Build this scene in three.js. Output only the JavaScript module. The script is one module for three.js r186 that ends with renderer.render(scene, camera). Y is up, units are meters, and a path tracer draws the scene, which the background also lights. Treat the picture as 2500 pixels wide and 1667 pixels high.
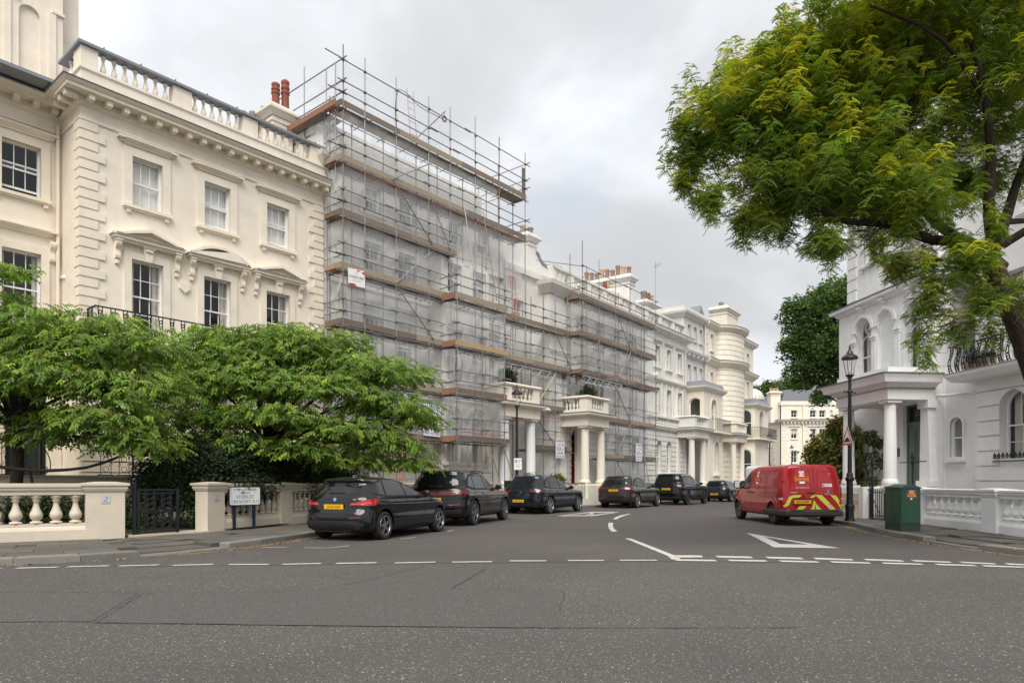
import * as THREE from 'three';
import { mergeGeometries, mergeVertices, toCreasedNormals } from 'three/addons/utils/BufferGeometryUtils.js';
import { RoundedBoxGeometry } from 'three/addons/geometries/RoundedBoxGeometry.js';
import { TessellateModifier } from 'three/addons/modifiers/TessellateModifier.js';
import { Brush, Evaluator, SUBTRACTION } from 'three-bvh-csg';
import { createNoise2D, createNoise3D } from 'simplex-noise';

// ---------- camera, sky, sun, exposure ----------
const scene = new THREE.Scene();
const camera = new THREE.PerspectiveCamera(2 * Math.atan(1177 / 1667) * 180 / Math.PI, 2500 / 2354, 0.1, 900);
camera.position.set(0, 1.31, 0);
camera.setViewOffset(2500, 2354, 0, 0, 2500, 1667);   // rising-front lens: verticals stay vertical
const renderer = new THREE.WebGLRenderer({ antialias: true });
renderer.setSize(1024, 682);
renderer.toneMapping = THREE.LinearToneMapping;
renderer.toneMappingExposure = 1.28;
renderer.shadowMap.enabled = true;

let seed = 7;
const rnd = () => { seed = (seed + 0x6D2B79F5) | 0; let t = Math.imul(seed ^ (seed >>> 15), 1 | seed); t = (t + Math.imul(t ^ (t >>> 7), 61 | t)) ^ t; return ((t ^ (t >>> 14)) >>> 0) / 4294967296; };
const rr = (a, b) => a + (b - a) * rnd();
const n2 = createNoise2D(rnd), n3 = createNoise3D(rnd);
const fbm3 = (x, y, z, o = 5) => { let s = 0, a = .5; for (let i = 0; i < o; i++) { s += a * n3(x, y, z); x *= 2.03; y *= 2.03; z *= 2.03; a *= .52; } return s; };
const sst = (a, b, x) => { const t = Math.min(1, Math.max(0, (x - a) / (b - a))); return t * t * (3 - 2 * t); };

const SUN = new THREE.Vector3(-.04, .78, .62).normalize();
{ // overcast sky with thin breaks
  const W = 2048, H = 1024, d = new Float32Array(W * H * 4);
  for (let j = 0; j < H; j++) {
    const el = (j + .5) / H * Math.PI - Math.PI / 2, cy = Math.sin(el), ce = Math.cos(el);
    for (let i = 0; i < W; i++) {
      const az = (i + .5) / W * 2 * Math.PI, cx = -Math.cos(az) * ce, cz = -Math.sin(az) * ce; const k = (j * W + i) * 4;
      if (cy < -.02) { d[k] = .30; d[k + 1] = .31; d[k + 2] = .33; d[k + 3] = 1; continue; }
      const q = 1 / (Math.max(cy, 0) + .22), px = cx * q, pz = cz * q;
      const w = fbm3(px * .5 + 3, pz * .5, 1.7, 3) * .35;
      const c = fbm3(px * .85 + w, pz * .85 - w, 4.2, 6);           // thick / thin
      const g = fbm3(px * .9 - 5, pz * .9 + w, 9.1, 4);     // breaks
      const lum = .83 + .25 * sst(-.35, .45, c) - .10 * sst(.05, .6, -c) + .06 * g;
      const blue = sst(.25, .75, g - c * .35) * .5 * sst(.0, .25, cy);
      const zen = .84 + .40 * cy;
      const r = lum * (1 - blue) + .62 * blue, gg = lum * 1.005 * (1 - blue) + .74 * blue, b = lum * 1.02 * (1 - blue) + .88 * blue;
      d[k] = r * zen * .75; d[k + 1] = gg * zen * .765; d[k + 2] = b * zen * .785; d[k + 3] = 1;
    }
  }
  const t = new THREE.DataTexture(d, W, H, THREE.RGBAFormat, THREE.FloatType);
  t.mapping = THREE.EquirectangularReflectionMapping; t.magFilter = THREE.LinearFilter; t.minFilter = THREE.LinearFilter; t.wrapS = THREE.RepeatWrapping; t.needsUpdate = true;
  scene.background = t; scene.environment = t;
}
const sun = new THREE.DirectionalLight(new THREE.Color(1, .955, .87), 3.1);
sun.position.copy(SUN).multiplyScalar(120); sun.castShadow = true; sun.shadow.radius = 78;
sun.shadow.camera.left = -70; sun.shadow.camera.right = 70; sun.shadow.camera.top = 70; sun.shadow.camera.bottom = -70; sun.shadow.camera.far = 320; sun.shadow.mapSize.set(4096, 4096);
sun.target.position.set(5, 0, -30); sun.position.add(sun.target.position); scene.add(sun, sun.target);

// ---------- textures and materials ----------
function dataTex(n, f, srgb = false) {
  const d = new Uint8Array(n * n * 4);
  for (let j = 0; j < n; j++) for (let i = 0; i < n; i++) { const v = f(i / n, j / n, i, j), k = (j * n + i) * 4; d[k] = v[0] * 255; d[k + 1] = v[1] * 255; d[k + 2] = v[2] * 255; d[k + 3] = 255; }
  const t = new THREE.DataTexture(d, n, n, THREE.RGBAFormat); t.wrapS = t.wrapT = THREE.RepeatWrapping; t.magFilter = THREE.LinearFilter; t.minFilter = THREE.LinearMipmapLinearFilter; t.generateMipmaps = true;
  if (srgb) t.colorSpace = THREE.SRGBColorSpace; t.needsUpdate = true; return t;
}
const clamp = (v, a = 0, b = 1) => Math.min(b, Math.max(a, v));
// periodic noise by torus mapping
const pn = (u, v, k, o = 4, z = 0) => { const A = u * 2 * Math.PI, B = v * 2 * Math.PI; let s = 0, a = .5, kk = k; for (let i = 0; i < o; i++) { s += a * (n3(Math.cos(A) * kk + z, Math.sin(A) * kk, Math.cos(B) * kk + 3 * z) + n3(Math.sin(B) * kk + 7 + z, Math.cos(A) * kk * .7, Math.sin(A + B) * kk)) * .6; kk *= 2.1; a *= .5; } return s; };
const mottle = dataTex(512, (u, v, i, j) => { const a = pn(u, v, .8, 4), s = pn(u, v, 3, 3, 5), g = rnd(); const x = clamp(.915 + a * .11 + s * .05 + (g - .5) * .02); return [x, clamp(x * .995 - Math.max(0, s) * .012), clamp(x * .98 - Math.max(0, s) * .03)]; });
const mottleBump = dataTex(512, (u, v) => { const x = clamp(.5 + pn(u, v, 1.2, 3) * .3 + pn(u, v, 6, 2, 3) * .12 + (rnd() - .5) * .16); return [x, x, x]; });
const wet = (t, s) => { const c = t.clone(); c.repeat.set(s, s); c.needsUpdate = true; return c; };
const stM = wet(mottle, .22), stB = wet(mottleBump, .5);
const col = (r, g, b) => new THREE.Color().setRGB(r, g, b);
const std = (r, g, b, rough = .85, o = {}) => new THREE.MeshStandardMaterial({ color: col(r, g, b), roughness: rough, side: THREE.DoubleSide, ...o });
const phy = (r, g, b, rough = .5, o = {}) => new THREE.MeshPhysicalMaterial({ color: col(r, g, b), roughness: rough, side: THREE.DoubleSide, ...o });
const stucco = (r, g, b) => std(r, g, b, .62, { map: stM, bumpMap: stB, bumpScale: .004 });
const M = {
  cream: stucco(.87, .785, .675), cream2: stucco(.84, .785, .68), white: stucco(.885, .885, .895), offwhite: stucco(.80, .78, .74), grey: stucco(.70, .68, .66), pale: stucco(.86, .80, .70), wallcream: stucco(.64, .565, .465),
  lead: std(.24, .26, .30, .5, { map: stM }), slate: std(.22, .235, .265, .55, { map: stM }), frame: std(.82, .83, .84, .35), iron: std(.012, .012, .014, .38), ironblue: std(.009, .010, .014, .42),
  glass: phy(1, 1, 1, .02, { transmission: 1, thickness: 0, ior: 1.5 }), blind: std(.74, .73, .70, .9), curtain: std(.62, .58, .52, .95), darkroom: std(.40, .36, .31, .9),
  terracotta: std(.36, .17, .105, .8, { map: stM }), buff: std(.48, .36, .24, .85, { map: stM }), potgrey: std(.24, .21, .18, .85, { map: stM }), potred: std(.26, .07, .045, .75, { map: stM }),
  tube: std(.30, .31, .32, .42, { metalness: .65 }), tubeold: std(.24, .20, .17, .6, { metalness: .4 }), coupler: std(.20, .15, .12, .6, { metalness: .5 }), alu: std(.62, .64, .66, .35, { metalness: .8 }), tubered: std(.50, .12, .07, .55), tubeyellow: std(.46, .43, .16, .5),
  door: std(.02, .032, .03, .3), doorgreen: std(.13, .19, .17, .35), doorred: std(.21, .01, .012, .3), brass: std(.65, .45, .18, .3, { metalness: 1 }),
  step: std(.50, .44, .36, .8, { map: stM, bumpMap: stB, bumpScale: .006 }), plant: std(.05, .10, .02, .8), black: std(.012, .012, .013, .5), rubber: std(.016, .016, .017, .8)
};
function canvasTex(w, h, draw) { const c = document.createElement('canvas'); c.width = w; c.height = h; const g = c.getContext('2d'); draw(g, w, h); const t = new THREE.CanvasTexture(c); t.colorSpace = THREE.SRGBColorSpace; t.magFilter = THREE.LinearFilter; t.anisotropy = 8; return t; }
const printMat = (w, h, draw, rough = .5) => new THREE.MeshStandardMaterial({ map: canvasTex(w, h, draw), roughness: rough, side: THREE.DoubleSide });

// ---------- geometry helpers ----------
const V2 = (x, y) => new THREE.Vector2(x, y), V3 = (x, y, z) => new THREE.Vector3(x, y, z);
function bx(x0, x1, y0, y1, z0, z1) { const g = new THREE.BoxGeometry(Math.abs(x1 - x0), Math.abs(y1 - y0), Math.abs(z1 - z0)); g.translate((x0 + x1) / 2, (y0 + y1) / 2, (z0 + z1) / 2); return g; }
function rbx(x0, x1, y0, y1, z0, z1, r = .02, s = 2) { const g = new RoundedBoxGeometry(x1 - x0, y1 - y0, z1 - z0, s, r); g.translate((x0 + x1) / 2, (y0 + y1) / 2, (z0 + z1) / 2); return g; }
const flat = g => { const q = g.index ? g.toNonIndexed() : g; for (const k of Object.keys(q.attributes)) if (!['position', 'normal', 'uv'].includes(k)) q.deleteAttribute(k); return q; };
function mg(list) { return list.length === 1 ? flat(list[0]) : mergeGeometries(list.map(flat), false); }
function uvm(g) { // uv in metres by dominant axis
  const p = g.attributes.position, n = g.attributes.normal, u = new Float32Array(p.count * 2);
  for (let i = 0; i < p.count; i++) { const ax = Math.abs(n.getX(i)), ay = Math.abs(n.getY(i)), az = Math.abs(n.getZ(i)); const x = p.getX(i), y = p.getY(i), z = p.getZ(i);
    if (ay > ax && ay > az) { u[2 * i] = x; u[2 * i + 1] = z; } else if (ax > az) { u[2 * i] = z + 3.3; u[2 * i + 1] = y; } else { u[2 * i] = x; u[2 * i + 1] = y; } }
  g.setAttribute('uv', new THREE.BufferAttribute(u, 2)); return g;
}
function part(parent, name, geo, m, label, keepUv) { const g = Array.isArray(geo) ? mg(geo) : geo; if (!keepUv) { if (g.index && !g.userData.ok) { /* shared corner uv is fine for smooth shapes */ } uvm(g); } const o = new THREE.Mesh(g, m); o.name = name; o.castShadow = o.receiveShadow = true; if (label) o.userData.label = label; parent.add(o); return o; }
function again(parent, name, src, x = 0, y = 0, z = 0, ry = 0, s) { const o = new THREE.Mesh(src.geometry || src, src.material); o.name = name; o.castShadow = o.receiveShadow = true; o.position.set(x, y, z); o.rotation.y = ry; if (s) o.scale.set(...s); parent.add(o); return o; }
const inst = (parent, name, geo, m, x, y, z, ry = 0, s) => { const o = new THREE.Mesh(geo, m); o.name = name; o.castShadow = o.receiveShadow = true; o.position.set(x, y, z); o.rotation.y = ry; if (s) o.scale.set(...s); parent.add(o); return o; };
const used = {};
function nm(n) { used[n] = (used[n] ?? -1) + 1; return used[n] ? n + '_' + String(used[n]).padStart(3, '0') : n; }
function thing(name, label, category, X = 0, Z = 0, turn = 0, y = 0, group) { const o = new THREE.Group(); o.name = nm(name); o.position.set(X, y, -Z); o.rotation.y = turn; o.userData = { label, category }; if (group) o.userData.group = group; scene.add(o); return o; }
function sub(parent, name, x = 0, y = 0, z = 0, ry = 0) { const o = new THREE.Group(); o.name = name; o.position.set(x, y, z); o.rotation.y = ry; parent.add(o); return o; }
function structure(name, geo, m, keepUv) { const o = part(scene, nm(name), geo, m, undefined, keepUv); o.userData.kind = 'structure'; return o; }
const D = Math.PI / 180;
// sweep a profile [[out, y]...] (closed loop) along a plan path [[x, z]...]; out lies to the left-hand normal (-dz, dx)
function sweep(path, prof, closed = false) {
  const n = path.length, P = [], q = [];
  const nrm = (a, b) => { const dx = b[0] - a[0], dz = b[1] - a[1], l = Math.hypot(dx, dz) || 1; return [-dz / l, dx / l]; };
  for (let i = 0; i < n; i++) {
    const a = i > 0 ? nrm(path[i - 1], path[i]) : closed ? nrm(path[n - 1], path[0]) : null, b = i < n - 1 ? nrm(path[i], path[i + 1]) : closed ? nrm(path[n - 1], path[0]) : null;
    let m = a && b ? [a[0] + b[0], a[1] + b[1]] : (a || b); if (a && b) { const k = 1 + a[0] * b[0] + a[1] * b[1]; m = [m[0] / k, m[1] / k]; }
    P.push(prof.map(([o, y]) => [path[i][0] + m[0] * o, y, path[i][1] + m[1] * o]));
  }
  const L = prof.length, seg = closed ? n : n - 1;
  for (let i = 0; i < seg; i++) { const A = P[i], Bq = P[(i + 1) % n]; for (let j = 0; j < L; j++) { const k = (j + 1) % L; q.push(...A[j], ...Bq[j], ...Bq[k], ...A[j], ...Bq[k], ...A[k]); } }
  const g = new THREE.BufferGeometry(); g.setAttribute('position', new THREE.Float32BufferAttribute(q, 3));
  const list = [g];
  if (!closed) { const tri = THREE.ShapeUtils.triangulateShape(prof.map(p => V2(p[0], p[1])), []); for (const [end, flip] of [[P[0], 0], [P[n - 1], 1]]) { const c = []; for (const t of tri) for (const k of (flip ? [t[0], t[2], t[1]] : t)) c.push(...end[k]); const e = new THREE.BufferGeometry(); e.setAttribute('position', new THREE.Float32BufferAttribute(c, 3)); list.push(e); } }
  for (const e of list) { e.computeVertexNormals(); e.setAttribute('uv', new THREE.Float32BufferAttribute(new Float32Array(e.attributes.position.count * 2), 2)); }
  return list.length > 1 ? mergeGeometries(list, false) : g;
}
const band = (o, y0, y1, i = -.05) => [[i, y0], [o, y0], [o, y1], [i, y1]];
function ext(shape, z0, z1, curve = 10) { const g = new THREE.ExtrudeGeometry(shape, { depth: z1 - z0, bevelEnabled: false, curveSegments: curve }); g.translate(0, 0, z0); return g; }
const polyShape = pts => new THREE.Shape(pts.map(p => V2(p[0], p[1])));
function archPath(cls, x, y, w, h) { const s = new cls(), r = w / 2; s.moveTo(x - r, y); s.lineTo(x + r, y); s.lineTo(x + r, y + h - r); s.absarc(x, y + h - r, r, 0, Math.PI, false); s.lineTo(x - r, y); return s; }
function rectPath(cls, x, y, w, h) { const s = new cls(); s.moveTo(x - w / 2, y); s.lineTo(x + w / 2, y); s.lineTo(x + w / 2, y + h); s.lineTo(x - w / 2, y + h); s.lineTo(x - w / 2, y); return s; }
const openPath = (cls, o) => (o.arch ? archPath : rectPath)(cls, o.x, o.y, o.w, o.h);
function wallGeo(x0, x1, y0, y1, holes, z0, z1) { const s = polyShape([[x0, y0], [x1, y0], [x1, y1], [x0, y1]]); for (const o of holes) s.holes.push(openPath(THREE.Path, o)); return ext(s, z0, z1, 12); }
function lathe(pts, seg = 12) { return new THREE.LatheGeometry(pts.map(p => V2(p[0], p[1])), seg); }
function tubeGeo(pts, r0, r1 = r0, seg = 6) { // tapered tube through points
  const c = new THREE.CatmullRomCurve3(pts), n = Math.max(2, (pts.length - 1) * 3), fr = c.computeFrenetFrames(n, false), pos = [], idx = [], uv = [];
  for (let i = 0; i <= n; i++) { const t = i / n, p = c.getPointAt(t), r = r0 + (r1 - r0) * t; for (let k = 0; k <= seg; k++) { const a = k / seg * 2 * Math.PI, v = fr.normals[i].clone().multiplyScalar(Math.cos(a) * r).addScaledVector(fr.binormals[i], Math.sin(a) * r).add(p); pos.push(v.x, v.y, v.z); uv.push(k / seg, t * 4); } }
  for (let i = 0; i < n; i++) for (let k = 0; k < seg; k++) { const a = i * (seg + 1) + k, b = a + seg + 1; idx.push(a, a + 1, b, b, a + 1, b + 1); }
  const g = new THREE.BufferGeometry(); g.setAttribute('position', new THREE.Float32BufferAttribute(pos, 3)); g.setAttribute('uv', new THREE.Float32BufferAttribute(uv, 2)); g.setIndex(idx); g.computeVertexNormals(); return g;
}
const _up = V3(0, 1, 0);
function rodGeo(a, b, r, seg = 6) { const A = V3(...a), Bv = V3(...b), d = Bv.clone().sub(A), g = new THREE.CylinderGeometry(r, r, d.length(), seg, 1); g.applyQuaternion(new THREE.Quaternion().setFromUnitVectors(_up, d.clone().normalize())); const m = A.add(Bv).multiplyScalar(.5); g.translate(m.x, m.y, m.z); return g; }
// ---------- ground, road, markings, pavements ----------
function asphalt(base, chipBright, chips, tile) {
  const n = 2048, d = new Float32Array(n * n * 3);
  for (let j = 0; j < n; j++) for (let i = 0; i < n; i++) { const k = (j * n + i) * 3; const g = .62 + .62 * rnd(); d[k] = base[0] * g; d[k + 1] = base[1] * g; d[k + 2] = base[2] * g; }
  for (let c = 0; c < chips; c++) { const x = rnd() * n, y = rnd() * n, r = .9 + 3.2 * rnd() * rnd(), e = .5 + rnd() * .5, b = (rnd() < .12 ? 1 : .25 + .35 * rnd()) * chipBright, a = rnd() * 3.1, ca = Math.cos(a), sa = Math.sin(a), dk = rnd() < .3, tint = rnd();
    for (let v = -4; v <= 4; v++) for (let u = -4; u <= 4; u++) { const p = (u * ca + v * sa) / r, q = (-u * sa + v * ca) / (r * e); if (p * p + q * q > 1) continue; const k = ((((y + v) | 0) + n) % n * n + (((x + u) | 0) + n) % n) * 3; const s = dk ? base[0] * .35 : b; d[k] = s * (1 + .08 * tint); d[k + 1] = s * .99; d[k + 2] = s * (1 - .08 * tint); } }
  const o = new Uint8Array(n * n * 4); const sg = v => clamp(v <= .0031308 ? v * 12.92 : 1.055 * Math.pow(v, 1 / 2.4) - .055) * 255;
  for (let k = 0; k < n * n; k++) { o[4 * k] = sg(d[3 * k]); o[4 * k + 1] = sg(d[3 * k + 1]); o[4 * k + 2] = sg(d[3 * k + 2]); o[4 * k + 3] = 255; }
  const t = new THREE.DataTexture(o, n, n, THREE.RGBAFormat); t.wrapS = t.wrapT = THREE.RepeatWrapping; t.magFilter = THREE.LinearFilter; t.minFilter = THREE.LinearMipmapLinearFilter; t.generateMipmaps = true; t.colorSpace = THREE.SRGBColorSpace; t.repeat.set(1 / tile, 1 / tile); t.needsUpdate = true;
  return new THREE.MeshStandardMaterial({ map: t, bumpMap: t, bumpScale: .006, roughness: .88, side: THREE.DoubleSide });
}
const asOld = asphalt([.079, .070, .064], .40, 64000, 5.3), asNew = asphalt([.077, .070, .0645], .36, 46000, 4.1), asRed = asphalt([.076, .065, .060], .36, 60000, 4.7);
const ground3 = (pts, y, m, name) => { const s = new THREE.Shape(pts.map(p => V2(p[0], p[1]))); const g = new THREE.ShapeGeometry(s); g.rotateX(-Math.PI / 2); g.translate(0, y, 0); return name ? structure(name, g, m) : g; };
structure('ground', (() => { const g = new THREE.PlaneGeometry(1200, 1200); g.rotateX(-Math.PI / 2); g.translate(0, -.03, -200); return g; })(), std(.09, .088, .085, .95, { map: stM }));
const kerbL = [[-30, 3.2], [-14, 8.6], [-8, 10.66], [-7, 11.25], [-6.3, 12.1], [-5.75, 12.95], [-5.3, 14], [-5, 15.2], [-4.75, 16.2], [-3.9, 18.8], [-3.1, 21.5], [-1.95, 25], [-.35, 28.9], [5.03, 36.1], [14, 48.1], [23, 60.2], [33, 74], [44, 92]];
const kerbR = [[30, 6.2], [16, 9], [11, 10.2], [9.5, 11.2], [9.05, 12.3], [9, 13.5], [9.02, 15], [9.15, 16.3], [9.55, 18.3], [10.05, 20.2], [10.2, 22], [10.75, 25], [12.3, 29], [15, 33.5], [19, 39.5], [24, 47], [32, 58], [44, 74], [58, 92]];
function fine(path, step) { const c = new THREE.CatmullRomCurve3(path.map(p => V3(p[0], 0, p[1])), false, 'centripetal'), n = Math.round(c.getLength() / step), r = []; for (let i = 0; i <= n; i++) { const p = c.getPointAt(i / n); r.push([p.x, p.z]); } return r; }
const KL = fine(kerbL, .9), KR = fine(kerbR, .9);
// sheets with patchy tone: wear and old oil, by noise alone
function roadSheet(x0, x1, z0, len, y, m, name, step = .8) { const nx = Math.round((x1 - x0) / step), nz = Math.round(len / step), g = new THREE.PlaneGeometry(1, 1, nx, nz), P = g.attributes.position, c = []; for (let i = 0; i < P.count; i++) { const X = x0 + (P.getX(i) + .5) * (x1 - x0), Z = z0(X) + (P.getY(i) + .5) * len, v = 1 + .10 * n2(X * .16, Z * .22) + .07 * n2(X * .5 + 9, Z * .6) + .05 * n2(X * 1.3, Z * 1.4 + 4); P.setXYZ(i, X, y, -Z); c.push(v * (1 + .02 * n2(X * .3, Z * .3 + 30)), v, v * .99); } g.setAttribute('color', new THREE.Float32BufferAttribute(c, 3)); g.computeVertexNormals(); m.vertexColors = true; return structure(name, g, m); }
roadSheet(-60, 60, () => -8, 104, 0, asOld, 'road');
// the side road has an older reddish wearing course, laid over the first
const edge0 = [[-60, 12], [-30, 4.2], [-14, 9.2], [-8, 10.9], [-6.9, 10.55], [-4, 10.75], [-.5, 11.05], [2.5, 11.3], [5.5, 11.05], [9, 10.95], [11, 10.6], [16, 9.3], [60, 9.2]];
roadSheet(-18, 60, X => { let k = 0; while (k < edge0.length - 2 && X > edge0[k + 1][0]) k++; const a = edge0[k], b = edge0[k + 1]; return a[1] + (b[1] - a[1]) * (X - a[0]) / (b[0] - a[0]); }, 85, .004, asRed, 'road_side_street', .6);
ground3([[-3.86, 6.33], [-4.3, 7.97], [-2.41, 8.37], [-1.39, 10.5], [-.37, 10.35], [-.73, 8.4], [.53, 8.37], [.5, 6.98], [.43, 6.12]], .004, asNew, 'road_patch');
ground3([[-60, 6.05], [-12, 6.2], [-3.95, 6.4], [-4.4, 8.02], [-8, 8.2], [-14, 7.2], [-60, 5]], .004, asNew, 'road_patch');
// tarred seams: thin real strips
const seamM = std(.040, .037, .035, .8);
function ribbon(pts, w, y, wob = 0) { const L = [], R = []; const f = fine(pts, .12); f.forEach((p, i) => { const q = f[Math.min(i + 1, f.length - 1)], o = f[Math.max(i - 1, 0)], dx = q[0] - o[0], dz = q[1] - o[1], l = Math.hypot(dx, dz) || 1, ww = w * (1 + wob * n2(i * .9, pts[0][0] * 3)) / 2; const j = wob * w * n2(i * .31, 5 + pts[0][1]); L.push([p[0] - dz / l * (ww + j), p[1] + dx / l * (ww + j)]); R.push([p[0] + dz / l * (ww - j), p[1] - dx / l * (ww - j)]); }); return ground3([...L, ...R.reverse()], y); }
for (const [p, w] of [[[[-3.9, 6.36], [-1.5, 6.2], [.45, 6.12], [2.6, 6.14]], .013], [[[-3.88, 6.36], [-4.33, 8]], .008], [[[-4.35, 8], [-2.41, 8.38], [-1.37, 10.5]], .007], [[[-.75, 8.38], [.53, 8.36], [.49, 6.98]], .008], [[[-.4, 10.35], [-.75, 8.4]], .006], [[[-9, 8.05], [-6, 8.15], [-4.35, 8.0]], .008], [[[-9.5, 6.3], [-3.9, 6.4]], .007]]) structure('road_seam', ribbon(p, w, .0085, .8), seamM);
// painted markings, worn at the edges
const paintM = std(.53, .51, .47, .75, { map: wet(dataTex(256, (u, v) => { const a = pn(u, v, 2.2, 4), g = rnd(); const x = clamp(.98 + a * .10 - (g < .10 ? .4 * rnd() : 0) - (a < -.28 ? .3 : 0)); return [x, x, x]; }), 1.3) });
const yellowM = std(.42, .27, .07, .85, { map: wet(mottle, 1.1) });
const worn = pts => { const o = []; pts.forEach((p, i) => { const q = pts[(i + 1) % pts.length], l = Math.hypot(q[0] - p[0], q[1] - p[1]), k = Math.max(1, Math.round(l / .07)); for (let s = 0; s < k; s++) { const t = s / k; o.push([p[0] + (q[0] - p[0]) * t + rr(-.006, .006), p[1] + (q[1] - p[1]) * t + rr(-.006, .006)]); } }); return o; };
const mark = (pts, m = paintM, y = .0085) => structure('road_marking', ground3(worn(pts), y), m);
const quads = [[[2.9, 12.19], [3.38, 12.14], [3.32, 11.85], [2.84, 11.82]], [[3.6, 12.09], [4.18, 11.97], [4.15, 11.72], [3.58, 11.82]], [[4.42, 11.94], [4.99, 11.8], [4.94, 11.53], [4.4, 11.69]], [[5.2, 11.79], [5.75, 11.57], [5.71, 11.37], [5.15, 11.53]], [[5.98, 11.62], [6.5, 11.4], [6.45, 11.2], [5.93, 11.4]],
  [[2.73, 11.57], [3.4, 11.47], [3.4, 11.25], [2.74, 11.32]], [[3.62, 11.49], [4.23, 11.41], [4.21, 11.2], [3.61, 11.29]], [[4.44, 11.38], [5.02, 11.26], [5, 11.06], [4.43, 11.17]], [[5.24, 11.26], [5.8, 11.09], [5.76, 10.92], [5.2, 11.06]], [[6, 11.08], [6.55, 10.93], [6.5, 10.76], [5.95, 10.9]],
  [[6.68, 11.44], [7.18, 11.2], [7.13, 11.03], [6.65, 11.23]], [[7.33, 11.2], [7.75, 10.97], [7.69, 10.81], [7.28, 11]], [[7.92, 10.99], [8.37, 10.75], [8.31, 10.59], [7.85, 10.78]], [[6.75, 10.92], [7.28, 10.75], [7.23, 10.59], [6.7, 10.73]], [[7.38, 10.73], [7.9, 10.54], [7.85, 10.39], [7.32, 10.54]],
  [[-.04, 11.25], [.57, 11.27], [.57, 11.39], [-.04, 11.37]], [[.93, 11.31], [1.54, 11.33], [1.54, 11.45], [.93, 11.43]], [[1.8, 11.34], [2.43, 11.36], [2.43, 11.48], [1.8, 11.46]],
  [[3.55, 24.02], [3.79, 25.12], [4.21, 26.65], [4.77, 28], [4.87, 27.9], [4.36, 26.5], [3.95, 25.12], [3.7, 24.02]], [[3.11, 21.93], [3.25, 21.93], [3, 20.31], [2.85, 19.01], [2.8, 18.1], [2.63, 17.94], [2.72, 19.14], [2.9, 20.57]]];
for (const q of quads) mark(q);
mark([[2.62, 15.9], [2.76, 15.75], [2.9, 12.1], [2.86, 11.5], [2.7, 11.5], [2.76, 12.1]]);
for (const [a, b] of [[[-7.52, 10.35], [-6.97, 10.48]], [[-6.86, 10.52], [-6.29, 10.64]], [[-6.13, 10.62], [-5.58, 10.76]], [[-5.33, 10.70], [-4.75, 10.84]], [[-4.5, 10.82], [-3.86, 10.82]], [[-3.65, 10.84], [-3.07, 10.96]], [[-2.83, 10.96], [-2.2, 11.05]], [[-1.89, 11.02], [-1.25, 11.14]], [[-.98, 11.14], [-.33, 11.2]], [[-8.3, 10.14], [-7.72, 10.3]]]) mark([[a[0], a[1] - .05], [b[0], b[1] - .05], [b[0], b[1] + .06], [a[0], a[1] + .06]]);
function markRing(out, inn, name) { const s = new THREE.Shape(worn(out).map(p => V2(p[0], p[1]))); s.holes.push(new THREE.Path(inn.map(p => V2(p[0], p[1])))); const g = new THREE.ShapeGeometry(s); g.rotateX(-Math.PI / 2); g.translate(0, .0085, 0); structure('road_marking', g, paintM); }
markRing([[6.03, 17.54], [6.48, 13.48], [5.26, 13.69]], [[6.03, 16.3], [6.2, 14.25], [5.66, 14.4]]);
markRing([[1.73, 26.23], [3.46, 30.03], [4.68, 29.71], [3.11, 26.31]], [[2.06, 26.74], [3.4, 29.29], [4.27, 29.09], [3.05, 26.85]]);
structure('road_marking', ribbon([[2.95, 27.3], [3.3, 28.1], [3.35, 28.9]], .16, .0085), paintM);
for (const p of [[[-4.13, 13.59], [-3.66, 13.57], [-3.36, 14.01]], [[-5.0, 13.62], [-4.52, 13.68]], [[-2.56, 15.66], [-2.28, 16.15]], [[-1.71, 18.07], [-1.59, 18.65]]]) structure('road_marking', ribbon(p, .05, .0085, .3), paintM);
structure('road_marking', ribbon([[-8, 10.8], [-6.95, 11.5], [-5.62, 12.8], [-5.1, 14], [-4.78, 15.3]], .05, .0088, .6), yellowM);
structure('road_marking', ribbon([[9.95, 20.4], [9.4, 18.5], [8.98, 16.3], [8.85, 14.5], [8.85, 13.15], [8.95, 11.95], [9.4, 11]], .05, .0088, .6), yellowM);

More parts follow.
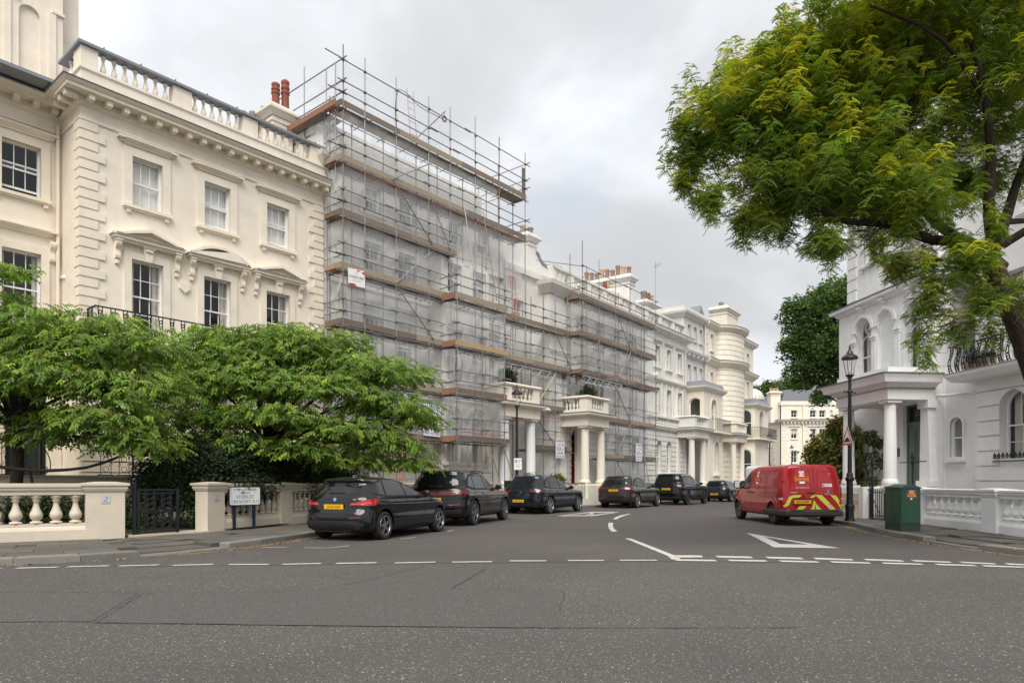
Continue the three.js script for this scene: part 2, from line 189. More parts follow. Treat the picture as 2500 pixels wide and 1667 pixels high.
// kerb stones one by one near the camera, then one run of kerb
const granite = [std(.17, .165, .155, .8, { map: wet(mottle, .9), bumpMap: stB, bumpScale: .006 }), std(.14, .138, .135, .8, { map: wet(mottle, .7), bumpMap: stB, bumpScale: .006 }), std(.21, .20, .185, .8, { map: wet(mottle, .8), bumpMap: stB, bumpScale: .006 })];
const flag = [std(.105, .096, .083, .85, { map: wet(mottle, .6), bumpMap: stB, bumpScale: .004 }), std(.092, .085, .075, .85, { map: wet(mottle, .5), bumpMap: stB, bumpScale: .004 }), std(.122, .110, .095, .85, { map: wet(mottle, .7), bumpMap: stB, bumpScale: .004 }), std(.098, .090, .079, .85, { map: wet(mottle, .45), bumpMap: stB, bumpScale: .004 })];
function slab(q, y0, y1, gap = .006, ch = .008) { // a quad prism with chamfered top; q = four [X, Z]
  const c = q.reduce((a, p) => [a[0] + p[0] / 4, a[1] + p[1] / 4], [0, 0]); const ins = (p, d) => { const dx = c[0] - p[0], dz = c[1] - p[1], l = Math.hypot(dx, dz) || 1; return [p[0] + dx / l * d, p[1] + dz / l * d]; };
  const A = q.map(p => ins(p, gap)), T = q.map(p => ins(p, gap + ch * 1.4)), pos = [], P = (p, y) => [p[0], y, -p[1]];
  for (let i = 0; i < 4; i++) { const j = (i + 1) % 4; for (const [a, ya, b, yb] of [[A, y0, A, y1 - ch], [A, y1 - ch, T, y1]]) pos.push(...P(a[i], ya), ...P(a[j], ya), ...P(b[j], yb), ...P(a[i], ya), ...P(b[j], yb), ...P(b[i], yb)); }
  pos.push(...P(T[0], y1), ...P(T[1], y1), ...P(T[2], y1), ...P(T[0], y1), ...P(T[2], y1), ...P(T[3], y1));
  const g = new THREE.BufferGeometry(); g.setAttribute('position', new THREE.Float32BufferAttribute(pos, 3)); g.computeVertexNormals(); return g;
}
const offs = (path, d) => path.map((p, i) => { const a = path[Math.max(0, i - 1)], b = path[Math.min(path.length - 1, i + 1)], dx = b[0] - a[0], dz = b[1] - a[1], l = Math.hypot(dx, dz) || 1; return [p[0] - dz / l * d, p[1] + dx / l * d]; });
function kerbRun(path, side, dropped, name, near) {
  const inn = offs(path, side * .28), root = new THREE.Group(); root.name = name; root.userData.kind = 'structure'; scene.add(root); const far = [];
  for (let i = 0; i < path.length - 1; i++) { const m = [(path[i][0] + path[i + 1][0]) / 2, (path[i][1] + path[i + 1][1]) / 2], h = dropped(m), g = slab([path[i], path[i + 1], inn[i + 1], inn[i]], -.05, h + rr(-.004, .004), .004, .018); if (near(m)) part(root, 'kerb_stone', g, granite[(rnd() * 3) | 0]); else far.push(g); }
  if (far.length) part(root, 'kerb_far', mg(far.map(g => uvm(g))), granite[0]);
  return inn;
}
const PAVE = .12;
const dropL = p => (p[0] > -6.75 && p[0] < -5.62 && p[1] < 13.4) ? .03 : PAVE, dropR = p => (p[1] > 13.4 && p[1] < 15.3 && p[0] < 10) ? .03 : PAVE;
const KLi = kerbRun(KL, 1, dropL, 'kerb_left', p => p[1] < 32 && p[0] > -12), KRi = kerbRun(KR, -1, dropR, 'kerb_right', p => p[1] < 30 && p[0] < 14);
const wallL = [[-34, 8.5], [-22, 10.2], [-14, 11.9], [-10.1, 13.5], [-8.8, 14.4], [-8.35, 14.75], [-7.3, 16.3], [-7.05, 16.9], [-6.6, 17.6], [-6.3, 19.2], [-6.2, 21.1], [-4.9, 24.2], [-3, 27.5], [.3, 31.5], [4, 36.6], [13, 48.8], [22, 61], [32, 75], [43, 93]];
const wallR = [[34, 13], [22, 13], [16, 13.2], [13, 13.6], [11.6, 14.2], [11.35, 15.2], [11.35, 16.2], [11.7, 19.6], [11.9, 23.1], [12.4, 26], [14.2, 29], [17, 33], [21, 38.5], [26, 46], [34, 57], [46, 73], [60, 91]];
function paving(kerbIn, wall, name, near, drop) {
  // rows of flags between the kerb back and the property line
  const root = new THREE.Group(); root.name = name; root.userData.kind = 'structure'; scene.add(root); const far = [], wc = new THREE.CatmullRomCurve3(wall.map(p => V3(p[0], 0, p[1])), false, 'centripetal').getSpacedPoints(1200);
  const other = kerbIn.map(p => { let b = null, bd = 1e9; for (const q of wc) { const d = (q.x - p[0]) ** 2 + (q.z - p[1]) ** 2; if (d < bd) { bd = d; b = q; } } return [b.x, b.z]; });
  for (let i = 1; i < other.length; i++) { /* keep the far edge moving forward */ }
  for (let i = 0; i < kerbIn.length - 1; i++) {
    const w = Math.hypot(other[i][0] - kerbIn[i][0], other[i][1] - kerbIn[i][1]), rows = Math.max(2, Math.round(w / .72));
    for (let r = 0; r < rows; r++) { const a = r / rows, b = (r + 1) / rows, sh = (r % 2) * .45 - .22; const at = (k, t) => { const u = clamp(k + sh, 0, kerbIn.length - 1), i0 = Math.min(Math.floor(u), kerbIn.length - 2), f = u - i0; const P = j => [kerbIn[j][0] + (other[j][0] - kerbIn[j][0]) * t, kerbIn[j][1] + (other[j][1] - kerbIn[j][1]) * t]; const p = P(i0), q = P(i0 + 1); return [p[0] + (q[0] - p[0]) * f, p[1] + (q[1] - p[1]) * f]; };
      const q = [at(i, a), at(i + 1, a), at(i + 1, b), at(i, b)], m = at(i + .5, (a + b) / 2), dk = drop(at(i + .5, 0)) < .1 ? (1 - (a + b) / 2) * .07 : 0, g = slab(q, -.05, PAVE - .002 - dk + rr(-.003, .003), .005, .006);
      if (near(m)) part(root, 'paving_flag', g, flag[(rnd() * 4) | 0]); else far.push(g); }
  }
  part(root, 'paving_far', mg(far.map(g => uvm(g))), flag[0]);
  const bed = mg([...Array(kerbIn.length - 1).keys()].map(i => slab([kerbIn[i], kerbIn[i + 1], other[i + 1], other[i]], -.08, PAVE - .075, 0, .001)).map(uvm)); part(root, 'mortar_bed', bed, std(.10, .095, .085, .95));
}
paving(KLi, wallL, 'pavement_left', p => p[1] < 24 && p[0] > -11.5, dropL);
paving(KRi, wallR, 'pavement_right', p => p[1] < 24 && p[0] < 12.5, dropR);
// private front gardens: soil and stone behind the walls
const soilM = std(.055, .042, .03, .95, { map: wet(mottle, .8) });
ground3([[-60, 12], ...wallL.map(p => p), [60, 110], [60, 160], [-60, 160]], .16, soilM, 'garden_ground_left');
ground3([[60, 14.5], ...wallR.slice(1).map(p => [p[0] + .02, p[1]]), [90, 90]], .14, soilM, 'garden_ground_right');
// tree pit edging and grit beside the road
{ const q = [[9.35, 11.6], [9.32, 12.9], [10.5, 13.0], [10.55, 11.7]]; const g = ground3(q, PAVE + .004, std(.16, .12, .085, .95, { map: wet(mottle, 1.4), bumpMap: stB, bumpScale: .02 }), 'tree_pit'); }
{ // dry leaf and blossom litter lying along the kerbs
  const leafG = new THREE.PlaneGeometry(.05, .035); leafG.rotateX(-Math.PI / 2);
  const lit = new THREE.InstancedMesh(leafG, std(.27, .185, .10, .9), 1700), mtx = new THREE.Matrix4(), e = new THREE.Euler(), q = new THREE.Quaternion(); lit.name = 'leaf_litter'; lit.userData = { kind: 'stuff', label: 'dry brown leaf litter gathered along the kerbs', category: 'leaf litter' };
  for (let i = 0; i < 1700; i++) { const K = i % 3 ? KL : KR, s = i % 3 ? -1 : 1, near = K.filter(p => p[1] < 34 && Math.abs(p[0]) < 12.5), j = (rnd() * (near.length - 1)) | 0, a = near[j], b = near[j + 1], t = rnd(), d = .03 + Math.abs(rnd() + rnd() - 1) * (rnd() < .15 ? 1.2 : .3), dx = b[0] - a[0], dz = b[1] - a[1], l = Math.hypot(dx, dz); e.set(rr(-.3, .3), rr(0, 6.28), rr(-.3, .3)); const c = rr(.35, 1.0); mtx.compose(V3(a[0] + dx * t - s * -dz / l * -d * 1, .016, -(a[1] + dz * t + s * dx / l * d)), q.setFromEuler(e), V3(c, c, c)); lit.setMatrixAt(i, mtx); lit.setColorAt(i, col(rr(.5, 1.2), rr(.5, 1.1), rr(.4, 1))); }
  scene.add(lit);
}
// ---------- vehicles ----------
const paint = (r, g, b, rough = .25) => phy(r, g, b, rough, { clearcoat: 1, clearcoatRoughness: .06, specularIntensity: .15 });
const CM = { glass: phy(.008, .010, .011, .05, { specularIntensity: 1 }), plastic: std(.018, .018, .019, .55), seam: std(.004, .004, .004, .7), red: phy(.30, .006, .008, .12, { clearcoat: 1 }), darkred: phy(.10, .004, .006, .14, { clearcoat: 1 }), clear: phy(.55, .55, .56, .12, { clearcoat: 1 }), chrome: std(.62, .63, .64, .15, { metalness: 1 }), rim: std(.34, .34, .35, .3, { metalness: .85 }), rimdark: std(.06, .06, .063, .35, { metalness: .6 }), well: std(.006, .006, .006, .95), orange: std(.6, .1, .03, .4) };
const plateMat = txt => printMat(520, 112, (g, w, h) => { g.fillStyle = '#e9b010'; g.fillRect(0, 0, w, h); g.fillStyle = '#15150f'; g.font = 'bold 92px sans-serif'; g.textAlign = 'center'; g.textBaseline = 'middle'; g.save(); g.translate(w / 2, h / 2 + 4); g.scale(.92, 1); g.fillText(txt, 0, 0); g.restore(); }, .4);
const lerp = (a, b, t) => a + (b - a) * t;
function Body(keys) {
  // keys: [y, rear, front, halfWidth, rearRound, frontRound] from sill to roof; a body is a stack of plan outlines
  const Y = keys.map(k => k[0]);
  const at = y => { let i = 0; while (i < Y.length - 2 && y > Y[i + 1]) i++; const t = clamp((y - Y[i]) / (Y[i + 1] - Y[i])); const m = (j) => { // monotone-ish cubic
      const p1 = keys[i][j], p2 = keys[i + 1][j], h = Y[i + 1] - Y[i], d = (p2 - p1) / h; const s0 = i > 0 ? (p1 - keys[i - 1][j]) / (Y[i] - Y[i - 1]) : d, s1 = i < Y.length - 2 ? (keys[i + 2][j] - p2) / (Y[i + 2] - Y[i + 1]) : d; const lim = (a, b) => a * b <= 0 ? 0 : Math.sign(a) * Math.min(Math.abs(a + b) / 2, 3 * Math.min(Math.abs(a), Math.abs(b))); const m0 = lim(s0, d) * h, m1 = lim(s1, d) * h, t2 = t * t, t3 = t2 * t; return (2 * t3 - 3 * t2 + 1) * p1 + (t3 - 2 * t2 + t) * m0 + (-2 * t3 + 3 * t2) * p2 + (t3 - t2) * m1; }; return [m(1), m(2), m(3), m(4), m(5)]; };
  const NR = 4.2, W = (f, y) => { const [r, fr, hw, lr, lf] = at(y); let g = 1; if (f < r + lr) g = Math.pow(Math.max(0, 1 - Math.pow(clamp(1 - (f - r) / lr), 2.1)), 1 / NR); else if (f > fr - lf) g = Math.pow(Math.max(0, 1 - Math.pow(clamp(1 - (fr - f) / lf), 2.1)), 1 / 3); return hw * g; };
  const RW = [0, .15, .3, .45, .6, .72, .82, .89, .94, .975, .993, 1];
  const ring = y => { const [r, fr, hw, lr, lf] = at(y), p = []; const end = (w, n) => 1 - Math.pow(1 - Math.pow(w, n), 1 / 2.1); for (const w of RW) p.push([w * hw, r + lr * end(w, NR)]); for (let i = 1; i < 16; i++) p.push([hw, lerp(r + lr, fr - lf, i / 16)]); for (const w of RW.slice().reverse()) p.push([w * hw, fr - lf * end(w, 3)]); return p; };
  const S = (s, y) => { const p = ring(y); let l = 0; for (let i = 0; i < p.length - 1; i++) { const d = Math.hypot(p[i + 1][0] - p[i][0], p[i + 1][1] - p[i][1]); if (l + d >= Math.abs(s) || i === p.length - 2) { const t = (Math.abs(s) - l) / d, a = Math.atan2(p[i + 1][0] - p[i][0], p[i + 1][1] - p[i][1]); return [lerp(p[i][0], p[i + 1][0], t) * Math.sign(s || 1), lerp(p[i][1], p[i + 1][1], t), [Math.cos(a) * Math.sign(s || 1), -Math.sin(a)]]; } l += d; } };
  function mesh() {
    const lv = []; for (let i = 0; i < Y.length - 1; i++) { const k = Math.max(2, Math.ceil((Y[i + 1] - Y[i]) / .035)); for (let j = 0; j < k; j++) lv.push(lerp(Y[i], Y[i + 1], j / k)); } lv.push(Y[Y.length - 1]);
    const rings = lv.map(y => { const h = ring(y), full = [...h.map(q => [q[0], q[1]]), ...h.slice(1, -1).reverse().map(q => [-q[0], q[1]])]; return full.map(q => [q[0], y, -q[1]]); }), n = rings[0].length, pos = rings.flat(2), idx = [];
    for (let i = 0; i < rings.length - 1; i++) for (let k = 0; k < n; k++) { const a = i * n + k, b = i * n + (k + 1) % n, c = a + n, d = b + n; idx.push(a, b, c, b, d, c); }
    for (const [row, flip] of [[0, 1], [rings.length - 1, 0]]) { const c = pos.length / 3, [r, fr] = at(lv[row]); pos.push(0, lv[row] + (flip ? 0 : .004), -(r + fr) / 2); for (let k = 0; k < n; k++) { const a = row * n + k, b = row * n + (k + 1) % n; flip ? idx.push(a, c, b) : idx.push(a, b, c); } }
    const g = new THREE.BufferGeometry(); g.setAttribute('position', new THREE.Float32BufferAttribute(pos, 3)); g.setIndex(idx); g.computeVertexNormals(); g.setAttribute('uv', new THREE.Float32BufferAttribute(new Float32Array(pos.length / 3 * 2), 2)); return g;
  }
  return { at, W, S, mesh };
}
const evalr = new Evaluator(); evalr.useGroups = false; evalr.attributes = ['position', 'normal', 'uv'];
function carve(g, cuts) { let a = new Brush(g, CM.well); a.updateMatrixWorld(); for (const c of cuts) { const b = new Brush(c, CM.well); b.updateMatrixWorld(); a = evalr.evaluate(a, b, SUBTRACTION); a.updateMatrixWorld(); } return a.geometry; }
const tess = new TessellateModifier(.10, 7);
function patchGeo(body, kind, poly, off, side = 1) {
  const pts = []; poly.forEach((p, i) => { const q = poly[(i + 1) % poly.length], k = Math.max(1, Math.ceil(Math.hypot(q[0] - p[0], q[1] - p[1]) / .06)); for (let s = 0; s < k; s++) pts.push(V2(lerp(p[0], q[0], s / k), lerp(p[1], q[1], s / k))); });
  let g = tess.modify(flat(new THREE.ShapeGeometry(new THREE.Shape(pts)))); const P = g.attributes.position; const uv = [], bb = new THREE.Box2().setFromPoints(pts);
  for (let i = 0; i < P.count; i++) { const a = P.getX(i), y = P.getY(i); uv.push((a - bb.min.x) / (bb.max.x - bb.min.x), (y - bb.min.y) / (bb.max.y - bb.min.y)); if (kind === 'side') { P.setXYZ(i, side * (body.W(a, y) + off), y, -a); } else { const [x, f, nn] = body.S(a, y); P.setXYZ(i, x + nn[0] * -0 + (Math.abs(nn[1]) < .7 ? Math.sign(x) * off : 0), y, -(f - off)); } }
  g.setAttribute('uv', new THREE.Float32BufferAttribute(uv, 2)); g.deleteAttribute('normal'); g = mergeVertices(g, 1e-4); g.computeVertexNormals(); return g;
}
const strip = (a, b, w) => { const dx = b[0] - a[0], dy = b[1] - a[1], l = Math.hypot(dx, dy), nx = -dy / l * w / 2, ny = dx / l * w / 2; return [[a[0] - nx, a[1] - ny], [b[0] - nx, b[1] - ny], [b[0] + nx, b[1] + ny], [a[0] + nx, a[1] + ny]]; };
function wheel(car, x, f, R, w, spokes, m, style) {
  const g = sub(car, 'wheel', x, R, -f), s = Math.sign(x), r = R * .70;
  const tyre = lathe([[r * .98, -w / 2 + .01], [R - .035, -w / 2], [R - .008, -w / 2 + .03], [R, 0], [R - .008, w / 2 - .03], [R - .035, w / 2], [r * .98, w / 2 - .01], [r * .96, w / 2 - .06], [r * .96, -w / 2 + .06], [r * .98, -w / 2 + .01]], 36); tyre.rotateZ(-Math.PI / 2); part(g, 'tyre', tyre, M.rubber);
  const o = s * (w / 2 - .028), L = [], bar = (a, wd, r0, r1, dz) => { const b = new THREE.BoxGeometry(.03, r1 - r0, wd); b.translate(0, (r0 + r1) / 2, dz); b.rotateX(a); b.translate(o, 0, 0); return b; };
  const rimring = lathe([[r * .90, -.02], [r * .985, -.02], [r * .985, .02], [r * .90, .02], [r * .90, -.02]], 36); rimring.rotateZ(-Math.PI / 2); rimring.translate(o, 0, 0); L.push(rimring);
  for (let i = 0; i < spokes; i++) { const a = i / spokes * 2 * Math.PI + .2; if (style === 'double') { L.push(bar(a - .07, .032, r * .15, r * .93, .022), bar(a + .07, .032, r * .15, r * .93, -.022)); } else if (style === 'wide') L.push(bar(a, .085, r * .12, r * .93, 0)); else if (style === 'steel') { } else L.push(bar(a, .042, r * .15, r * .93, 0)); }
  if (style === 'steel') { const dsc = new THREE.CylinderGeometry(r * .9, r * .9, .02, 28); dsc.rotateZ(Math.PI / 2); dsc.translate(o - s * .03, 0, 0); L.push(dsc); for (let i = 0; i < 5; i++) { const a = i / 5 * 6.283; const c = new THREE.CylinderGeometry(.014, .014, .03, 8); c.rotateZ(Math.PI / 2); c.translate(o - s * .015, Math.cos(a) * r * .3, Math.sin(a) * r * .3); L.push(c); } }
  const hub = new THREE.CylinderGeometry(r * .17, r * .2, .04, 18); hub.rotateZ(Math.PI / 2); hub.translate(o, 0, 0); L.push(hub); part(g, 'rim', L, m);
  const disc = new THREE.CylinderGeometry(r * .93, r * .93, .02, 28); disc.rotateZ(Math.PI / 2); disc.translate(o - s * .09, 0, 0); part(g, 'brake_disc', disc, CM.rimdark); return g;
}
function makeCar(c) {
  const car = thing('parked_car', c.label, 'car', c.X, c.Z, -c.head * D, 0, 'cars parked along the kerb'), b = Body(c.keys), R = c.R, wb = c.wb, hw = c.keys.reduce((m, k) => Math.max(m, k[3]), 0), tw = .225;
  const cuts = []; for (const s of [-1, 1]) for (const f of [0, wb]) { const cy = new THREE.CylinderGeometry(R + .055, R + .055, .62, 32); cy.rotateZ(Math.PI / 2); cy.translate(s * (hw - .06), R + .01, -f); cuts.push(cy); }
  const body = part(car, 'body', toCreasedNormals(carve(b.mesh(), cuts), .7), c.paint, null, true);
  const add = (kind, name, poly, m, off = .005, side = 1, parent = car) => part(parent, name, patchGeo(b, kind, poly, off, side), m, null, true);
  for (const s of [-1, 1]) for (const f of [0, wb]) wheel(car, s * (c.track ?? hw - .125), f, R, tw, c.spokes, c.rim ?? CM.rim, c.style);
  for (const s of [-1, 1]) { // both flanks
    for (const w of c.windows) add('side', 'side_window', w, CM.glass, .006, s);
    for (const w of c.surround ?? []) add('side', 'window_surround', w, c.trim ?? CM.seam, .003, s);
    for (const [a, q] of c.lines) add('side', 'shut_line', strip(a, q, .009), CM.seam, .002, s);
    for (const [f, y] of c.handles) { const h = rbx(-.018, .018, -.014, .014, -.10, .10, .012); h.translate(s * (b.W(f, y) + .014), y, -f); part(car, 'door_handle', h, c.handleM ?? c.paint, null, true); }
    { const [f, y] = c.mirror, g = new THREE.SphereGeometry(1, 14, 10); g.scale(.115, .085, .075); g.translate(s * (b.W(f, y) + .14), y + .03, -f); const st = bx(0, .1, -.02, .015, -.03, .03); st.translate(s > 0 ? b.W(f, y) : -b.W(f, y) - .1, y, -f); part(car, 'wing_mirror', [g, st], c.mirrorM ?? c.paint, null, true); const gl = new THREE.CircleGeometry(.07, 14); gl.scale(1.2, .9, 1); gl.translate(s * (b.W(f, y) + .145), y + .03, -f + .077); part(car, 'mirror_glass', gl, CM.glass, null, true); }
    if (c.arch) for (const f of [0, wb]) { const L = [], r = R + .075; for (let i = 0; i < 14; i++) { const a0 = -.35 + (Math.PI + .7) * i / 14, a1 = -.35 + (Math.PI + .7) * (i + 1) / 14, P = (a, q) => [f + Math.cos(a) * (r + q), R + .01 + Math.sin(a) * (r + q)]; L.push(patchGeo(b, 'side', [P(a0, -.018), P(a0, .05), P(a1, .05), P(a1, -.018)], .014, s)); } part(car, 'wheel_arch_trim', L, c.archM ?? CM.plastic, null, true); }
    if (c.sill) add('side', 'sill_trim', c.sill, c.sillM ?? CM.plastic, .010, s);
    for (const [n2_, poly, m, o] of c.side ?? []) add('side', n2_, poly, m, o ?? .008, s);
  }
  const both = p => [p, p.map(q => [-q[0], q[1]]).reverse()];
  for (const [name, poly, m, off, single] of c.rear) for (const p of single ? [poly] : both(poly)) add('rear', name, p, m, off ?? .008);
  if (c.plate) { const [y, txt, x0 = 0] = c.plate, g = rbx(-.26, .26, -.056, .056, -.006, .006, .004), [, f] = b.S(.26, y); const o = part(car, 'number_plate', bx(-.26, .26, -.056, .056, -.006, .005), CM.plastic, null, true); o.position.set(x0, y, -(f - .02)); o.rotation.x = c.plateTilt ?? .08; const pl = new THREE.PlaneGeometry(.51, .106); const p2 = part(o, 'plate_face', pl, plateMat(txt), null, true); p2.position.z = .0065; }
  for (const e of c.exhaust ?? []) { const g = new THREE.CylinderGeometry(.042, .042, .12, 18, 1, true); g.rotateX(Math.PI / 2); const i = new THREE.CircleGeometry(.039, 18); for (const s of e[2] ? [e[2]] : [-1, 1]) { const [, f] = b.S(e[0], e[1]); const o = part(car, 'exhaust_pipe', g.clone(), CM.chrome, null, true); o.position.set(s * e[0], e[1], -(f + .02)); const ii = part(o, 'pipe_bore', i.clone(), CM.well, null, true); ii.position.z = .03; } }
  for (const [n_, g, m] of c.extra ? c.extra(b) : []) part(car, n_, g, m, null, true);
  if (c.badge) { const g = new THREE.CylinderGeometry(.04, .04, .012, 20); g.rotateX(Math.PI / 2); const [, f] = b.S(.001, c.badge[0]); g.translate(0, c.badge[0], -(f - .008)); part(car, 'badge', g, c.badge[1] ?? CM.chrome, null, true); }
  if (c.word) { const [x, y, w, h, txt] = c.word, [xx, f] = b.S(x, y), pl = new THREE.PlaneGeometry(w, h); const m = new THREE.MeshStandardMaterial({ map: canvasTex(256, 64, (g, W, H) => { g.clearRect(0, 0, W, H); g.fillStyle = '#d8dadc'; g.font = 'bold 54px sans-serif'; g.textAlign = 'center'; g.textBaseline = 'middle'; g.fillText(txt, W / 2, H / 2); }), transparent: true, roughness: .3, metalness: .3, side: THREE.DoubleSide }); const o = part(car, 'model_lettering', pl, m, null, true); o.position.set(xx, y, -(f - .012)); o.rotation.y = c.wordTurn ?? .08; }
  return car;
}
const black = paint(.0045, .005, .0065), navy = paint(.007, .010, .016), brown = paint(.022, .019, .018), slateP = paint(.016, .022, .028);
const wiper = (b, x0, y0, w) => { const [xx, f] = b.S(.001, y0); return ['rear_wiper', [rbx(x0, x0 + w, y0 - .012, y0 + .012, -f + .008, -f + .03, .008), rbx(x0 + w - .12, x0 + w + .02, y0 - .03, y0 + .02, -f + .008, -f + .035, .01)], CM.plastic]; };
const fin = () => { const s = new THREE.Shape([V2(0, 0), V2(.18, 0), V2(.04, .06), V2(.0, .065)]); const g = ext(s, -.015, .015); g.rotateY(Math.PI / 2); return g; };
// hatchback, nearest
makeCar({ label: 'black hatchback with yellow plate, nearest of the parked cars', X: -3.70, Z: 15.85, head: 21.5, wb: 2.67, R: .325, spokes: 5, style: 'double', paint: black,
  keys: [[.17, -.55, 3.2, .74, .35, .5], [.24, -.70, 3.42, .83, .35, .6], [.36, -.79, 3.51, .885, .4, .75], [.50, -.81, 3.52, .888, .45, .8], [.62, -.79, 3.50, .878, .45, .8], [.70, -.73, 3.44, .884, .42, .8], [.80, -.70, 3.26, .902, .40, .7], [.86, -.69, 2.95, .885, .40, .6], [.94, -.67, 2.45, .87, .40, .5], [1.0, -.63, 2.1, .845, .40, .45], [1.08, -.56, 1.92, .80, .40, .45], [1.18, -.46, 1.72, .74, .38, .45], [1.28, -.38, 1.48, .675, .34, .45], [1.335, -.42, 1.28, .635, .30, .45], [1.375, -.42, 1.05, .59, .30, .45], [1.41, -.22, .80, .50, .3, .4], [1.43, .05, .55, .34, .2, .3]],
  windows: [[[.99, 1.0], [1.82, .985], [1.48, 1.24], [1.22, 1.345], [.99, 1.365]], [[.10, 1.01], [.93, 1.0], [.93, 1.365], [.45, 1.36], [.22, 1.34]], [[-.36, 1.07], [.03, 1.015], [.15, 1.33], [-.12, 1.28], [-.30, 1.20]]],
  surround: [[[-.44, 1.03], [.0, .985], [1.95, .955], [1.56, 1.26], [1.25, 1.375], [.45, 1.392], [.1, 1.37], [-.18, 1.305], [-.40, 1.18]]],
  lines: [[[1.86, .95], [1.80, .40]], [[.95, .98], [.92, .36]], [[.02, .98], [.30, .62]], [[1.80, .40], [.42, .34]], [[-.62, .86], [2.2, .82]]], handles: [[.55, .86], [-.02, .89]], mirror: [1.72, 1.0], sill: [[.48, .20], [2.2, .20], [2.2, .27], [.48, .27]],
  rear: [['rear_window', [[-.53, 1.045], [.53, 1.045], [.485, 1.27], [.44, 1.30], [-.44, 1.30], [-.485, 1.27]], CM.glass, .006, 1], ['tail_lamp', [[.40, .80], [.62, .80], [.98, .80], [1.12, .87], [1.10, .95], [.86, .94], [.62, .885], [.42, .845]], CM.red, .012], ['lamp_bar', [[.45, .815], [.7, .82], [.95, .855], [.93, .872], [.68, .84], [.45, .833]], phy(.75, .03, .03, .15, { clearcoat: 1 }), .018],
    ['bumper_insert', [[-.72, .22], [.72, .22], [.80, .40], [.62, .46], [-.62, .46], [-.80, .40]], CM.plastic, .010, 1], ['diffuser_slats', [[-.40, .20], [.40, .20], [.42, .235], [-.42, .235]], std(.12, .11, .10, .6), .022, 1], ['rear_reflector', [[.46, .50], [.72, .52], [.72, .55], [.46, .545]], CM.darkred, .012], ['tailgate_line', strip([-.62, .615], [.62, .615], .014), CM.seam, .004, 1], ['tailgate_line', strip([.62, .615], [.72, .76], .010), CM.seam, .004], ['air_vent', [[.98, .40], [1.06, .36], [1.08, .62], [1.00, .66]], CM.well, .012], ['vent_fin', [[.90, .30], [1.04, .36], [1.04, .39], [.88, .345]], slateP, .02]],
  plate: [.765, 'LD74 EOY'], exhaust: [[.62, .31]], badge: [.925, std(.25, .35, .5, .3)], word: [.50, .925, .22, .05, '118i'],
  extra: b => [wiper(b, -.22, 1.075, .38), ['roof_antenna', (() => { const g = fin(); g.translate(0, 1.41, -.02); return g; })(), CM.rim], ['spoiler', rbx(-.46, .46, 1.345, 1.37, .34, .45, .012), black]] });
// large coupe-like suv
const suvKeys = (H, rear, front, hw, hoodY, cowlF, slopeTop, belt = 1.06) => { const s = H / 1.70; return [[.24 * s, rear + .28, front - .35, hw - .18, .35, .5], [.32 * s, rear + .08, front - .1, hw - .07, .38, .65], [.45 * s, rear, front - .01, hw - .02, .42, .75], [.62 * s, rear - .01, front, hw - .022, .42, .75], [.78 * s, rear + .02, front - .04, hw - .026, .42, .72], [.90 * s, rear + .05, front - .14, hw, .40, .65], [hoodY, rear + .07, front - .45, hw - .015, .40, .55], [belt - .04, rear + .09, cowlF + .25, hw - .03, .40, .48], [belt, rear + .10, cowlF, hw - .06, .40, .45], [belt + .12 * s, rear + .20, cowlF - .26, hw - .12, .40, .45], [lerp(belt, H, .5), lerp(rear + .1, slopeTop, .52), cowlF - .54, hw - .20, .38, .45], [lerp(belt, H, .76), lerp(rear + .1, slopeTop, .86), cowlF - .88, hw - .275, .34, .45], [lerp(belt, H, .88), slopeTop - .03, cowlF - 1.12, hw - .32, .32, .45], [H - .045, slopeTop + .04, cowlF - 1.35, hw - .38, .30, .4], [H - .012, slopeTop + .3, cowlF - 1.65, hw - .48, .3, .35], [H, slopeTop + .62, cowlF - 1.95, hw - .62, .2, .25]]; };
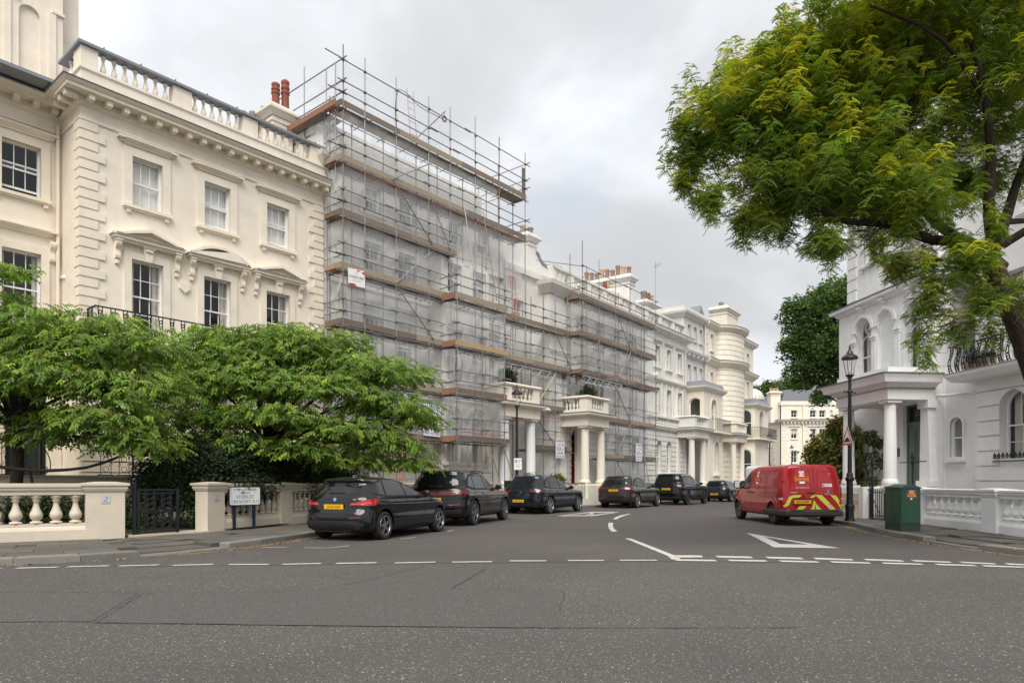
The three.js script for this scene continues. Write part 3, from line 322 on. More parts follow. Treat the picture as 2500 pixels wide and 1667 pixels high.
makeCar({ label: 'large black suv with full width red light bar, behind the hatchback', X: -2.04, Z: 20.96, head: 17, wb: 2.99, R: .385, spokes: 5, style: 'wide', paint: black, rim: std(.22, .22, .23, .3, { metalness: .8 }), arch: 1, archM: black,
  keys: suvKeys(1.70, -.96, 4.0, .995, .99, 2.42, -.50, 1.10),
  windows: [[[1.12, 1.12], [2.02, 1.10], [1.55, 1.44], [1.12, 1.56]], [[.12, 1.13], [1.05, 1.12], [1.05, 1.57], [.4, 1.575], [.22, 1.55]], [[-.42, 1.2], [.05, 1.14], [.15, 1.53], [-.12, 1.45]]], surround: [[[-.56, 1.14], [.0, 1.10], [2.2, 1.07], [1.66, 1.46], [1.2, 1.60], [.45, 1.615], [-.05, 1.53], [-.4, 1.38]]],
  lines: [[[2.1, 1.06], [2.05, .5]], [[1.08, 1.09], [1.05, .45]], [[.08, 1.09], [.36, .72]], [[-.8, 1.0], [2.6, .96]]], handles: [[.7, .97], [-.02, 1.0]], mirror: [1.95, 1.12], sill: [[.5, .28], [2.5, .28], [2.5, .46], [.5, .46]], sillM: std(.03, .03, .032, .35),
  rear: [['rear_window', [[-.62, 1.16], [.62, 1.16], [.55, 1.50], [-.55, 1.50]], CM.glass, .006, 1], ['light_bar', [[-1.12, .97], [-.6, .93], [.6, .93], [1.12, .97], [1.14, 1.06], [.6, 1.045], [-.6, 1.045], [-1.14, 1.06]], CM.darkred, .010, 1], ['light_strip', [[.1, 1.015], [.7, 1.01], [1.12, 1.02], [1.12, 1.045], [.7, 1.035], [.1, 1.035]], CM.red, .018], ['light_strip', [[.42, .945], [1.08, .965], [1.10, .99], [.62, .975]], CM.red, .018], ['lower_panel', [[-.66, .56], [.66, .56], [.70, .64], [-.70, .64]], slateP, .008, 1], ['rear_reflector', [[.5, .63], [.84, .645], [.84, .665], [.5, .655]], CM.red, .014], ['bumper_insert', [[-.82, .30], [.82, .30], [.86, .50], [-.86, .50]], CM.plastic, .010, 1], ['exhaust_surround', [[.42, .38], [.78, .38], [.80, .48], [.40, .48]], CM.well, .02], ['tailgate_line', strip([-.70, .92], [.70, .92], .012), CM.seam, .006, 1]],
  plate: [.80, 'KO21 UGN'], extra: b => [wiper(b, -.2, 1.19, .42), ['roof_antenna', (() => { const g = fin(); g.translate(0, 1.66, .1); return g; })(), black], ['roof_rail', tubeGeo([V3(.60, 1.60, -.1), V3(.635, 1.665, -.7), V3(.62, 1.66, -1.3), V3(.60, 1.60, -1.75)], .016), CM.plastic], ['roof_rail', tubeGeo([V3(-.60, 1.60, -.1), V3(-.635, 1.665, -.7), V3(-.62, 1.66, -1.3), V3(-.60, 1.60, -1.75)], .016), CM.plastic]] });
makeCar({ label: 'dark navy sloping suv with slim smoked lamps, in front of the columned porch', X: .80, Z: 28.6, head: 30, wb: 2.81, R: .36, spokes: 5, style: 'wide', paint: navy, arch: 1, archM: navy,
  keys: suvKeys(1.62, -.96, 3.72, .955, .95, 2.25, -.42, 1.04),
  windows: [[[1.0, 1.06], [1.88, 1.04], [1.42, 1.38], [1.0, 1.48]], [[.08, 1.07], [.94, 1.06], [.94, 1.49], [.35, 1.49], [.18, 1.46]], [[-.38, 1.15], [.02, 1.09], [.12, 1.44], [-.12, 1.36]]], surround: [[[-.5, 1.10], [0, 1.04], [2.02, 1.01], [1.52, 1.4], [1.05, 1.515], [.35, 1.525], [-.05, 1.45], [-.34, 1.32]]],
  lines: [[[1.95, 1.0], [1.9, .48]], [[.97, 1.03], [.94, .42]], [[.04, 1.03], [.33, .7]]], handles: [[.6, .93], [-.05, .96]], mirror: [1.8, 1.06], sill: [[.5, .26], [2.3, .26], [2.3, .38], [.5, .38]],
  rear: [['rear_window', [[-.58, 1.10], [.58, 1.10], [.50, 1.42], [-.50, 1.42]], CM.glass, .006, 1], ['tail_lamp', [[.44, .90], [.7, .885], [1.08, .92], [1.06, .99], [.74, .995], [.46, .965]], CM.darkred, .012], ['lamp_line', [[.48, .925], [1.05, .945], [1.05, .957], [.48, .937]], CM.red, .018], ['bumper_insert', [[-.80, .28], [.80, .28], [.86, .42], [-.86, .42]], CM.plastic, .010, 1], ['rear_reflector', [[.6, .50], [.9, .52], [.9, .55], [.6, .53]], CM.darkred, .012], ['tailgate_line', strip([-.72, .70], [.72, .70], .01), CM.seam, .004, 1]],
  plate: [.545, 'LE16 SHX', -.06], exhaust: [[.52, .33], [.64, .33]], badge: [.90, CM.chrome], extra: b => [wiper(b, -.2, 1.125, .36)] });
makeCar({ label: 'dark brown suv with silver trim line, between the two porches', X: 5.55, Z: 34.9, head: 32, wb: 2.9, R: .365, spokes: 10, style: 'thin', paint: brown, arch: 1, archM: brown,
  keys: suvKeys(1.66, -.98, 3.85, .975, .97, 2.3, -.45, 1.06),
  windows: [[[1.0, 1.08], [1.92, 1.06], [1.45, 1.40], [1.0, 1.50]], [[.1, 1.09], [.94, 1.08], [.94, 1.51], [.35, 1.50], [.15, 1.44]], [[-.3, 1.18], [.04, 1.11], [.1, 1.42], [-.08, 1.36]]], surround: [[[-.42, 1.13], [0, 1.06], [2.06, 1.03], [1.55, 1.42], [1.05, 1.54], [.35, 1.54], [-.05, 1.45], [-.28, 1.33]]],
  lines: [[[2.0, 1.0], [1.95, .48]], [[.97, 1.04], [.94, .42]], [[.05, 1.04], [.34, .7]]], handles: [[.62, .95], [-.02, .98]], mirror: [1.82, 1.08], sill: [[.5, .27], [2.4, .27], [2.4, .38], [.5, .38]],
  rear: [['rear_window', [[-.58, 1.13], [.58, 1.13], [.50, 1.44], [-.50, 1.44]], CM.glass, .006, 1], ['tail_lamp', [[.40, .98], [.74, .96], [1.10, .94], [1.10, 1.0], [.78, 1.03], [.42, 1.02]], CM.red, .012], ['chrome_strip', [[-.40, .985], [.40, .985], [.40, 1.0], [-.40, 1.0]], CM.chrome, .014, 1], ['bumper_insert', [[-.82, .28], [.82, .28], [.88, .42], [-.88, .42]], CM.plastic, .010, 1], ['rear_reflector', [[.40, .56], [.9, .58], [.9, .6], [.4, .58]], CM.darkred, .012]],
  plate: [.90, 'LR73 UKB', .02], exhaust: [[.48, .34], [.60, .34]], badge: [1.06, CM.chrome], extra: b => [wiper(b, -.2, 1.15, .36)] });
makeCar({ label: 'tall square black suv with slim tail lamps, fifth parked car along the kerb', X: 9.3, Z: 39.6, head: 34, wb: 3.0, R: .385, spokes: 7, style: 'thin', paint: black, rim: CM.rimdark, arch: 1, archM: black,
  keys: suvKeys(1.82, -.98, 3.92, 1.0, 1.08, 2.45, -.66, 1.16),
  windows: [[[1.0, 1.18], [2.0, 1.16], [1.6, 1.5], [1.0, 1.62]], [[.08, 1.18], [.94, 1.18], [.94, 1.63], [.08, 1.62]], [[-.6, 1.2], [.02, 1.19], [.02, 1.6], [-.42, 1.55]]], surround: [[[-.78, 1.16], [0, 1.15], [2.2, 1.12], [1.68, 1.53], [1.05, 1.66], [0, 1.665], [-.55, 1.6]]],
  lines: [[[2.1, 1.1], [2.05, .5]], [[.97, 1.14], [.94, .45]], [[.05, 1.14], [.36, .75]], [[-.85, 1.05], [3.2, 1.02]]], handles: [[.7, 1.03], [-.05, 1.04]], mirror: [1.95, 1.2], sill: [[.5, .3], [2.5, .3], [2.5, .42], [.5, .42]],
  rear: [['rear_window', [[-.66, 1.24], [.66, 1.24], [.58, 1.60], [-.58, 1.60]], CM.glass, .006, 1], ['tail_lamp', [[.72, .98], [1.12, 1.0], [1.12, 1.07], [.74, 1.06]], CM.darkred, .012], ['bumper_insert', [[-.82, .3], [.82, .3], [.88, .5], [-.88, .5]], CM.plastic, .010, 1], ['rear_reflector', [[.7, .57], [.95, .58], [.95, .6], [.7, .59]], CM.darkred, .012]],
  plate: [.92, 'RK23 VXO'], extra: b => [['spoiler', rbx(-.6, .6, 1.70, 1.73, .55, .72, .012), black]] });
const golfKeys = H => suvKeys(H, -.80, 3.45, .895, .88, 2.1, -.5, .96);
makeCar({ label: 'blue-grey hatchback with low yellow plate, beyond the tall square suv', X: 13.9, Z: 45.9, head: 36, wb: 2.62, R: .32, spokes: 5, style: 'thin', paint: slateP,
  keys: golfKeys(1.45), windows: [[[.95, .98], [1.72, .96], [1.3, 1.26], [.95, 1.33]], [[.1, .98], [.9, .98], [.9, 1.34], [.15, 1.32]]], lines: [[[.92, .95], [.9, .4]], [[.05, .95], [.32, .6]]], handles: [[.5, .86], [-.05, .88]], mirror: [1.65, .97],
  rear: [['rear_window', [[-.54, 1.0], [.54, 1.0], [.48, 1.28], [-.48, 1.28]], CM.glass, .006, 1], ['tail_lamp', [[.46, .80], [.98, .82], [.98, .93], [.48, .91]], CM.darkred, .012], ['bumper_insert', [[-.7, .22], [.7, .22], [.76, .34], [-.76, .34]], CM.plastic, .010, 1]], plate: [.52, 'GF19 XBU'], badge: [.86, CM.chrome] });
makeCar({ label: 'black hatchback half hidden by the red van', X: 17.9, Z: 51.4, head: 37, wb: 2.6, R: .32, spokes: 5, style: 'thin', paint: black, keys: golfKeys(1.47), windows: [[[.95, .98], [1.72, .96], [1.3, 1.26], [.95, 1.33]], [[.1, .98], [.9, .98], [.9, 1.34], [.15, 1.32]]], lines: [], handles: [[.5, .86]], mirror: [1.65, .97], rear: [['rear_window', [[-.54, 1.0], [.54, 1.0], [.48, 1.28], [-.48, 1.28]], CM.glass, .006, 1], ['tail_lamp', [[.5, .8], [.96, .82], [.96, .93], [.5, .91]], CM.darkred, .012]] });
// ---------- the red mail van ----------
{
  const red = paint(.40, .010, .014, .3), X = 8.97, Z = 21.15;
  const van = thing('delivery_van', 'red mail van with yellow and red chevrons parked by the lamp post', 'van', X, Z, 0.5 * D);
  const wb = 3.1, R = .335, hw = .935, keys = [[.27, -.78, 3.75, .82, .25, .5], [.34, -.84, 3.92, .90, .28, .7], [.50, -.86, 3.98, .925, .28, .75], [.70, -.86, 3.98, hw, .28, .75], [.88, -.855, 3.90, hw, .28, .7], [1.0, -.85, 3.70, hw, .28, .65], [1.08, -.84, 3.48, .93, .28, .6], [1.16, -.83, 3.25, .92, .28, .55], [1.30, -.81, 2.98, .90, .28, .5], [1.48, -.78, 2.66, .875, .28, .45], [1.64, -.75, 2.36, .845, .27, .4], [1.74, -.73, 2.14, .81, .27, .4], [1.80, -.70, 1.95, .75, .26, .35], [1.84, -.58, 1.72, .62, .25, .3], [1.855, -.3, 1.4, .4, .2, .25]];
  const b = Body(keys), cuts = []; for (const s of [-1, 1]) for (const f of [0, wb]) { const cy = new THREE.CylinderGeometry(R + .06, R + .06, .62, 32); cy.rotateZ(Math.PI / 2); cy.translate(s * (hw - .06), R + .01, -f); cuts.push(cy); }
  part(van, 'body', toCreasedNormals(carve(b.mesh(), cuts), .7), red, null, true);
  const add = (kind, name, poly, m, off = .005, side = 1, parent = van) => part(parent, name, patchGeo(b, kind, poly, off, side), m, null, true);
  for (const s of [-1, 1]) for (const f of [0, wb]) wheel(van, s * .80, f, R, .215, 0, std(.16, .15, .15, .5, { metalness: .5 }), 'steel');
  for (const s of [-1, 1]) {
    add('side', 'cab_window', [[1.92, 1.14], [2.72, 1.12], [2.62, 1.3], [2.28, 1.60], [1.98, 1.68]], CM.glass, .007, s); add('side', 'window_seal', [[1.88, 1.10], [2.92, 1.09], [2.70, 1.32], [2.32, 1.65], [1.94, 1.73]], CM.seam, .003, s);
    for (const [a, q] of [[[1.84, 1.74], [1.80, .46]], [[2.96, 1.10], [2.80, .46]], [[2.80, .46], [1.80, .42]], [[.52, 1.76], [.48, .44]], [[1.78, .42], [.5, .40]], [[.46, .98], [-.62, 1.0]]]) add('side', 'shut_line', strip(a, q, .010), CM.seam, .003, s);
    for (const poly of [[[.62, 1.14], [1.72, 1.14], [1.66, 1.66], [.66, 1.68]], [[-.60, 1.14], [.42, 1.14], [.42, 1.68], [-.48, 1.66]]]) { const c = poly.reduce((a, p) => [a[0] + p[0] / 4, a[1] + p[1] / 4], [0, 0]); for (let i = 0; i < 4; i++) add('side', 'panel_crease', strip(poly[i], poly[(i + 1) % 4], .014), std(.20, .006, .008, .35), .004, s); }
    for (const f of [2.02, 1.62]) { const h = rbx(-.02, .02, -.02, .02, -.09, .09, .014); h.translate(s * (b.W(f, .98) + .014), .98, -f); part(van, 'door_handle', h, CM.plastic, null, true); }
    const g = new RoundedBoxGeometry(.20, .27, .11, 3, .05); g.translate(s * (b.W(2.7, 1.16) + .17), 1.24, -2.72); part(van, 'wing_mirror', [g, bx(s * .88, s * 1.05, 1.13, 1.17, -2.75, -2.68)], CM.plastic, null, true); const mg_ = new THREE.PlaneGeometry(.16, .22); mg_.translate(s * (b.W(2.7, 1.16) + .17), 1.24, -2.663); part(van, 'mirror_glass', mg_, CM.clear, null, true);
    const L = []; for (const f of [0, wb]) for (let i = 0; i < 14; i++) { const r = R + .085, a0 = Math.PI * i / 14, a1 = Math.PI * (i + 1) / 14, P = (a, q) => [f + Math.cos(a) * (r + q), R + Math.sin(a) * (r + q)]; L.push(patchGeo(b, 'side', [P(a0, -.02), P(a0, .055), P(a1, .055), P(a1, -.02)], .018, s)); } part(van, 'wheel_arch_flare', L, red, null, true);
    add('side', 'front_bumper_corner', [[3.5, .36], [3.9, .38], [3.88, .60], [3.62, .60]], CM.plastic, .012, s);
  }
  // livery on the near flank
  const badgeDraw = (g, w, h) => { g.clearRect(0, 0, w, h); g.fillStyle = '#f4f2ee'; g.fillRect(w * .32, 0, w * .36, h * .42); g.fillStyle = '#b53127'; g.font = `bold ${h * .30}px serif`; g.textAlign = 'center'; g.textBaseline = 'middle'; g.fillText('ER', w / 2, h * .24); g.fillStyle = '#c79b2c'; g.fillRect(w * .42, h * .04, w * .16, h * .05); g.fillStyle = '#e6b23a'; g.fillRect(0, h * .42, w, h * .38); g.fillStyle = '#b5121d'; g.fillRect(w * .02, h * .435, w * .96, h * .35); g.fillStyle = '#f0a81c'; g.font = `bold ${h * .25}px sans-serif`; g.fillText('Royal Mail', w / 2, h * .615, w * .9); g.fillStyle = '#f4f2ee'; g.fillRect(w * .32, h * .81, w * .36, h * .17); };
  const tm = (w, h, d) => new THREE.MeshStandardMaterial({ map: canvasTex(w, h, d), transparent: true, roughness: .4, side: THREE.DoubleSide });
  const livery = tm(400, 400, badgeDraw), swap = g => { const u = g.attributes.uv; for (let i = 0; i < u.count; i++) u.setX(i, 1 - u.getX(i)); return g; };
  part(van, 'livery_badge', swap(patchGeo(b, 'side', [[1.02, 1.24], [1.48, 1.24], [1.48, 1.66], [1.02, 1.66]], .010, -1)), livery, null, true);
  part(van, 'crest', swap(patchGeo(b, 'side', [[2.40, .66], [2.54, .66], [2.54, .88], [2.40, .88]], .010, -1)), tm(96, 160, (g, w, h) => { g.clearRect(0, 0, w, h); g.fillStyle = '#e0a322'; g.font = 'bold 74px serif'; g.textAlign = 'center'; g.fillText('ER', w / 2, h * .9); g.fillRect(w * .25, h * .1, w * .5, h * .14); g.fillRect(w * .42, 0, w * .16, h * .3); }), null, true);
  part(van, 'lettering', swap(patchGeo(b, 'side', [[2.30, .60], [2.64, .60], [2.64, .635], [2.30, .635]], .010, -1)), tm(320, 40, (g, w, h) => { g.clearRect(0, 0, w, h); g.fillStyle = '#f4d9d9'; g.font = 'bold 34px sans-serif'; g.textAlign = 'center'; g.textBaseline = 'middle'; g.fillText('Royal Mail Group', w / 2, h / 2, w); }), null, true);
  // rear doors
  const lime = std(.62, .66, .07, .45), panel = phy(.36, .008, .012, .3, { clearcoat: .6 });
  add('rear', 'door_line', strip([.02, .44], [.02, 1.76], .012), CM.seam, .004);
  for (const [x0, x1] of [[-.70, -.06], [.10, .72]]) for (const q of [[[x0, 1.06], [x1, 1.06]], [[x0, 1.06], [x0 + .04, 1.62]], [[x0 + .04, 1.62], [x1 - .04, 1.64]], [[x1, 1.06], [x1 - .04, 1.64]]]) add('rear', 'panel_crease', strip(q[0], q[1], .014), std(.20, .006, .008, .35), .004);
  for (const p of [[[-.83, .56], [-.72, .63], [-.66, .80], [-.60, .85], [-.44, .85], [-.34, .93], [-.58, .93], [-.72, .88], [-.78, .74], [-.90, .60]], [[-.12, .85], [.0, .85], [.08, .93], [-.02, .935]], [[-.58, .42], [-.40, .42], [-.22, .60], [-.42, .60]], [[-.16, .42], [.0, .42], [.06, .70], [-.0, .78], [-.04, .58]]]) add('rear', 'chevron', p, lime, .006);
  for (const p of [[[.05, .93], [.24, .93], [.74, .43], [.55, .43]], [[.06, .68], [.06, .43], [.30, .43]], [[.50, .93], [.68, .92], [.92, .66], [.93, .52], [.88, .52]]]) add('rear', 'chevron', p, lime, .006);
  add('rear', 'plate_recess', [[-.62, .64], [-.06, .64], [-.04, .84], [-.64, .84]], panel, .012); add('rear', 'plate_lamp_bar', [[-.56, .805], [-.10, .805], [-.10, .83], [-.56, .83]], CM.plastic, .03);
  const bump = sweep([[-.955, -.62], [-.945, .70], [-.85, .92], [0, .965], [.85, .92], [.945, .70], [.955, -.62]], [[-.30, .30], [-.03, .30], [.0, .34], [.0, .44], [-.05, .50], [-.30, .50]].map(p => [p[0], p[1]])); part(van, 'rear_bumper', bump, std(.035, .035, .037, .6), null, true);
  part(van, 'bumper_step', rbx(-.72, .72, .44, .50, .84, .94, .02), std(.03, .03, .032, .6), null, true);
  for (const s of [-1, 1]) { const p = (a) => a.map(q => [s * q[0], q[1]]); const lo = s > 0 ? p : a => p(a).reverse(); const lg = sub(van, 'tail_lamp'); add('rear', 'red_lens', lo([[.90, .84], [1.06, .84], [1.05, 1.18], [.92, 1.18]]), CM.red, .018, 1, lg); add('rear', 'lower_red_lens', lo([[.91, .66], [1.07, .66], [1.06, .78], [.90, .78]]), CM.red, .018, 1, lg); add('rear', 'clear_lens', lo([[.90, .785], [1.06, .785], [1.06, .835], [.90, .835]]), CM.clear, .018, 1, lg); add('rear', 'rear_reflector', lo([[.92, .53], [1.02, .53], [1.02, .60], [.92, .60]]), CM.red, .014);
    for (const y of [.70, 1.36]) { const [x, f] = b.S(s * .86, y); part(van, 'door_hinge', rbx(x - .05, x + .05, y - .04, y + .04, -f - .03, -f + .035, .015), red, null, true); } }
  { const [x, f] = b.S(-.06, 1.0); part(van, 'rear_door_handle', rbx(-.22, .0, .985, 1.02, -f + .005, -f + .035, .015), CM.plastic, null, true); }
  const o = part(van, 'number_plate', bx(-.26, .26, -.058, .058, -.006, .006), CM.plastic, null, true); o.position.set(-.34, .725, .885); part(o, 'plate_face', new THREE.PlaneGeometry(.51, .106), plateMat('KY18 ZRR'), null, true).position.z = .0075;
  const dec = (name, x, y, w, h, pw, ph, draw) => { const d = part(van, name, patchGeo(b, 'rear', [[x - w / 2, y - h / 2], [x + w / 2, y - h / 2], [x + w / 2, y + h / 2], [x - w / 2, y + h / 2]], .009), tm(pw, ph, draw), null, true); return d; };
  const tx = (s, c, f = 'bold 50px sans-serif') => (g, w, h) => { g.clearRect(0, 0, w, h); g.fillStyle = c; g.font = f; g.textAlign = 'center'; g.textBaseline = 'middle'; g.fillText(s, w / 2, h / 2, w); };
  dec('livery_badge', -.33, 1.45, .42, .38, 400, 400, badgeDraw); dec('web_lettering', -.33, 1.15, .40, .045, 420, 60, tx('www.royalmail.com', '#f3e6e6')); dec('model_lettering', -.58, 1.0, .22, .045, 220, 50, tx('EXPERT', '#c9c9c9')); dec('maker_lettering', .42, .955, .22, .04, 260, 50, tx('PEUGEOT', '#c9c9c9'));
  dec('fleet_lettering', .50, 1.56, .18, .07, 128, 64, tx('nK', '#d8a23a', 'italic bold 54px sans-serif'));
  dec('sticker', .42, 1.22, .30, .09, 256, 80, (g, w, h) => { g.fillStyle = '#dfe3e6'; g.fillRect(0, 0, w, h); g.fillStyle = '#2a3b52'; g.fillRect(12, 16, 46, 46); g.fillStyle = '#8b98a8'; g.fillRect(74, 20, 160, 9); g.fillRect(74, 42, 130, 9); });
  dec('speed_roundel', .46, .60, .13, .13, 128, 128, (g, w, h) => { g.clearRect(0, 0, w, h); g.beginPath(); g.arc(64, 64, 62, 0, 7); g.fillStyle = '#b3222a'; g.fill(); g.beginPath(); g.arc(64, 64, 46, 0, 7); g.fillStyle = '#eef0f0'; g.fill(); g.fillStyle = '#22252c'; g.font = 'bold 54px sans-serif'; g.textAlign = 'center'; g.textBaseline = 'middle'; g.fillText('70', 64, 67); });
  { const [x, f] = b.S(.42, 1.03), s = new THREE.Shape([V2(-.03, -.045), V2(.03, -.045), V2(.045, 0), V2(.03, .05), V2(-.02, .05), V2(-.045, .01)]); const g = ext(s, 0, .012); g.translate(x, 1.03, -f + .006); part(van, 'maker_badge', g, CM.chrome, null, true); }
  part(van, 'roof_antenna', rodGeo([-.2, 1.84, -2.0], [-.15, 2.12, -1.7], .005), CM.plastic, null, true);
}
// ---------- building kit ----------
const planeCache = {}; const pl = (w, h) => planeCache[w.toFixed(3) + h.toFixed(3)] ??= (() => { const g = new THREE.PlaneGeometry(w, h); return g; })();
const ringGeo = (o, i, z0, z1) => { o.holes.push(i); return ext(o, z0, z1, 16); };
function consoleGeo(w, h, d) { const s = new THREE.Shape(); s.moveTo(0, 0); s.lineTo(d * .45, h * .06); s.bezierCurveTo(d * .7, h * .25, d * .25, h * .45, d * .55, h * .62); s.bezierCurveTo(d * 1.05, h * .70, d * 1.05, h * .95, d * .9, h); s.lineTo(0, h); const g = ext(s, -w / 2, w / 2, 5); g.rotateY(-Math.PI / 2); return g; }
// sash window: o = {x,y,w,h, arch, cols, rt, rb, recess, blind, curtain, open, frameM}
function sash(house, o) {
  const g = sub(house, 'window', o.x, o.y, o.z ?? 0), w = o.w, h = o.h, zb = -(o.recess ?? .15), F = [], mh = h * (o.meet ?? .5), up = o.open ?? 0, r = w / 2, cols = o.cols ?? 3, rt = o.rt ?? 2, rb = o.rb ?? 2, bt = o.bar ?? .022, st = o.stile ?? .045, fm = o.frameM ?? M.frame;
  if (o.arch) { F.push(ringGeo(archPath(THREE.Shape, 0, 0, w, h), archPath(THREE.Path, 0, st, w - 2 * st, h - 2 * st), zb - .05, zb + .02)); }
  else F.push(bx(-w / 2, -w / 2 + st, 0, h, zb - .09, zb + .02), bx(w / 2 - st, w / 2, 0, h, zb - .09, zb + .02), bx(-w / 2 + st, w / 2 - st, h - st, h, zb - .09, zb + .02), bx(-w / 2 + st, w / 2 - st, up, up + st * 1.3, zb - .085, zb - .03));
  F.push(bx(-w / 2 + st, w / 2 - st, mh - .022, mh + .022, zb - .06, zb + .005)); if (up) F.push(bx(-w / 2 + st, w / 2 - st, mh + up - .03, mh + up + .015, zb - .085, zb - .035));
  const iw = w - 2 * st, topH = o.arch ? h - r : h - st;
  for (const [y0, y1, rows, z] of [[mh, topH, rt, zb - .01], [up + st, mh + up, rb, zb - .06]]) {
    const ph = (y1 - y0) / rows, pw = iw / cols;
    for (let c = 0; c < cols; c++) { if (c) F.push(bx(-iw / 2 + c * pw - bt / 2, -iw / 2 + c * pw + bt / 2, y0, y1 + (o.arch && y0 === mh ? r * .92 : 0), z - .012, z + .014)); for (let k = 0; k < rows; k++) { if (!c && k) F.push(bx(-iw / 2, iw / 2, y0 + k * ph - bt / 2, y0 + k * ph + bt / 2, z - .012, z + .013)); const p = inst(g, 'pane', pl(pw, ph), M.glass, -iw / 2 + (c + .5) * pw, y0 + (k + .5) * ph, z); p.rotation.set(rr(-.006, .006), rr(-.006, .006), 0); } }
  }
  if (o.arch) { const s = new THREE.Shape(); s.absarc(0, 0, r - st, 0, Math.PI, false); const p = inst(g, 'pane', new THREE.ShapeGeometry(s, 10), M.glass, 0, h - r, zb - .01); }
  part(g, 'frame', F, fm);
  if (o.blind === undefined && !o.arch && o.cols === 2 && rnd() < .4) o.blind = rr(.2, .6); if (o.blind !== undefined) inst(g, 'blind', pl(w - .02, h * o.blind), M.blind, 0, h - h * o.blind / 2 - (o.arch ? .0 : .02), zb - .16);
  if (o.curtain) for (const s of [-1, 1]) { const c = new THREE.PlaneGeometry(w * o.curtain, h * .98, 14, 1), P = c.attributes.position; for (let i = 0; i < P.count; i++) P.setZ(i, .03 * Math.sin(P.getX(i) * 46 + s)); c.computeVertexNormals(); inst(g, 'curtain', c, M.curtain, s * (w / 2 - w * o.curtain / 2), h / 2, zb - .2); }
  if (o.sill !== 0) part(g, 'sill', [bx(-w / 2 - (o.sillx ?? .26), w / 2 + (o.sillx ?? .26), -.12, -.02, -.1, .13), bx(-w / 2 - (o.sillx ?? .26) + .03, w / 2 + (o.sillx ?? .26) - .03, -.16, -.12, -.02, .09), ...(o.blocks ? [-1, 1].map(s => bx(s * (w / 2 + .12) - .06, s * (w / 2 + .12) + .06, -.26, -.16, 0, .08)) : [])], o.mat);
  if (o.architrave) { const a = o.architrave, mk = (d, z) => o.arch ? ringGeo(archPath(THREE.Shape, 0, -.02, w + 2 * d, h + d + .02), archPath(THREE.Path, 0, 0, w, h), 0, z) : ringGeo(polyShape([[-w / 2 - d, -.02], [w / 2 + d, -.02], [w / 2 + d, h + d], [-w / 2 - d, h + d]]), rectPath(THREE.Path, 0, 0, w, h), 0, z); part(g, 'architrave', [mk(a * .55, .035), mk(a, .055)], o.mat); }
  if (o.hood) { const y = h + o.architrave + (o.fr ?? .06), b = w / 2 + o.architrave; part(g, 'hood', [sweep([[-b, 0], [b, 0]], [[0, y], [.05, y], [.07, y + .05], [.17, y + .12], [.20, y + .14], [.20, y + .18], [0, y + .20]]), ...[-1, 1].map(s => bx(s * b - .04 * s, s * (b + .19), y + .12, y + .18, 0, .195)), ...[-1, 1].map(s => bx(s * b, s * (b + .10), y + .04, y + .12, 0, .10))], o.mat); }
  if (o.pediment) { // triangular or segmental, on scrolled consoles with a keystone
    const y = o.pedY ?? h + .42, b = o.pedW / 2, ph = o.pedH ?? .42, d = .30, P = sub(g, 'pediment', 0, y, 0), seg = o.pediment === 'arc';
    const curve = k => { const s = new THREE.Shape(); if (seg) { const hh = ph - k, bb = b - k * 1.5, R = (bb * bb + hh * hh) / (2 * hh), a = Math.asin(Math.min(1, bb / R)); s.moveTo(-bb, k ? .11 : .06); s.lineTo(bb, k ? .11 : .06); s.absarc(0, hh - R + .06, R, Math.PI / 2 - a, Math.PI / 2 + a, false); } else { s.moveTo(-b + k * 2.6, k ? .11 : .06); s.lineTo(b - k * 2.6, k ? .11 : .06); s.lineTo(b - k * 2.6, .10); s.lineTo(0, ph + .06 - k * 1.06); s.lineTo(-b + k * 2.6, .10); } return s; };
    const inner = curve(.13), outer = curve(0); outer.holes.push(new THREE.Path(inner.getPoints(14))); const o2 = curve(.045); o2.holes.push(new THREE.Path(inner.getPoints(14)));
    part(g, 'pediment', [ext(outer, 0, d, 14).translate(0, y, 0), ext(o2, d - .005, d + .04, 14).translate(0, y, 0), ext(curve(.12), 0, .12, 14).translate(0, y, 0), bx(-b + .06, b - .06, y - .02, y + .06, 0, d - .03), bx(-b + .12, b - .12, y - .09, y - .02, 0, d - .1)], o.mat); g.remove(P);
    const cg = consoleGeo(.15, .56, .24); for (const s of [-1, 1]) part(g, 'console', [cg.clone().translate(s * (b - .22), y - .65, 0), bx(s * (b - .22) - .09, s * (b - .22) + .09, y - .105, y - .06, 0, .26), rbx(s * (b - .22) - .06, s * (b - .22) + .06, y - .79, y - .65, 0, .08, .02)], o.mat);
    part(g, 'keystone', [(() => { const k = ext(polyShape([[-.10, h - .02], [.10, h - .02], [.15, y - .14], [-.15, y - .14]]), 0, .14); return k; })(), bx(-.19, .19, y - .14, y - .09, 0, .18), (() => { const c = new THREE.CylinderGeometry(.055, .055, .2, 8); c.rotateZ(Math.PI / 2); c.translate(0, y - .22, .14); return c; })()], o.mat);
    part(g, 'frieze_band', [bx(-w / 2 - .16, -.16, h + .19, h + .21, 0, .03), bx(.16, w / 2 + .16, h + .19, h + .21, 0, .03)], o.mat);
  }
  return g;
}
const balPts = (h, r) => [[0, 0], [r * .95, 0], [r * .95, .07], [r * .55, .10], [r * .55, .13], [r * .8, .17], [r, .27], [r * .95, .36], [r * .6, .52], [r * .42, .66], [r * .42, .76], [r * .72, .80], [r * .45, .84], [r * .9, .91], [r * .9, 1], [0, 1]].map(p => [p[0], p[1] * h]);
const balG = {}; const baluster = (h, r, seg = 12) => balG[h + '_' + r] ??= (() => { const g = lathe(balPts(h, r), seg); return g; })();
function balustrade(parent, x0, x1, y, h, z, n, m, r = .075) { const g = baluster(h, r); for (let i = 0; i < n; i++) inst(parent, 'baluster', g, m, x0 + (x1 - x0) * (i + .5) / n, y, z); }
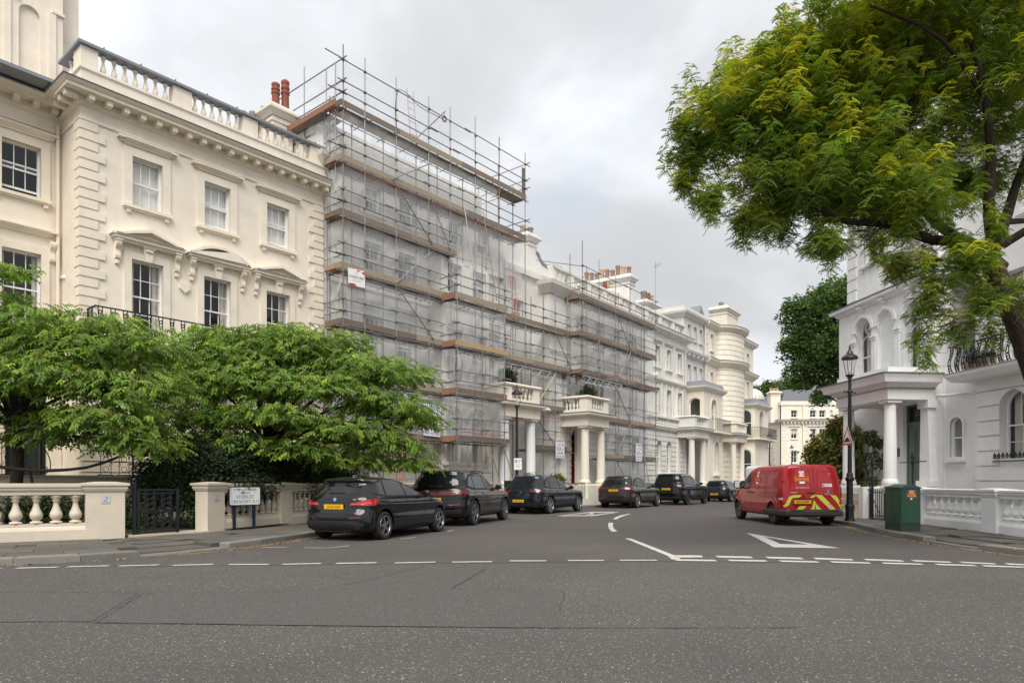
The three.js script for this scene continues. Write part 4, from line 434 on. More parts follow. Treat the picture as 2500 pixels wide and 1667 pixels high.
// rusticated courses around openings: each block its own mesh
function rustic(parent, x0, x1, y0, y1, ch, holes, m, t = .05, gap = .03, len = 99, name = 'stone_course') {
  const n = Math.round((y1 - y0) / ch), hh = (y1 - y0) / n;
  for (let i = 0; i < n; i++) { const a = y0 + i * hh + gap / 2, b = a + hh - gap; let segs = [[x0, x1, null, null]];
    for (const o of holes) { const hw = y => o.arch && y > o.y + o.h - o.w / 2 ? (y >= o.y + o.h ? 0 : Math.sqrt(Math.max(0, (o.w / 2) ** 2 - (y - (o.y + o.h - o.w / 2)) ** 2))) : o.w / 2; if (b <= o.y || a >= o.y + o.h) continue; const w = Math.max(hw(a), hw(b)) + .001, e = []; for (let k = 0; k <= 4; k++) { const y = a + (b - a) * k / 4; e.push([hw(clamp(y, o.y, o.y + o.h)) , y]); }
      segs = segs.flatMap(s => { if (o.x + w <= s[0] || o.x - w >= s[1]) return [s]; const r = []; if (o.x - w > s[0]) r.push([s[0], o.x, s[2], e.map(q => [o.x - q[0], q[1]])]); if (o.x + w < s[1]) r.push([o.x, s[1], e.map(q => [o.x + q[0], q[1]]), s[3]]); return r; }); }
    for (const [p, q, le, re] of segs) { if (q - p < .04 && !le && !re) continue; if (!le && !re) part(parent, name, bx(p, q, a, b, 0, t), m); else { const L = le ?? [[p, a], [p, b]], R = re ?? [[q, a], [q, b]]; part(parent, name, ext(polyShape([...R, ...L.slice().reverse()]), 0, t), m); } } }
}
function quoins(parent, x, dir, y0, y1, pitch, m, wide = .65, nar = .45, z = 0, sideM = 0) { const n = Math.round((y1 - y0) / pitch), p = (y1 - y0) / n; for (let i = 0; i < n; i++) { const w = i % 2 ? wide : nar; part(parent, 'quoin', bx(x, x + dir * w, y0 + i * p + .012, y0 + (i + 1) * p - .04, z, z + .045), m); if (sideM) part(parent, 'quoin', bx(x - dir * .045, x, y0 + i * p + .012, y0 + (i + 1) * p - .04, z - (i % 2 ? .30 : .42), z + .045), m); } }
function modillions(parent, x0, x1, step, y, z, m, w = .15, d = .32, h = .16) { const g = mg([bx(-w / 2, w / 2, 0, h, 0, d), bx(-w / 2 - .015, w / 2 + .015, h, h + .03, 0, d + .015)]); uvm(g); const n = Math.round((x1 - x0) / step); for (let i = 0; i <= n; i++) inst(parent, 'modillion', g, m, x0 + (x1 - x0) * i / n, y, z); }
function column(parent, x, y0, y1, z, r, m) { const h = y1 - y0; part(parent, 'column', [lathe([[0, .0], [r * 1.28, 0], [r * 1.28, .10], [r * 1.18, .13], [r * 1.2, .17], [r * 1.02, .20], [r, .24], [r * .985, h * .4], [r * .86, h - .28], [r * .93, h - .27], [r * .93, h - .235], [r * .86, h - .22], [r * .86, h - .17], [r * 1.08, h - .10], [0, h - .10]], 20).translate(x, y0, z), bx(x - r * 1.2, x + r * 1.2, y1 - .10, y1, z - r * 1.2, z + r * 1.2), bx(x - r * 1.35, x + r * 1.35, y0 - .08, y0, z - r * 1.35, z + r * 1.35)], m, null, true); }
function pot(parent, x, y, z, h, r, m, kind) { const pts = kind === 'tall' ? [[r * 1.1, 0], [r * 1.1, .08], [r * .92, .12], [r * .85, h * .55], [r * 1.05, h * .57], [r * 1.05, h * .62], [r * .85, h * .64], [r * .85, h * .70], [r * 1.02, h * .72], [r * 1.02, h * .78], [r * .85, h * .80], [r * .85, h * .86], [r * 1.0, h * .9], [r * .95, h * .97], [r * .7, h], [r * .6, h * .96]] : kind === 'banded' ? [[r, 0], [r, .06], [r * .85, .09], [r * .85, h * .3], [r * 1.1, h * .35], [r * 1.1, h * .45], [r * .9, h * .5], [r * 1.1, h * .55], [r * 1.1, h * .68], [r * .85, h * .74], [r * 1.0, h * .82], [r * .9, h], [r * .6, h]] : [[r * .92, 0], [r * .9, h * .75], [r * 1.08, h * .8], [r * 1.08, h * .95], [r * .9, h], [r * .7, h], [r * .7, h * .6]]; const g = lathe(pts, kind === 'oct' ? 8 : 14); g.translate(x, y, z); return part(parent, 'chimney_pot', g, m, null, true); }
function stack(parent, x0, x1, z0, z1, y0, y1, m) { return part(parent, 'chimney_stack', [bx(x0, x1, y0, y1 - .5, z0, z1), sweep([[x0, z0], [x0, z1], [x1, z1], [x1, z0]], [[-.1, y1 - .72], [.05, y1 - .72], [.05, y1 - .64], [-.1, y1 - .62]]), sweep([[x0, z0], [x0, z1], [x1, z1], [x1, z0]], [[-.1, y1 - .5], [.04, y1 - .5], [.14, y1 - .36], [.24, y1 - .30], [.24, y1 - .2], [-.02, y1 - .02], [-.1, y1 - .02]]), bx(x0 - .02, x1 + .02, y1 - .5, y1, z0 - .02, z1 + .02)], m); }
function ironPanel(L, x0, x1, y0, y1, z, t = .016) { // wrought scroll panel
  const w = x1 - x0, cx = (x0 + x1) / 2, h = y1 - y0; L.push(bx(x0, x1, y1 - .03, y1, z - .015, z + .015), bx(x0, x1, y0, y0 + .025, z - .012, z + .012)); for (const s of [-1, 1]) L.push(rodGeo([cx + s * w * .30, y0, z], [cx + s * w * .30, y1, z], t * .6)); for (let k = 0; k < 3; k++) { const c = new THREE.TorusGeometry(w * .17, t * .5, 5, 12); c.translate(cx, y0 + h * (.2 + .3 * k), z); L.push(c); for (const s of [-1, 1]) { const c2 = new THREE.TorusGeometry(w * .10, t * .45, 5, 9, 4.6); c2.rotateZ(s > 0 ? 0 : Math.PI); c2.translate(cx + s * w * .3, y0 + h * (.34 + .3 * k), z); L.push(c2); } }
}
function bellyBaluster(h) { const L = []; for (const s of [-1, 1]) L.push(tubeGeo([V3(s * .055, 0, 0), V3(s * .05, h * .18, .07), V3(s * .045, h * .42, .09), V3(s * .04, h * .66, .03), V3(s * .055, h * .86, .0), V3(s * .06, h, .01)], .015, .015, 5)); L.push(new THREE.TorusGeometry(.05, .02, 5, 9).translate(0, h * .86, .0), new THREE.TorusGeometry(.04, .016, 5, 9).translate(0, h * .70, .03), new THREE.OctahedronGeometry(.045).translate(0, h * .55, .06), new THREE.TorusGeometry(.045, .014, 5, 9).translate(0, h * .16, .06), new THREE.OctahedronGeometry(.04).translate(0, h * .3, .08)); return mg(L); }
const FR = (X0, Z0, deg) => ({ X: X0, Z: Z0, turn: (90 - deg) * D });
const F1 = FR(-12.66, 20, 39.7), F3 = FR(2.95, 37.66, 36.7);
function rodsTo(L, pts, r) { for (let i = 0; i < pts.length - 1; i++) L.push(rodGeo(pts[i], pts[i + 1], r, 5)); }

// ---------- house with bracketed cornice (near left) ----------
{
  const m = M.cream, H = thing('stucco_house', 'cream stucco house with balustraded parapet and pedimented windows, behind the cherry trees', 'house', F1.X, F1.Z, F1.turn);
  const bays = [1.87, 4.13, 6.41], W = 8.36;
  const w2 = bays.map(x => ({ x, y: 9.88, w: .90, h: 1.50 })), w1 = bays.map(x => ({ x, y: 5.45, w: .94, h: 2.75 })), w0 = bays.map(x => ({ x, y: 2.05, w: .98, h: 2.4 }));
  part(H, 'wall', [wallGeo(0, W, 5.28, 12.02, [...w2, ...w1], -.4, 0)], m); part(H, 'ground_floor_wall', wallGeo(0, W, 0, 5.28, w0, -.4, -.05), m);
  rustic(H, 0, W, 1.6, 5.15, .33, w0, m, .06, .045); part(H, 'plinth', bx(-.06, W, .1, 1.58, -.02, .10), m);
  part(H, 'return_wall', [bx(-.001, .4, 0, 12.02, -1.62, -.4)], m); part(H, 'side_wall', [bx(W - .02, W + .02, 0, 13.4, -9, -.4), bx(-9, W, 0, 13.4, -9.2, -9), bx(-9.2, -9, 0, 13.4, -9, -1.7)], m); part(H, 'roof', [bx(-9, W, 12.9, 13.0, -9, -.4)], M.lead);
  part(H, 'upper_floor_slab', [9.2, 5.1, 1.4].flatMap(y => [bx(.02, W - .05, y, y + .05, -8.9, -.45), bx(-8.9, 0, y, y + .05, -8.9, -2.05)]), M.darkroom);
  w2.forEach((o, i) => sash(H, { ...o, cols: 3, rt: 1, rb: 1, blind: .99, open: [0, .1, .13][i], architrave: .25, hood: 1, blocks: 1, sillx: .28, mat: m, meet: .5 }));
  w1.forEach((o, i) => sash(H, { ...o, cols: 3, rt: 2, rb: 3, curtain: .22, architrave: .22, sill: 0, mat: m, meet: .60, pediment: i === 1 ? 'arc' : 'tri', pedW: 2.22, pedY: 3.28, pedH: i === 1 ? .46 : .40 }));
  w0.forEach(o => sash(H, { ...o, cols: 3, rt: 2, rb: 2, sill: 1, mat: m, sillx: .1, curtain: .2 }));
  quoins(H, 0, 1, 5.35, 11.98, .285, m, .66, .46, 0, 1); quoins(H, W, -1, 5.35, 11.98, .285, m, .64, .44);
  // left wing, set back
  const wing = [{ x: -1.03, y: 9.86, w: .98, h: 1.5 }, { x: -1.03, y: 5.45, w: .98, h: 2.72 }, { x: -3.9, y: 9.86, w: .98, h: 1.5 }, { x: -3.9, y: 5.45, w: .98, h: 2.72 }], wd = { x: -.90, y: 1.46, w: 1.05, h: 3.0 };
  const Wg = sub(H, 'left_wing', 0, 0, -1.62); part(Wg, 'wing_wall', wallGeo(-9, 0, 0, 12.02, [...wing, wd], -.35, 0), m);
  for (const o of wing) { const up = o.y > 9; const s = sash(Wg, { ...o, cols: 3, rt: up ? 1 : 2, rb: up ? 1 : 3, open: up ? .16 : 0, meet: up ? .5 : .6, architrave: up ? .24 : .22, hood: 1, fr: up ? .06 : .34, blocks: up, sill: up ? 1 : 0, mat: m, blind: up ? undefined : undefined, curtain: up ? 0 : .14 }); if (!up) for (const k of [-1, 1]) part(s, 'console', consoleGeo(.15, .6, .2).translate(k * .78, 2.55, 0), m); }
  { const d = sub(Wg, 'front_door', wd.x, wd.y, -.22); const L = [bx(-.5, .5, 0, 2.95, -.03, .0)]; for (const [a, b, c, e] of [[-.40, -.06, .2, 1.0], [.06, .40, .2, 1.0], [-.40, -.06, 1.15, 2.2], [.06, .40, 1.15, 2.2]]) L.push(bx(a, b, c, e, 0, .02)); part(d, 'door_leaf', L, M.door); part(d, 'door_panel_frame', [bx(-.52, -.5, 0, 3, -.02, .12), bx(.5, .52, 0, 3, -.02, .12), bx(-.5, .5, 2.3, 2.36, 0, .06)], M.door); part(d, 'door_knob', new THREE.SphereGeometry(.035, 10, 8).translate(.3, 1.05, .05), M.brass); }
  part(Wg, 'door_pilaster', [bx(-.30, -.02, 1.46, 5.0, 0, .12), bx(-.34, .0, 1.46, 1.75, 0, .16), bx(-1.75, -1.47, 1.46, 5, 0, .12), bx(-1.8, .02, 4.62, 5.1, 0, .2)], m);
  part(Wg, 'entry_phone', rbx(-.24, -.14, 2.75, 2.9, .12, .15, .01), M.brass);
  part(Wg, 'security_camera', [new THREE.SphereGeometry(.075, 12, 10).translate(-.0, 7.55, .30), bx(-.05, .05, 7.55, 7.62, 0, .26)], M.frame); part(H, 'security_camera', [new THREE.SphereGeometry(.07, 12, 10).translate(7.95, 7.2, .1), new THREE.SphereGeometry(.04, 10, 8).translate(7.97, 7.18, .15)], M.frame); part(H, 'alarm_box', ext(polyShape([[-.15, .22], [.15, .22], [.17, .0], [.0, -.14], [-.17, 0]]), 0, .08).translate(3.02, 7.62, 0), M.pale);
  // entablature wraps wing, return and front
  const path = [[-9, -1.62], [0, -1.62], [0, 0], [W, 0]], P = pr => sweep(path, pr);
  part(H, 'frieze', [P([[-.3, 11.96], [.05, 11.96], [.05, 12.02], [.02, 12.05], [.02, 12.36], [-.3, 12.36]]), P([[-.3, 12.36], [.04, 12.36], [.10, 12.42], [.12, 12.46], [-.3, 12.46]])], m);
  part(H, 'cornice', [P([[-.3, 12.62], [.50, 12.62], [.50, 12.71], [.53, 12.72], [.61, 12.80], [-.3, 12.86]]), P([[-.3, 12.46], [.10, 12.46], [.10, 12.62], [-.3, 12.62]])], m); part(H, 'cornice_flashing', P([[-.2, 12.84], [.62, 12.805], [.64, 12.83], [-.2, 12.90]]), M.lead);
  modillions(H, .18, W - .1, .48, 12.45, .10, m); modillions(H, -8.6, -.25, .48, 12.45, -1.52, m); { const g = mg([bx(-.45, -.1, 12.45, 12.61, -.075, .075)]); uvm(g); for (const z of [.1, -.35, -.8]) inst(H, 'modillion', g, m, 0, 0, z); }
  // parapet
  const pp = [[0, -1.62], [0, .05], [W + .04, .05]], PP = pr => sweep(pp, pr);
  part(H, 'parapet_base', [PP([[-.34, 12.86], [.0, 12.86], [.0, 13.42], [.05, 13.45], [.05, 13.52], [-.34, 13.52]])], m);
  part(H, 'coping', PP([[-.30, 14.15], [.09, 14.15], [.09, 14.23], [-.12, 14.27], [-.30, 14.25]]), M.lead); for (let x = .6; x < W; x += 1.05) part(H, 'lead_roll', bx(x - .012, x + .012, 14.26, 14.295, -.33, .13), M.lead);
  for (const [a, b] of [[0, .46], [2.66, 3.26], [5.05, 5.6], [7.78, W + .04]]) part(H, 'parapet_pier', bx(a, b, 13.52, 14.13, -.30, .045), m);
  for (const [a, b, n] of [[.5, 2.62, 7], [3.28, 5.03, 6], [5.62, 7.76, 7]]) { balustrade(H, a, b, 13.52, .61, -.12, n, m, .085); }
  { const g = baluster(.61, .085); for (const z of [-.75, -1.1]) inst(H, 'baluster', g, m, -.02 + .14, 13.52, z); } part(H, 'parapet_pier', bx(0, .3, 13.52, 14.13, -.55, -.31), m);
  // dormer behind the parapet
  part(H, 'dormer', [bx(.9, 2.5, 12.9, 13.95, -3.4, -1.9)], M.slate); for (const x of [1.1, 1.7]) part(H, 'dormer_window', [bx(x, x + .5, 13.3, 13.9, -1.9, -1.86)], M.frame);
  // belvedere tower on the wing
  const T = sub(H, 'tower', 0, 0, -2.0); part(T, 'tower_wall', [wallGeo(-2.3, .16, 12.8, 20, [{ x: -.72, y: 11, w: .55, h: 4.75, arch: 1 }].map(o => ({ ...o, y: 13.0, h: 2.78 })), -.12, 0), bx(-2.3, .14, 12.8, 20, -1.5, -.10), bx(-2.0, .74, 12.8, 20, -2, -.42)], m); part(T, 'tower_string', [bx(-.15, .2, 15.85, 15.93, -.06, .07), bx(-2.3, -.98, 15.85, 15.93, -.06, .07)], m); part(T, 'tower_pilaster', [bx(-.24, -.03, 12.9, 15.85, 0, .05), bx(-1.38, -1.20, 12.9, 15.85, 0, .05)], m);
  // chimney on the party wall
  stack(H, 7.4, 8.3, -2.9, -2.0, 12.9, 16.35, M.cream2); pot(H, 7.72, 16.3, -2.3, 1.02, .17, M.potred, 'tall'); pot(H, 8.12, 16.3, -2.25, 1.28, .17, M.potred, 'tall'); stack(H, 6.7, 7.2, -3.6, -2.9, 12.9, 15.3, M.cream2); for (const [x, h, mm, k] of [[6.72, .8, M.potgrey, 'banded'], [7.12, .95, M.potgrey, 'banded'], [7.35, .62, M.potred, 'tall'], [7.62, 1.35, M.potgrey, 'banded']]) pot(H, x, 15.2, -3.0, h, .15, mm, k);
  // first-floor balcony with belly railing
  const B = sub(H, 'balcony', 0, 5.28, 0); part(B, 'balcony_slab', [sweep([[.15, 0], [.15, .72], [W - .25, .72], [W - .25, 0]], [[-.75, -.1], [.0, -.1], [.06, .0], [.06, .06], [-.75, .06]])], m); const bg = bellyBaluster(1.06); for (let x = .3; x < W - .3; x += .34) inst(B, 'iron_baluster', bg, M.ironblue, x, .06, .66); part(B, 'handrail', [bx(.15, W - .25, 1.11, 1.145, .64, .70), bx(.15, .2, 1.11, 1.145, 0, .66), bx(.15, W - .25, .09, .11, .65, .68)], M.ironblue); for (const z of [.1, .38]) inst(B, 'iron_baluster', bg, M.ironblue, .17, .06, z, Math.PI / 2);
  part(H, 'rainwater_pipe', [rodGeo([-.12, 5.3, -1.5], [-.12, 12.2, -1.5], .05, 8)], m);
}
// raised entrance terrace with scrolled iron railings
{
  const t = thing('entrance_terrace', 'stone entrance terrace with scrolled black railings at the dark front door', 'terrace', F1.X, F1.Z, F1.turn, .16);
  part(t, 'landing', bx(-2.6, .9, 0, 1.28, -1.5, 1.3), M.cream2); part(t, 'landing_slab', bx(-2.7, 1.6, 1.28, 1.34, -1.55, 1.4), M.step); for (let i = 0; i < 6; i++) part(t, 'step', bx(-2.0, -.4, 1.14 - i * .19 - .19, 1.14 - i * .19, 1.3 + i * .28, 1.62 + i * .28), M.step);
  for (const [x, z] of [[.62, 1.1], [-1.7, 1.1]]) { const p = sub(t, 'railing_panel', x, 1.34, z); const L = []; ironPanel(L, -.55, -.1, 0, .92, 0); ironPanel(L, -.06, .38, 0, .92, 0); L.push(bx(.38, .42, 0, .95, -.02, .02), bx(-.6, .45, .92, .95, -.02, .02)); part(p, 'scroll_panel', L, M.iron); part(p, 'scroll', [tubeGeo([V3(.42, .78, 0), V3(.55, .60, 0), V3(.62, .36, 0), V3(.60, .12, 0), V3(.50, .05, 0), V3(.46, .14, 0), V3(.51, .24, 0), V3(.56, .18, 0)], .014)], M.iron); }
}
// ---------- the terrace beyond ----------
function shell(H, x0, x1, y1, zb, m, zf = -.4) { part(H, 'side_wall', [bx(x0 - .01, x0 + .25, 0, y1, zb, zf), bx(x1 - .25, x1 + .01, 0, y1, zb, zf), bx(x0, x1, 0, y1, zb - .2, zb)], m); part(H, 'roof', bx(x0, x1, y1 - .25, y1 - .15, zb, zf), M.lead); part(H, 'upper_floor_slab', [bx(x0 + .26, x1 - .26, 5.05, 5.1, zb, zf - .06), bx(x0 + .26, x1 - .26, 9.0, 9.05, zb, zf - .06)], M.darkroom); }
const rectW = (xs, y, w, h, o = {}) => xs.map(x => ({ x, y, w, h, ...o }));
{ // scaffolded villa: canted bay and four storeys
  const m = M.offwhite, H = thing('scaffolded_house', 'white stucco villa wrapped in tall scaffolding and netting beside the cream house', 'house', F1.X, F1.Z, F1.turn), x0 = 8.42, x1 = 19.1;
  const main = [...rectW([10.75, 12.6], 9.85, .95, 1.35), ...rectW([10.75, 12.6], 5.9, 1.0, 2.3), ...rectW([10.75, 12.6], 2.0, 1.05, 2.5, { arch: 1 }), ...rectW([10.75, 12.6, 15.6, 17.6], 12.45, .85, 1.1), ...rectW([17.9], 5.9, .95, 2.2), ...rectW([17.9], 9.85, .9, 1.35)], bay = [...rectW([14.75, 16.4], 5.9, .95, 2.3), ...rectW([14.75, 16.4], 9.85, .9, 1.3)], bayG = rectW([14.75, 16.4], 2.2, 1.0, 2.5, { arch: 1 });
  part(H, 'wall', wallGeo(x0, x1, 0, 13.9, main, -.4, 0), m); part(H, 'bay_wall', [wallGeo(13.95, 17.15, 0, 11.3, [...bay, ...bayG], .5, .8), bx(13.95, 14.2, 0, 11.3, 0, .5), bx(16.9, 17.15, 0, 11.3, 0, .5), bx(13.95, 17.15, 11.2, 11.35, 0, .8)], m); shell(H, x0, x1, 13.9, -9, m);
  for (const o of main) sash(H, { ...o, cols: 2, rt: o.h > 2 ? 2 : 1, rb: o.h > 2 ? 2 : 1, architrave: .18, mat: m, curtain: .2, hood: o.y > 5 && o.y < 6, fr: .2 }); const B = sub(H, 'canted_bay', 0, 0, .8); for (const o of [...bay, ...bayG]) sash(B, { ...o, cols: 2, rt: 1, rb: 1, architrave: .16, mat: m, curtain: .2 });
  part(H, 'string_course', sweep([[x0, 0], [13.95, 0], [13.95, .8], [17.15, .8], [17.15, 0], [x1, 0]], band(.12, 5.0, 5.25)), m); part(H, 'string_course', sweep([[x0, 0], [13.95, 0], [13.95, .8], [17.15, .8], [17.15, 0], [x1, 0]], band(.08, 9.2, 9.35)), m); part(H, 'string_course', sweep([[x0, 0], [x1, 0]], band(.25, 11.55, 11.8)), m); part(H, 'cornice', sweep([[x0, -1], [x0, 0], [x1, 0], [x1, -1]], [[-.2, 13.6], [.1, 13.6], [.35, 13.85], [.4, 14.0], [-.2, 14.05]]), m);
  rustic(H, x0, 13.9, .4, 4.9, .36, main.filter(o => o.y < 3), m, .05, .04); part(H, 'attic_wall', [bx(x0, 17.6, 14.05, 15.38, -.5, -.1), bx(x0, x0 + .3, 14.05, 15.38, -6, -.5)], m); part(H, 'attic_roof', bx(x0, 17.6, 15.0, 15.1, -6, -.6), M.lead);
  stack(H, 17.2, 19.0, -6.2, -5.3, 13.8, 17.6, M.offwhite); for (let i = 0; i < 5; i++) pot(H, 17.35 + i * .36, 17.55, -5.75 + (i % 2) * .1, .9 + .12 * (i % 3), .16, i % 2 ? M.buff : M.potgrey, 'banded');
}
{ // lower linking house with shaped gable
  const m = M.offwhite, H = thing('link_house', 'low white linking house with curved gable between the two scaffolded villas', 'house', F1.X, F1.Z, F1.turn), x0 = 19.12, x1 = 24.2;
  const w = [...rectW([20.55, 22.4], 9.75, .8, 1.15), ...rectW([20.4, 22.4], 5.9, .85, 2.0), ...rectW([22.5], 2.2, .9, 2.3)]; part(H, 'wall', wallGeo(x0, x1, 0, 12.6, w, -.55, -.2), m); shell(H, x0, x1, 12.6, -9, m, -.55); const g = sub(H, 'front', 0, 0, -.2); for (const o of w) sash(g, { ...o, cols: 2, rt: 1, rb: 1, architrave: .14, mat: m, curtain: .22 });
  part(H, 'shaped_gable', ext((() => { const s = new THREE.Shape(); s.moveTo(19.1, 12); s.lineTo(25, 12); s.lineTo(25, 13.68); s.lineTo(24.2, 13.55); s.bezierCurveTo(23.6, 13.38, 23.0, 13.38, 22.75, 13.9); s.lineTo(22.6, 14.0); s.lineTo(19.1, 14.4); return s; })(), -.95, -.6, 10), m); part(H, 'gable_capping', [sweep([[24.15, -.55], [25, -.55]], [[-.45, 13.62], [.05, 13.62], [.05, 13.75], [-.45, 13.8]]), ext((() => { const s = new THREE.Shape(); s.moveTo(24.2, 13.55); s.bezierCurveTo(23.6, 13.38, 23.0, 13.38, 22.75, 13.9); s.lineTo(22.6, 13.98); s.lineTo(22.62, 14.1); s.lineTo(22.86, 14.0); s.bezierCurveTo(23.1, 13.48, 23.6, 13.48, 24.2, 13.66); return s; })(), -1.0, -.52)], M.lead);
  stack(H, 21.9, 22.7, -1.5, -.62, 12, 15.0, m); pot(H, 22.1, 14.95, -1.1, .55, .17, M.buff, 'oct'); pot(H, 22.55, 14.95, -.95, .5, .17, M.potgrey, 'oct'); part(H, 'cornice', sweep([[x0, -.2], [x1, -.2]], band(.2, 12.3, 12.6)), m);
}
function porch(X, label, name, m, x0, x1, z1, opt = {}) { // x0..x1 wide, z1 deep, on two columns
  const t = thing(name, label, 'porch', X.X, X.Z, X.turn), cr = opt.cr ?? .27, cy = opt.cy ?? 4.4, cb = opt.cb ?? 1.15, b = [[x0, 0], [x0, z1], [x1, z1], [x1, 0]], cm = opt.colM ?? m;
  part(t, 'plinth', bx(x0 - .06, x1 + .06, .1, cb - .08, -.02, z1 + .08), m); column(t, x0 + .32, cb, cy, z1 - .34, cr, cm); column(t, x1 - .32, cb, cy, z1 - .34, cr, cm); part(t, 'pilaster', [bx(x0 + .05, x0 + .5, cb, cy, -.02, .16), bx(x1 - .5, x1 - .05, cb, cy, -.02, .16)], m);
  part(t, 'entablature', [sweep(b.map(p => p), [[-.6, cy], [0, cy], [0, cy + .46], [-.6, cy + .46]]), bx(x0 + .5, x1 - .5, cy + .30, cy + .34, 0, z1 - .5), sweep(b, [[-.5, cy + .46], [.05, cy + .46], [.10, cy + .52], [.28, cy + .56], [.30, cy + .66], [-.5, cy + .70]])], m); part(t, 'flashing', sweep(b, [[-.4, cy + .66], [.31, cy + .662], [.33, cy + .70], [-.4, cy + .80]]), M.lead); part(t, 'porch_roof', bx(x0, x1, cy + .62, cy + .70, 0, z1), M.lead);
  const y0 = cy + .72, py = opt.py ?? .75; part(t, 'parapet_base', sweep(b, [[-.28, y0], [-.02, y0], [-.02, y0 + .16], [-.28, y0 + .16]]), m); part(t, 'parapet_coping', sweep(b, [[-.32, y0 + py], [.05, y0 + py], [.07, y0 + py + .06], [.03, y0 + py + .12], [-.32, y0 + py + .14]]), m);
  for (const [a, c, e, f] of [[x0 + .02, x0 + .5, z1 - .5, z1 - .02], [x1 - .5, x1 - .02, z1 - .5, z1 - .02], [x0 + .02, x0 + .3, 0, .3], [x1 - .3, x1 - .02, 0, .3]]) part(t, 'parapet_pier', bx(a, c, y0 + .16, y0 + py, e, f), m);
  if (!opt.solid) { balustrade(t, x0 + .52, x1 - .52, y0 + .16, py - .16, z1 - .15, 5, m, .07); const g = baluster(py - .16, .07); if (!opt.solidSide) for (let i = 0; i < 4; i++) inst(t, 'baluster', g, m, x0 + .15, y0 + .16, .42 + (z1 - 1.0) * (i + .5) / 4); } else part(t, 'parapet_panel', sweep(b, [[-.2, y0 + .16], [-.1, y0 + .16], [-.1, y0 + py], [-.2, y0 + py]]), m);
  if (opt.solidSide) part(t, 'parapet_panel', bx(x0 + .04, x0 + .14, y0 + .16, y0 + py, .3, z1 - .5), m);
  return t;
}
porch(F1, 'cream porch on white columns with balustrade, behind the near lamp post', 'columned_porch', M.cream, 16.95, 19.6, 2.0, { colM: stucco(.85, .86, .88), cr: .235, solidSide: 1 });
porch(F3, 'cream columned porch with red arched door, right of the lattice beam', 'columned_porch', M.cream2, -.85, 1.5, 1.9, { cr: .23, cb: 1.22, cy: 4.3 });
{ // second scaffolded villa
  const m = M.offwhite, H = thing('scaffolded_house', 'white villa behind the lower scaffolding, with long chimney stack of many pots', 'house', F3.X, F3.Z, F3.turn), x0 = -1.6, x1 = 10.2;
  const w = [...rectW([1.4, 3.6, 5.8, 8.2], 9.3, .8, 1.4), ...rectW([3.6, 5.8, 8.2], 5.9, .9, 2.0), ...rectW([4.2, 6.2, 8.4], 2.0, .95, 2.3, { arch: 1 })], d = { x: 1.02, y: 1.25, w: 1.0, h: 3.0, arch: 1 };
  part(H, 'wall', wallGeo(x0, x1, 0, 11.6, [...w, d, ...rectW([-.1, 1.3], 5.7, .75, 1.6)], -.4, 0), m); shell(H, x0, x1, 11.9, -9, m); for (const o of [...w, ...rectW([-.1, 1.3], 5.7, .75, 1.6)]) sash(H, { ...o, cols: 2, rt: 1, rb: 1, architrave: .15, mat: m, curtain: .2 });
  const D_ = sub(H, 'front_door', d.x, d.y, -.2); part(D_, 'door_leaf', ext(archPath(THREE.Shape, 0, 0, .98, 2.98), -.05, 0), M.doorred); part(D_, 'fanlight', ext((() => { const s = new THREE.Shape(); s.absarc(0, 2.44, .4, 0, Math.PI); return s; })(), 0, .01), CM.glass); part(D_, 'letter_plate', bx(-.14, .14, .95, 1.02, 0, .015), M.brass); part(D_, 'door_glazing', [bx(-.4, -.08, 1.2, 2.2, 0, .01), bx(.08, .4, 1.2, 2.2, 0, .01)], CM.glass);
  part(H, 'string_course', sweep([[x0, 0], [x1, 0]], band(.14, 4.95, 5.15)), m); part(H, 'string_course', sweep([[x0, 0], [x1, 0]], band(.12, 8.3, 8.5)), m); part(H, 'cornice', sweep([[x0, -.5], [x0, 0], [x1, 0]], [[-.2, 11.4], [.08, 11.4], [.45, 11.8], [.5, 12.0], [-.2, 12.05]]), m); rustic(H, x0, x1, .4, 4.9, .36, [...w.filter(o => o.y < 3), d], m, .05, .04);
  ringParapet(H, x0 + .3, x1, 12.05, 13.0, m);
  const S = sub(H, 'chimney', 0, 0, 0); stack(S, 10.25, 11.05, -7.5, -1.3, 11.6, 15.6, m); let k = 0; for (let z = -1.55; z > -7.3; z -= .42) pot(S, 10.65, 15.55, z, .62 + .12 * (k % 3), .16, [M.terracotta, M.buff, M.terracotta, M.potgrey][k++ % 4], k % 2 ? 'plain' : 'oct');
}
function ringParapet(H, x0, x1, y0, y1, m) { const n = Math.round((x1 - x0) / 2.0), L = (x1 - x0) / n; part(H, 'parapet_base', bx(x0, x1, y0, y0 + .12, -.3, 0), m); part(H, 'parapet_coping', sweep([[x0, 0], [x1, 0]], [[-.35, y1 - .12], [.07, y1 - .12], [.07, y1], [-.35, y1]]), m); for (let i = 0; i <= n; i++) part(H, 'parapet_pier', bx(Math.max(x0, x0 + i * L - .22), Math.min(x1, x0 + i * L + .22), y0 + .12, y1 - .12, -.28, .02), m); const g = new THREE.TorusGeometry((y1 - y0 - .26) / 2, .055, 6, 14); g.userData.ok = 1; for (let i = 0; i < n; i++) for (let k = 0; k < 3; k++) inst(H, 'pierced_ring', g, m, x0 + i * L + .22 + (L - .44) * (k + .5) / 3, (y0 + y1) / 2, -.13); }
